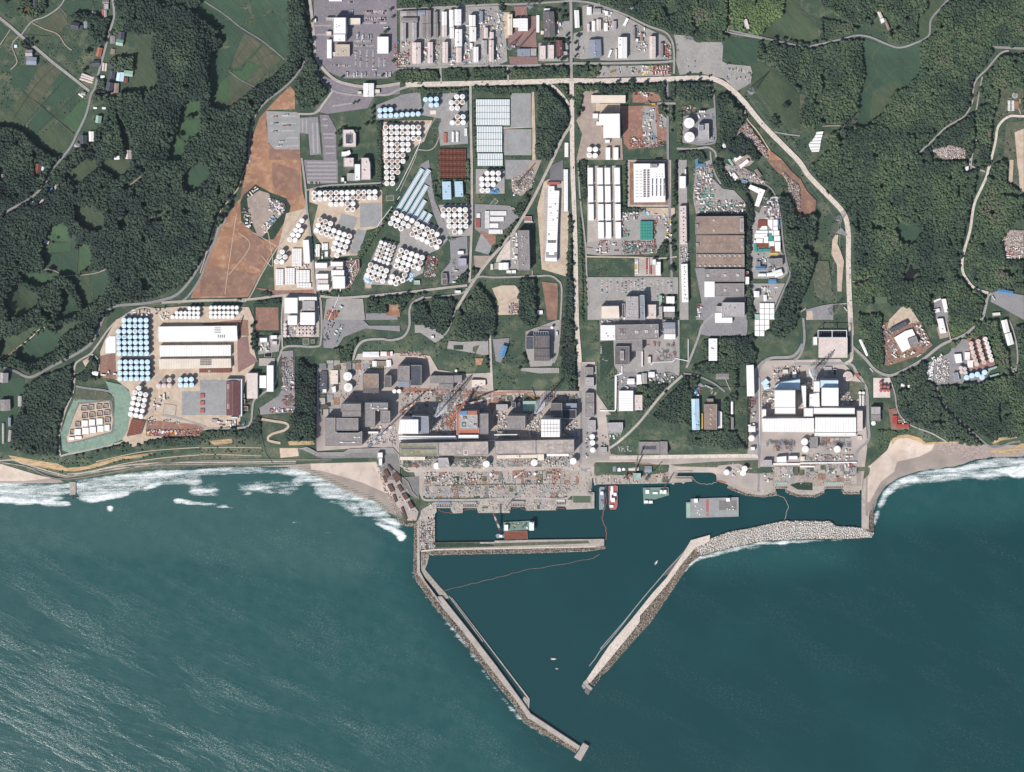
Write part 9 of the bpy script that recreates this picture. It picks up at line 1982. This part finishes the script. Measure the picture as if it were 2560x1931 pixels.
WD('wood in the corner left of the long cream warehouse',"435 216 451 209 500 209 500 237 475 240 470 252 455 283 443 300 434 297",'a2',4.7,9,LM,seed=32,tb=.34);WD('hedge wood above the red dirt yard',"-14 209 0 204 168 199 186 209 187 240 180 256 156 256 153 240 134 229 77 229 70 235 -14 237",'a3',4.9,10,LD,seed=33,tb=.42);WD('round topped clump beside the dirt yard',"146 266 168 261 182 273 182 295 177 355 173 360 173 314 165 292 153 285",'a3',4.5,9,LM,seed=34,tb=.4);WD('square dark wood by the bend of the concrete road',"194 209 211 197 264 195 279 204 280 249 268 254 211 254 197 247 192 230",'a3',5,12,LD,seed=35,tb=.38);WD('hedges around the oil tanks',"195 278 204 367",'a3',3.5,5,LM,seed=36,tb=.4)
WD('wood between oil tanks and rubble slope',"291 242 312 235 328 242 336 266 360 278 362 300 345 319 333 343 336 355 350 336 367 336 379 360 403 393 393 400 345 400 319 374 288 384 291 355 300 331 297 288",'a3',5,12,LD,seed=37,tb=.38);WD('trees in the loop below the oil tanks',"197 384 221 376 254 379 264 400 197 400",'a3',4.2,7,LD,seed=38,tb=.4)
WD('mixed woods along the top edge',"0 -10 192 -10 230 -10 324 -10 322 72 319 96 254 103 240 105 230 89 216 81 187 86 168 79 120 60 72 36 24 14 0 5",'a3',5.2,11,LM,["153 14 185 7 192 31 168 43"],seed=40,tb=.34);WD('bright green bamboo grove in the north-east',"326 0 463 -10 455 38 412 72 405 92 326 79",'a3',4.5,9,LBR,seed=41,tb=.42);WD('broad dark orchard wood below the east lane',"395 105 407 96 460 96 500 108 500 240 482 211 455 192 439 163 395 153",'a3',4.9,10,LD,seed=42,tb=.5)
WD('great eastern forest above the valley',"51 0 319 -10 316 25 295 46 291 101 243 111 218 101 177 91 142 86 137 61 116 53 96 38 76 25 56 15",'a4',5.2,11,LM,["187 28 228 78","142 61 182 66 223 76 220 106 182 94 142 84"],seed=43,tb=.32);WD('forest at the upper right corner',"375 0 709 -10 709 299 560 286 560 220 496 220 496 256 481 291 476 354 473 423 451 423 443 354 443 281 453 203 504 142 560 137 560 124 486 119 415 104 337 76 342 35",'a4',5.2,10,LM,seed=44,tb=.32)
WD('orchard rows beside the east lane',"53 46 132 61 134 76 122 84 51 101",'a4',3.8,7,LD,seed=45,tb=.42);WD('forest block left of the eastern meadow',"0 106 111 99 157 101 157 162 152 228 144 273 116 314 96 319 56 311 10 319 0 284 23 235 0 203",'a4',5.2,10,LM,["30 322 76 322 66 385 20 385"],seed=46,tb=.32);WD('large forest block right of the eastern meadow',"301 111 337 81 481 122 476 142 433 197 430 253 410 289 362 314 324 332 278 332 228 327 192 309 177 306 203 291 235 233 271 215 301 172",'a4',5.2,10,LM,seed=47,tb=.28)
WD('small copse below the meadow',"142 177 177 162 197 177 248 208 228 228 192 235 162 223 152 203",'a4',4.7,7,LM,seed=147,tb=.4)
WD('central eastern forest',"119 319 152 322 197 311 228 329 278 334 329 334 365 327 430 286 435 281 441 423 438 446 430 506 415 582 405 613 400 678 415 716 435 739 471 749 463 775 405 823 372 810 380 795 349 754 329 747 322 762 337 787 342 820 304 810 291 780 258 765 223 765 197 757 162 765 149 762 137 742 137 582 111 522 96 501 76 476 56 456 30 438 25 420 51 395 71 380 76 334",'a4',5.4,11,LM,["241 542 253 552 278 565 309 570 294 605 278 613 248 600 241 570","258 684 268 658 284 658 304 673 286 704 263 704","182 739 223 762","327 370 418 357 420 405 327 403"],seed=48,tb=.3)
WD('bright green grove in the central eastern forest',"137 316 177 319 192 375 162 405 122 400 109 367",'a4',4.5,9,LBR,seed=49,tb=.4);WD('pale bamboo grove above the works clearing',"162 301 228 294 253 314 218 337 177 337 157 319",'b4',4.3,9,LBR,seed=50,tb=.4)
WD('forest strip right of the eastern road',"476 15 516 0 516 58 557 84 560 152 537 152 522 172 504 197 509 215 511 248 560 253 560 319 481 324 441 314 415 278 415 243 430 177 451 109 468 66",'b4',5.2,10,LM,seed=51,tb=.34);WD('woods right of the works clearing',"375 347 441 324 466 339 461 400 456 423 446 456 375 481 375 405",'b4',4.9,9,LBR,seed=52,tb=.34)
WD('dark wood between rubble slope and plant',"364 86 374 101 384 115 388 129 407 137 412 149 393 153 386 182 384 216 393 240 374 283 384 316 381 348 388 400 374 400 369 345 367 264 369 144",'b3',4.5,9,LD,seed=53,tb=.38);WD('dark wood along the lane up to the oil tanks',"276 0 304 0 316 29 331 48 360 53 374 62 369 81 357 81 340 70 309 70 297 48",'b3',4.5,9,LD,seed=54,tb=.38);WD('tall dark forest below the rubble slope',"443 89 470 91 500 134 537 137 542 153 537 192 535 264 508 336 475 400 441 400 431 393 455 336 476 290 470 240 460 192 453 120",'b3',5.4,14,LD,seed=55,tb=.38)
WD('forest above the right plant',"431 -10 500 -29 489 14 455 48 422 34 398 38 384 48 374 58 388 72 393 101 367 113 343 113 340 206 333 211 333 240 340 288 364 321 360 336 333 328 230 328 218 300 225 276 297 278 314 249 307 206 336 182 328 153 276 134 230 129 235 115 264 105 297 105 297 46 374 43",'c3',4.9,10,LD,seed=56,tb=.4)
WD('wood left of the long pale blue warehouse',"213 139 237 137 247 149 240 165 230 187 228 264 225 271 211 259 153 254 134 242 149 216 168 192 192 173",'c3',4.7,10,LD,seed=57,tb=.4);WD('wood above the diagonal road',"132 158 153 151 173 161 168 177 149 197 120 230 91 230 105 211 110 187",'c3',4.5,8,LD,seed=58,tb=.4);WD('trees by the white gridded warehouse',"93 165 117 161 120 177 91 177",'c3',4.2,7,LM,seed=59,tb=.4);WD('thin trees beside the tall white warehouse',"254 55 271 43 271 101 259 96",'c3',4,7,LM,seed=60,tb=.4)
WD('tree belt along the long road, left side',"418 137 431 137 434 240 436 400 413 400 417 297 419 240",'b2',4.3,9,LD,seed=61,tb=.34);WD('lower tree belt along the long road',"403 0 440 0 441 120 442 175 422 175 407 144 400 84",'c2',4.7,9,LD,seed=62,tb=.34);WD('shrub belt right of the long road',"452 0 465 0 467 96 460 101 454 96",'b2',3.8,6,LD,seed=63,tb=.38);WD('narrow shrub belt beside the staff lane',"446 240 448 81 455 240 458 400 451 400",'b2',3.5,4,LM,seed=64,tb=.5)
WD('dark wood left of the excavated square',"187 312 204 321 216 336 230 355 240 384 237 400 235 443 225 451 177 451 134 446 144 400 141 374 168 348 182 345",'b2',5,12,LD,seed=65,tb=.4);WD('dark wood right of the excavated square',"300 300 336 295 340 336 340 400 328 419 300 400 297 336",'b2',5,13,LD,seed=66,tb=.36);WD('dark wood inside the curling road',"31 355 48 345 115 343 134 352 141 374 120 422 91 441 48 429 26 400 29 374",'b2',5,11,LD,seed=67,tb=.4);WD('dark wood left of the curling road',"417 348 500 333 544 328 594 326 527 345 515 357 501 384 494 360 470 362 463 393 417 384",'b1',4.7,10,LD,seed=68,tb=.4)
WD('wood beside the diagonal road middle',"314 81 324 74 328 96 324 103 309 125 297 141 285 139 288 120 307 108",'b2',4.5,10,LD,seed=69,tb=.36);WD('tree strip along the diagonal road',"280 153 297 144 297 153 264 201 228 240 216 254 213 249 240 216 271 177",'b2',4.2,8,LD,seed=70,tb=.38);WD('trees at the foot of the pinkish road',"151 280 170 276 170 302 134 314 144 297",'b2',4.3,9,LD,seed=71,tb=.36);WD('trees at the long road fork',"180 273 194 273 189 297 182 307 179 288",'b2',4.2,8,LD,seed=72,tb=.38)
WD('shrubs around the rust-red block',"95 0 99 0 99 48 168 48 168 0 175 0 176 50 161 53 103 53 95 50",'b2',4,4.5,LM,seed=73,tb=.4);WD('shrubs around the blue roofed sheds',"80 55 103 54 104 101 89 103",'b2',3.8,5,LD,seed=74,tb=.4);WD('shrubs right of the blue roofed sheds',"159 93 177 79 177 105 163 108",'b2',3.8,5,LD,seed=75,tb=.4);WD('tree belt between tall grid and road',"443 304 455 500",'a1',4,7,LD,seed=76,tb=.4)
WD('dark trees by the dirt roads',"153 331 230 326 230 336 153 340",'b1',3.8,6,LD,seed=77,tb=.4);WD('trees under the square warehouse',"297 333 345 321 350 343 302 346",'b1',4.2,7,LM,seed=78,tb=.36);WD('hedge by the walled dirt square',"139 355 206 342 206 360 149 360",'b1',3.8,6,LD,seed=79,tb=.36);WD('shrub belt beside the diagonal pipeline',"405 216 431 177 455 168 489 101 494 101 451 168 405 240 374 326 364 331 384 264",'b1',4.4,5.5,LM,seed=80,tb=.4)
WD('dark cedar slope beside the plant block',"247 96 271 120 288 117 288 302 216 300 230 268 225 252 237 230 240 144",'c1',4.7,11,LD,seed=81,tb=.36);WD('dark trees along the upper slope',"360 70 388 48 393 55 379 79 384 117 348 96 331 72",'c1',4.3,7,LD,seed=82,tb=.42);WD('dark hedge above the beach slope',"29 271 120 271 149 240 153 288 134 295 72 292 0 304 0 292",'c1',4.6,5.5,LD,seed=83,tb=.38);WD('dark trees below the red dirt yard',"348 296 500 294 500 304 431 319 407 309 312 316 240 331 168 343 216 336",'c0',4.8,5.5,LD,seed=84,tb=.36)
WD('trees inside the looped road',"192 120 230 93 242 105 244 134 247 146 216 153 189 153 189 134",'c0',4.3,8,LD,["230 127 247 139","192 115 223 101 216 125 192 144"],seed=85,tb=.34)
WD('forest behind the tank farm and cliffs',"238 142 278 122 316 101 316 152 337 165 347 182 354 210 387 246 430 284 476 316 446 324 395 306 354 301 324 278 273 258 253 233 243 203 235 182 276 172 253 152",'c4',5,10,LD,seed=87,tb=.42);WD('forest at the lower right',"347 167 415 159 468 152 506 142 539 139 547 63 542 15 734 0 734 299 560 289 481 304 435 276 387 235 354 200",'c4',5,10,LM,seed=88,tb=.3);WD('forest behind the far right huts',"415 38 451 5 491 0 504 58 522 84 522 137 499 111 481 76 466 38",'c4',4.9,9,LM,seed=89,tb=.34);WD('trees left of the slab under construction',"142 -15 203 -15 203 15 210 76 210 116 192 119 172 84 152 35",'c4',4.5,9,LM,seed=90,tb=.4);WD('trees by the bend of the shoulder road',"228 144 253 144 253 162 238 172 230 157",'c4',4.3,8,LD,seed=91,tb=.36);WD('scrubby trees above the right beach',"195 276 253 278 268 276 228 299 215 322 192 327",'c4',4.4,4.5,LM,seed=92,tb=.42)
WD('shrubs in the plots of the machine yard',"211 45 254 67",'c1',3.8,5,LD,seed=93,tb=.36);WD('orchard plot in the storage yard',"139 173 165 168 165 204 187 216 187 235 141 235",'b3',4.6,4.5,LD,seed=94,tb=.44);WD('shrubs above the container rows',"55 117 72 120 101 121 187 117 185 127 134 134 58 132",'b3',4.2,4.5,LD,seed=95,tb=.4);WD('trees between pylon and oil tank lane',"244 103 240 86 264 77 316 86 316 101",'a3',4.3,8,LD,seed=96,tb=.38)
WD('blue green hedge under the gravel car park',"199 185 209 177 254 175 304 187 309 194 254 189 206 188",'a3',3.5,4,LD,seed=97,tb=.45)
scrub('rough bushes on the coastal slope',"-200 1130 100 1150 300 1130 560 1100 650 1100 660 1150 500 1150 300 1165 160 1185 0 1150 -200 1160",SR,900,LM,1,2.6,6);scrub('bushes in the eastern meadows',"1700 140 2086 80 2560 40 2560 400 2086 400 1900 330 1800 200",SR,1500,LM,.9,2.6,7,.45);scrub('bushes in the western valley',"0 0 280 0 290 300 200 420 60 460 0 400",SR,900,LM,.6,1.8,8,.4);scrub('bushes on the slopes above the harbour',"900 840 1280 830 1300 980 1230 975 1100 900 960 860 900 880",SR,500,LM,.8,2.2,9,.4);scrub('bushes on the terraced slopes by the quay road',"1510 980 1880 980 1880 1130 1530 1130",SR,700,LM,.8,2.4,10,.42);scrub('bushes along the eastern road verges',"1860 250 2200 300 2140 800 2060 820 1950 560",SR,900,LM,.8,2.2,11,.42);scrub('bushes on verges between plant roads',"1000 200 1500 200 1500 900 1000 760",SR,900,LM,.7,1.8,12,.42);scrub('low bushes in the upper western fields',"500 0 730 0 730 200 560 280 510 180",SR,500,LM,.6,1.6,13,.4);scrub('low bushes in the grassy median',"1460 560 1520 560 1560 1000 1500 1000",SR,250,LM,.7,2,14,.42);scrub('bushes on the beach cliff grass',"2180 1080 2320 1080 2450 1120 2560 1110 2560 1130 2400 1120 2230 1110",SR,250,LM,.8,2.2,15,.42)
wood('dark forest left of the green banked pit',"60 168 101 144 177 115 185 153 173 187 153 240 144 283 141 336 72 338 26 324 34 264 55 216",'c0',5.4,11,seed=98,tb=.3)
merge_rest(BXT,'the remaining smaller box tanks of all panel fields','box tanks',lambda r:r['o'].children[0].dimensions.x*r['o'].children[0].dimensions.y)
merge_rest('storage_tank','the remaining smaller round tanks of all tank banks','storage tanks',lambda r:r['o'].children[0].dimensions.x)
merge_rest(SCN,'the remaining containers in all yards','containers',lambda r:r['o'].dimensions.x*r['o'].dimensions.y*(.99 if r['rc']is None else 1))
merge_rest('parked_car','the remaining cars in all car parks','cars',lambda r:-r['xy'][0])
finish_labels()
hz=MB();hz.box((0,0,2510),(9000,9000,5040),WT);hz=hz.obj('haze');hz['kind']='stuff';hz[LB]='thin bluish haze in the air over the whole site';hz[CAT]='haze'
m=bpy.data.materials.new('haze');m.use_nodes=True;n=m.node_tree.nodes;n.remove(n['Principled BSDF']);v=n.new('ShaderNodeVolumePrincipled');v.inputs['Density'].default_value=HAZE;v.inputs['Color'].default_value=(.80,.90,1,1);v.inputs['Anisotropy'].default_value=0
m.node_tree.links.new(v.outputs[0],n['Material Output'].inputs['Volume']);hz.data.materials.clear();hz.data.materials.append(m)
